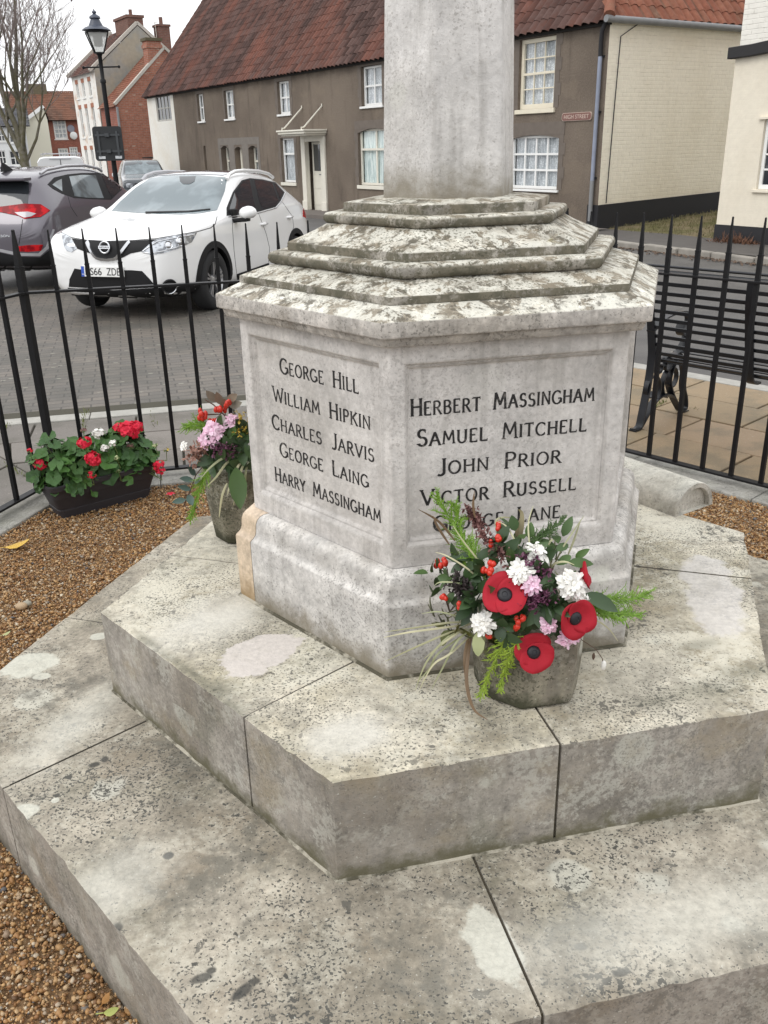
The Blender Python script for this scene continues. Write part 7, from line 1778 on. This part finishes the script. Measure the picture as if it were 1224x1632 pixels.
blades([[D_(800, 960), D_(770, 905, -.03), D_(738, 862, -.02), D_(722, 838)], [D_(790, 960), D_(755, 915, -.04), D_(716, 888, -.03), D_(694, 880)], [D_(850, 930), D_(845, 880, -.03), D_(842, 835, .0), D_(850, 806, .02)], [D_(870, 930), D_(893, 880, -.03), D_(915, 845, .0), D_(931, 822, .03)], [D_(780, 990), D_(740, 985, -.05), D_(700, 975, -.05), D_(672, 978, -.03)], [D_(905, 985), D_(940, 985, -.04), D_(968, 1000, -.04), D_(985, 1022, -.03)], [D_(770, 940), D_(735, 930, -.05), D_(700, 928, -.04), D_(688, 940, -.03)], [D_(840, 900), D_(820, 860, -.02), D_(806, 838, .01), D_(790, 830, .02)]], L_STRIPE, 'thin striped blades poking out all round the front bouquet', 'grass blades in the front vase', w=.0030)
leaves([(742, 905), (752, 925), (738, 945), (748, 890)], L_DARK, 'dark leaf sprig behind the brown seed head', .05, .022)
leaves([(815, 905), (835, 865), (820, 850), (845, 880)], L_MID, 'mid green leaf sprig between the heather stem and the top white bloom', .042, .02)
leaves([(905, 960), (918, 985), (890, 985), (880, 1000)], L_DARK, 'dark leaf sprig under the sideways poppy', .045, .02, lift=.0)
leaves([(775, 1000), (790, 1015), (765, 1010)], L_OLIVE, 'olive leaf sprig at the left rim of the front vase', .04, .02)
m = MB(); pts = [D_(912, 1010), D_(935, 1025, -.03), D_(950, 1035, -.04), D_(960, 1050, -.05), D_(962, 1060, -.05)]; m.tube(pts, .0011, 4, mat=1); m.ball(pts[-1], .0075, 8, 6, mat=0, sq=(.8, .8, 1.6)); m.ball(D_(946, 1046, -.04), .005, 6, 5, mat=1, sq=(.7, .7, 1.8)); o = m.build('bud_stem', [F_WHT, STEMB], smooth=80); tag(o, 'thin stem with a closed white bud drooping right of the front vase', 'flower'); based(o, pts[0])

# stone vase at the back left with its own bunch
V2 = Vector((-.452, 2.685, .5125))
vase2 = thing('stone_vase', 'rough upright stone flower vase behind the left corner of the memorial', 'vase', V2)
m = MB(); m.lathe([(.10, 0), (.105, .006), (.118, .10), (.128, .20), (.132, .245), (.128, .255), (.10, .255), (.095, .22)], n=9); m.build('body', S_POT, vase2, smooth=50, bevel=.006)
m = MB(); m.lathe([(.105, .22), (.06, .26), (.0, .27)], n=10); m.build('flower_foam', SOIL, vase2, smooth=60)
D2 = (Vector((-.455, 2.63, .82)), Vector((.15, .12, .13)))
mum(345, 692, .038, (-.2, -.75, .6), F_PNK, 'pink_chrysanthemum', 'large pale pink bloom at the front of the back vase', 'pink chrysanthemums in the back vase', .02, dom=D2)
mum(336, 703, .030, (-.4, -.75, .4), F_PNK, 'pink_chrysanthemum', 'pink bloom below the large one in the back vase', 'pink chrysanthemums in the back vase', .015, dom=D2)
mum(372, 676, .022, (.1, -.6, .8), F_PNK, 'pink_chrysanthemum', 'small pink bloom at the top of the back vase', 'pink chrysanthemums in the back vase', .02, dom=D2)
mum(303, 712, .016, (-.7, -.5, .5), F_WHT, 'white_bud', 'greenish white bud at the left of the back vase', None, .02, layers=2, dom=D2)
florets([(350, 718), (362, 714), (374, 720)], F_PUR, 'sedum_head', 'purple brown flower head low in the back vase', 110, .006, .026, dom=D2)
florets([(378, 672), (388, 677), (382, 690)], F_GOLD, 'golden_flower', 'small golden buds at the top right of the back vase', 60, .006, .02, dom=D2)
florets([(312, 728), (322, 722), (330, 716)], plain('brown_floret', (.30, .16, .12), .7), 'withered_flower', 'withered brown flower head at the left of the back vase', 70, .008, .025, dom=D2)
leaves([(362, 700), (372, 690), (384, 705), (355, 690)], L_MID, 'green leaves between the blooms of the back vase', .05, .028, group='leaf sprigs in the back vase', dom=D2)
leaves([(350, 735), (370, 740), (385, 735), (335, 725), (345, 722), (378, 722)], L_DARK, 'dark leaves over the rim of the back vase', .06, .03, group='leaf sprigs in the back vase', dom=D2, n=6)
leaves([(392, 700), (390, 720), (394, 690)], L_DARK, 'dark purple green leaves against the memorial in the back vase', .05, .03, group='leaf sprigs in the back vase', dom=D2)
spray([(345, 690), (333, 682), (320, 680), (310, 688)], .06, L_CON, 'bright conifer spray at the upper left of the back vase', 'conifer sprays in the back vase', dom=D2)
spray([(340, 740), (330, 760), (322, 785), (318, 800)], .05, L_CON, 'conifer spray hanging down left of the back vase', 'conifer sprays in the back vase', dom=D2, lift0=.02, lift1=.06)
def E_(x, y, dy=0.0): return at_depth(x, y, 2.58+dy)
m = MB(); st = [E_(372, 690), E_(358, 662), E_(340, 645), E_(327, 637)]; m.tube(st, .0022, 5, mat=1)
for (x, y) in ((327, 660), (354, 650), (349, 653), (361, 644), (322, 662), (338, 672)):
    p = E_(x, y, -.02)
    for _ in range(4): m.ball(p+Vector((random.gauss(0, .006), random.gauss(0, .006), random.gauss(0, .006))), .0085, 7, 5, mat=0, sq=(.8, .8, 1.2))
    m.tube([p, E_(352, 660)], .0012, 4, mat=1)
o = m.build('berry_branch', [F_BER, STEMB], smooth=80); tag(o, 'brown twig with red berries rising highest from the back vase', 'berries'); based(o, st[0])
m = MB()
for (x, y, dx, dz) in ((352, 645, -.1, .9), (362, 640, .7, .5), (345, 640, -.5, .8), (357, 655, .2, .8), (366, 648, .8, .3)): leaf(m, E_(x, y), (dx, -.2, dz), .05, .026, up=(0, -.9, .2))
m.tube([E_(372, 690), E_(355, 650)], .0016, 4)
o = m.build('leaf_sprig', leafmat('grey_brown_leaf', (.24, .24, .20), (.25, .17, .11)), smooth=80); tag(o, 'pale grey brown leaves beside the berry twig of the back vase', 'foliage'); based(o, E_(355, 650))
blades([[E_(395, 725), E_(365, 735, -.08), E_(345, 760, -.12), E_(330, 775, -.13)], [E_(398, 728), E_(380, 742, -.1), E_(366, 775, -.13), E_(362, 790, -.13)], [E_(398, 730), E_(386, 745, -.1), E_(378, 780, -.12), E_(372, 805, -.12)], [E_(399, 728), E_(392, 750, -.09), E_(391, 775, -.1), E_(394, 795, -.1)], [E_(396, 722), E_(360, 728, -.08), E_(335, 745, -.1), E_(318, 765, -.1)], [E_(362, 770, -.13), E_(354, 790, -.14), E_(349, 825, -.14)]], L_STRIPE, 'striped grass blades drooping over the front of the back vase', None, w=.0065)
m = MB(); leaf(m, E_(376, 745, -.13), (.05, -.1, -.9), .12, .055, up=(.1, -.95, .1)); o = m.build('leaf', L_MID, smooth=80); tag(o, 'broad green leaf hanging down the front of the back vase', 'leaf'); based(o, E_(376, 745, -.13))
m = MB(); st = [E_(330, 735), E_(312, 757, -.04), E_(302, 785, -.05), E_(292, 808, -.05)]; m.tube(st, .0018, 5, mat=1)
for (x, y, dx, dz) in ((312, 757, -.5, .6), (308, 765, -.8, .1), (304, 780, -.8, .2), (300, 788, .2, -.4), (296, 796, -.8, -.2), (311, 770, .5, .3)): leaf(m, E_(x, y, -.05), (dx, -.3, dz), .042, .024, up=(0, -.6, .8), mat=0)
o = m.build('eucalyptus_sprig', [L_GLAU, STEMB], smooth=80); tag(o, 'blue green leafy sprig trailing to the left of the back vase', 'foliage'); based(o, st[0])

# plastic trough with geraniums by the railings
T0 = Vector((-1.593, 4.059)); T1 = Vector((-1.225, 4.35)); td = (T1-T0).normalized(); tn = Vector((-td.y, td.x)); TL = (T1-T0).length
trough = thing('plant_trough', 'dark grey plastic plant trough standing on the gravel by the corner post', 'trough', (T0.x, T0.y, 0), math.atan2(td.y, td.x))
def rrect(x0, x1, y0, y1, r, n=4):
    out = []
    for cx, cy, a0 in ((x1-r, y1-r, 0), (x0+r, y1-r, 90), (x0+r, y0+r, 180), (x1-r, y0+r, 270)):
        for i in range(n+1): a = R(a0+90*i/n); out.append((cx+r*math.cos(a), cy+r*math.sin(a)))
    return out
secs = []
for (g_, z, r) in ((0, .0, .025), (-.002, .012, .03), (-.012, .045, .03), (-.0125, .05, .03), (-.010, .052, .03), (-.045, .165, .035), (-.055, .168, .04), (-.058, .19, .04), (-.050, .195, .038), (-.046, .186, .036), (-.035, .12, .03)): secs.append([(x, y, z) for x, y in rrect(g_, TL-g_, g_, .15-g_, r)])
n = len(secs[0]); m = MB(); m.add([p for s in secs for p in s], [(i*n+j, i*n+(j+1) % n, (i+1)*n+(j+1) % n, (i+1)*n+j) for i in range(len(secs)-1) for j in range(n)] + [tuple(range(n))[::-1], tuple(range((len(secs)-1)*n, len(secs)*n))])
m.build('box', plain('grey_black_plastic', (.035, .032, .036), .55, var=.2, scale=5), trough, smooth=50)
m = MB(); m.add([(x, y, .165) for x, y in rrect(-.04, TL+.04, -.04, .19, .03)], [tuple(range(20))]); m.build('soil', SOIL, trough)
def ger_leaf(m, p, n_, r, mat=0):
    B = Matrix.Translation(p) @ basis(n_, random.random()*6); nn = 15; v = [B @ Vector((0, 0, -.25*r))]
    for ring in (.55, 1.0):
        for j in range(nn):
            a = -2.75 + 5.5*j/(nn-1); lob = 1 + .10*math.cos(a*5)*(ring > .9) ; rr = r*ring*lob; v.append(B @ Vector((rr*math.cos(a), rr*math.sin(a), r*(.10*math.sin(a*5)*ring + (.06 if ring > .9 else -.06)))))
    m.add(v, [(0, 1+j, 2+j) for j in range(nn-1)] + [(1+j, 1+nn+j, 2+nn+j, 2+j) for j in range(nn-1)], mat)
def geranium(name, label, pxc, c, rad, nleaf, heads, group):
    g_ = thing('geranium_plant', label, 'plant', (c.x, c.y, .165), 0, group, world_built=True)
    m = MB(); st = MB()
    for _ in range(nleaf):
        u = random.random(); a = random.uniform(0, 2*PI); zz = random.random()**.8 - (.42 if random.random() < .3 else 0)
        d = Vector((math.cos(a)*math.sqrt(max(.05, 1-zz*zz*.9)), math.sin(a)*math.sqrt(max(.05, 1-zz*zz*.9)), zz*1.15 - .12)); f_ = random.uniform(.45, 1.0)**.6
        p = c + Vector((d.x*rad.x, d.y*rad.y, d.z*rad.z))*f_
        n_ = (Vector((d.x, d.y, .5 + d.z)) + Vector((random.gauss(0, .35), random.gauss(0, .35)-.15, random.gauss(0, .25)))).normalized(); ger_leaf(m, p, n_, random.uniform(.020, .042)*(1.25 if random.random() < .2 else 1))
        st.tube([p, (p+c)/2 + Vector((0, 0, -.02)), c + Vector((random.uniform(-.05, .05), random.uniform(-.03, .03), -.02))], .0016, 4)
    m.build('leaves', L_GER, g_, smooth=80); 
    for (px, py, mt, r, n_) in heads:
        p = at_depth(px, py, c.y - rad.y*.55 + (0 if py > 700 else .06)); h = MB()
        for _ in range(n_):
            d = Vector((random.gauss(0, 1), random.gauss(0, 1)-.5, random.gauss(0, .8)+.35)).normalized(); q = p + Vector((d.x*r, d.y*r, d.z*r*.8)); B = Matrix.Translation(q) @ basis((d+Vector((random.gauss(0, .3), random.gauss(0, .3), random.gauss(0, .3)))).normalized(), random.random()*6)
            for k in range(5):
                a = 2*PI*k/5; h.M = B; h.blade([(0, 0, 0), (math.cos(a)*r*.25, math.sin(a)*r*.25, .002), (math.cos(a)*r*.45, math.sin(a)*r*.45, .001)], [r*.12, r*.36, r*.22], side=(-math.sin(a), math.cos(a), 0))
        h.M = None; h.build('flower_head', mt, g_, smooth=80); st.tube([p, p+Vector((random.uniform(-.01, .01), .02, -.06)), c + Vector((random.uniform(-.06, .06), 0, 0))], .0022, 5)
        for _ in range(7): d = Vector((random.gauss(0, 1), random.gauss(0, 1), random.gauss(-.3, .6))).normalized(); st.tube([p, p+d*r*1.1], [.0012, .003], 4)
    st.build('stems', plain('geranium_stem', (.12, .17, .05), .6), g_)
    return g_
GC_ = lambda s, dz: Vector((*(T0 + td*s + tn*.07), dz))
geranium('g', 'red geranium with large leaves at the left end of the trough', None, GC_(.06, .20), Vector((.17, .15, .20)), 140, [(65, 739, F_GERR, .030, 24), (48, 719, F_GERR, .014, 8), (135, 706, F_GERR, .030, 26), (149, 732, F_GERR, .036, 34), (146, 757, F_GERR, .020, 10), (133, 686, F_HEA, .014, 8)], 'geraniums in the trough')
geranium('g', 'white geranium in the middle of the trough', None, GC_(.25, .20), Vector((.14, .15, .17)), 105, [(158, 691, F_WHT, .028, 22), (168, 714, F_WHT, .020, 14), (180, 706, F_WHT, .018, 12), (186, 730, F_VARF if False else L_VAR, .012, 8), (189, 751, L_VAR, .014, 8)], 'geraniums in the trough')
geranium('g', 'red geranium with the biggest flower head, at the right end of the trough', None, GC_(.40, .20), Vector((.15, .15, .19)), 155, [(205, 687, F_GERR, .050, 56), (190, 683, F_GERR, .030, 22), (217, 680, F_GERR, .030, 24), (253, 740, F_GERR, .024, 16), (256, 750, F_GERR, .022, 14), (249, 746, F_GERR, .020, 10), (265, 718, F_GOLD, .014, 8), (247, 709, L_VAR, .012, 8), (208, 711, F_HEA, .016, 10)], 'geraniums in the trough')

# half round coping stone lying at the back right of the step
HA = Vector((.862, 3.075, .5125)); HB = Vector((1.045, 2.80, .5125)); hd = (HB-HA); hl_ = hd.length; hd.normalize(); hn = Vector((-hd.y, hd.x, 0))
half = thing('coping_stone', 'hollow half round stone lying at the back right edge of the upper step', 'stone', HA, math.atan2(hd.y, hd.x))
m = MB(); rO, rI = .098, .080; ns = 14; ln = hl_ + .02
ringo = [(rO*math.cos(PI*i/ns), rO*math.sin(PI*i/ns)*1.02) for i in range(ns+1)]; ringi = [(rI*math.cos(PI*i/ns), rI*math.sin(PI*i/ns)) for i in range(ns+1)]
v = []
for x in (-.25, ln-.0): v += [(x, y, z) for y, z in ringo]
v += [(ln, y, z) for y, z in ringi] + [(ln-.02, y*.98, z*.98) for y, z in ringi]
k = ns+1; f = [(i, k+i, k+i+1, i+1) for i in range(ns)] + [(k+i, 2*k+i, 2*k+i+1, k+i+1) for i in range(ns)] + [(2*k+i, 3*k+i, 3*k+i+1, 2*k+i+1) for i in range(ns)] + [tuple(range(3*k, 4*k)), (0, k, 2*k-1, k-1), tuple(range(k))[::-1]]
m.add(v, f); m.build('body', S_HALF, half, smooth=50, bevel=.003)

# fallen things on the gravel
def flat_leaf(px, py, z, mat_, label, L, w, ang, name='fallen_leaf', curl=.2):
    p = at_z(px, py, z); m = MB(); d = Vector((math.cos(ang), math.sin(ang), .05)); s = Vector((-math.sin(ang), math.cos(ang), .1))
    m.blade([p+d*L*k + Vector((0, 0, curl*L*k*k)) for k in (0, .2, .45, .7, .9, 1)], [w*x for x in (.1, .7, 1, .8, .4, .05)], side=s, fold=.12); m.tube([p, p-d*L*.5], .0015, 4)
    o = m.build(name, mat_, smooth=80); tag(o, label, 'leaf'); based(o, p)
flat_leaf(8, 872, .024, leafmat('yellow_fallen_leaf', (.62, .40, .06), (.58, .36, .06)), 'yellow fallen leaf on the gravel near the left edge', .11, .05, .25)
flat_leaf(163, 1600, .022, leafmat('rusty_fallen_leaf', (.42, .20, .05)), 'rusty orange fallen leaf at the bottom of the gravel', .024, .016, 1.2)
flat_leaf(165, 1614, .024, leafmat('lime_fallen_leaf', (.42, .46, .12)), 'small yellow green leaf at the bottom of the gravel', .032, .02, .1)
flat_leaf(4, 1012, .022, leafmat('pale_green_fallen_leaf', (.50, .52, .24)), 'pale green leaf scrap on the gravel by the left edge', .03, .016, .6)
p = at_z(272, 789, .02); m = MB(); 
for k in range(5): a = k*1.25; m.blade([p, p+Vector((math.cos(a)*.012, math.sin(a)*.012, .010)), p+Vector((math.cos(a)*.024, math.sin(a)*.024, .008))], [.004, .018, .012])
o = m.build('fallen_petals', F_GERR, smooth=80); tag(o, 'fallen red geranium petals on the gravel between trough and back vase', 'petals'); based(o, p)
for (px, py, r, c_, lab) in ((34, 966, .022, (.42, .30, .18), 'larger buff pebble on the gravel'), (43, 962, .018, (.30, .28, .22), 'larger grey green pebble touching the buff pebble')):
    p = at_z(px, py, .02); m = MB(); m.ball(p, r, 12, 8, sq=(1.1, .9, .7)); o = m.build('pebble', plain('pebble', c_, .6), smooth=180); tag(o, lab, 'pebble'); based(o, p)
# weeds in the paving joints
m = MB(); random.seed(5)
for (pa, pb, nn) in (((130, 690), (138, 652), 60), ((245, 680), (243, 650), 18), ((0, 690), (20, 672), 24), ((5, 738), (45, 762), 40), ((1035, 652), (1062, 640), 60), ((1100, 650), (1110, 655), 10)):
    for _ in range(nn):
        s = random.random(); p = at_z(pa[0]+(pb[0]-pa[0])*s, pa[1]+(pb[1]-pa[1])*s, 0) + Vector((random.gauss(0, .012), random.gauss(0, .012), -.008)); h = random.uniform(.012, .04); d = Vector((random.gauss(0, .5), random.gauss(0, .5), 1)); m.blade([p, p+d*h*.6, p+d*h], [.004, .005, .001])
struct(m.build('joint_weeds', plain('joint_weed', (.13, .15, .04), .8, var=.4)), 'stuff')
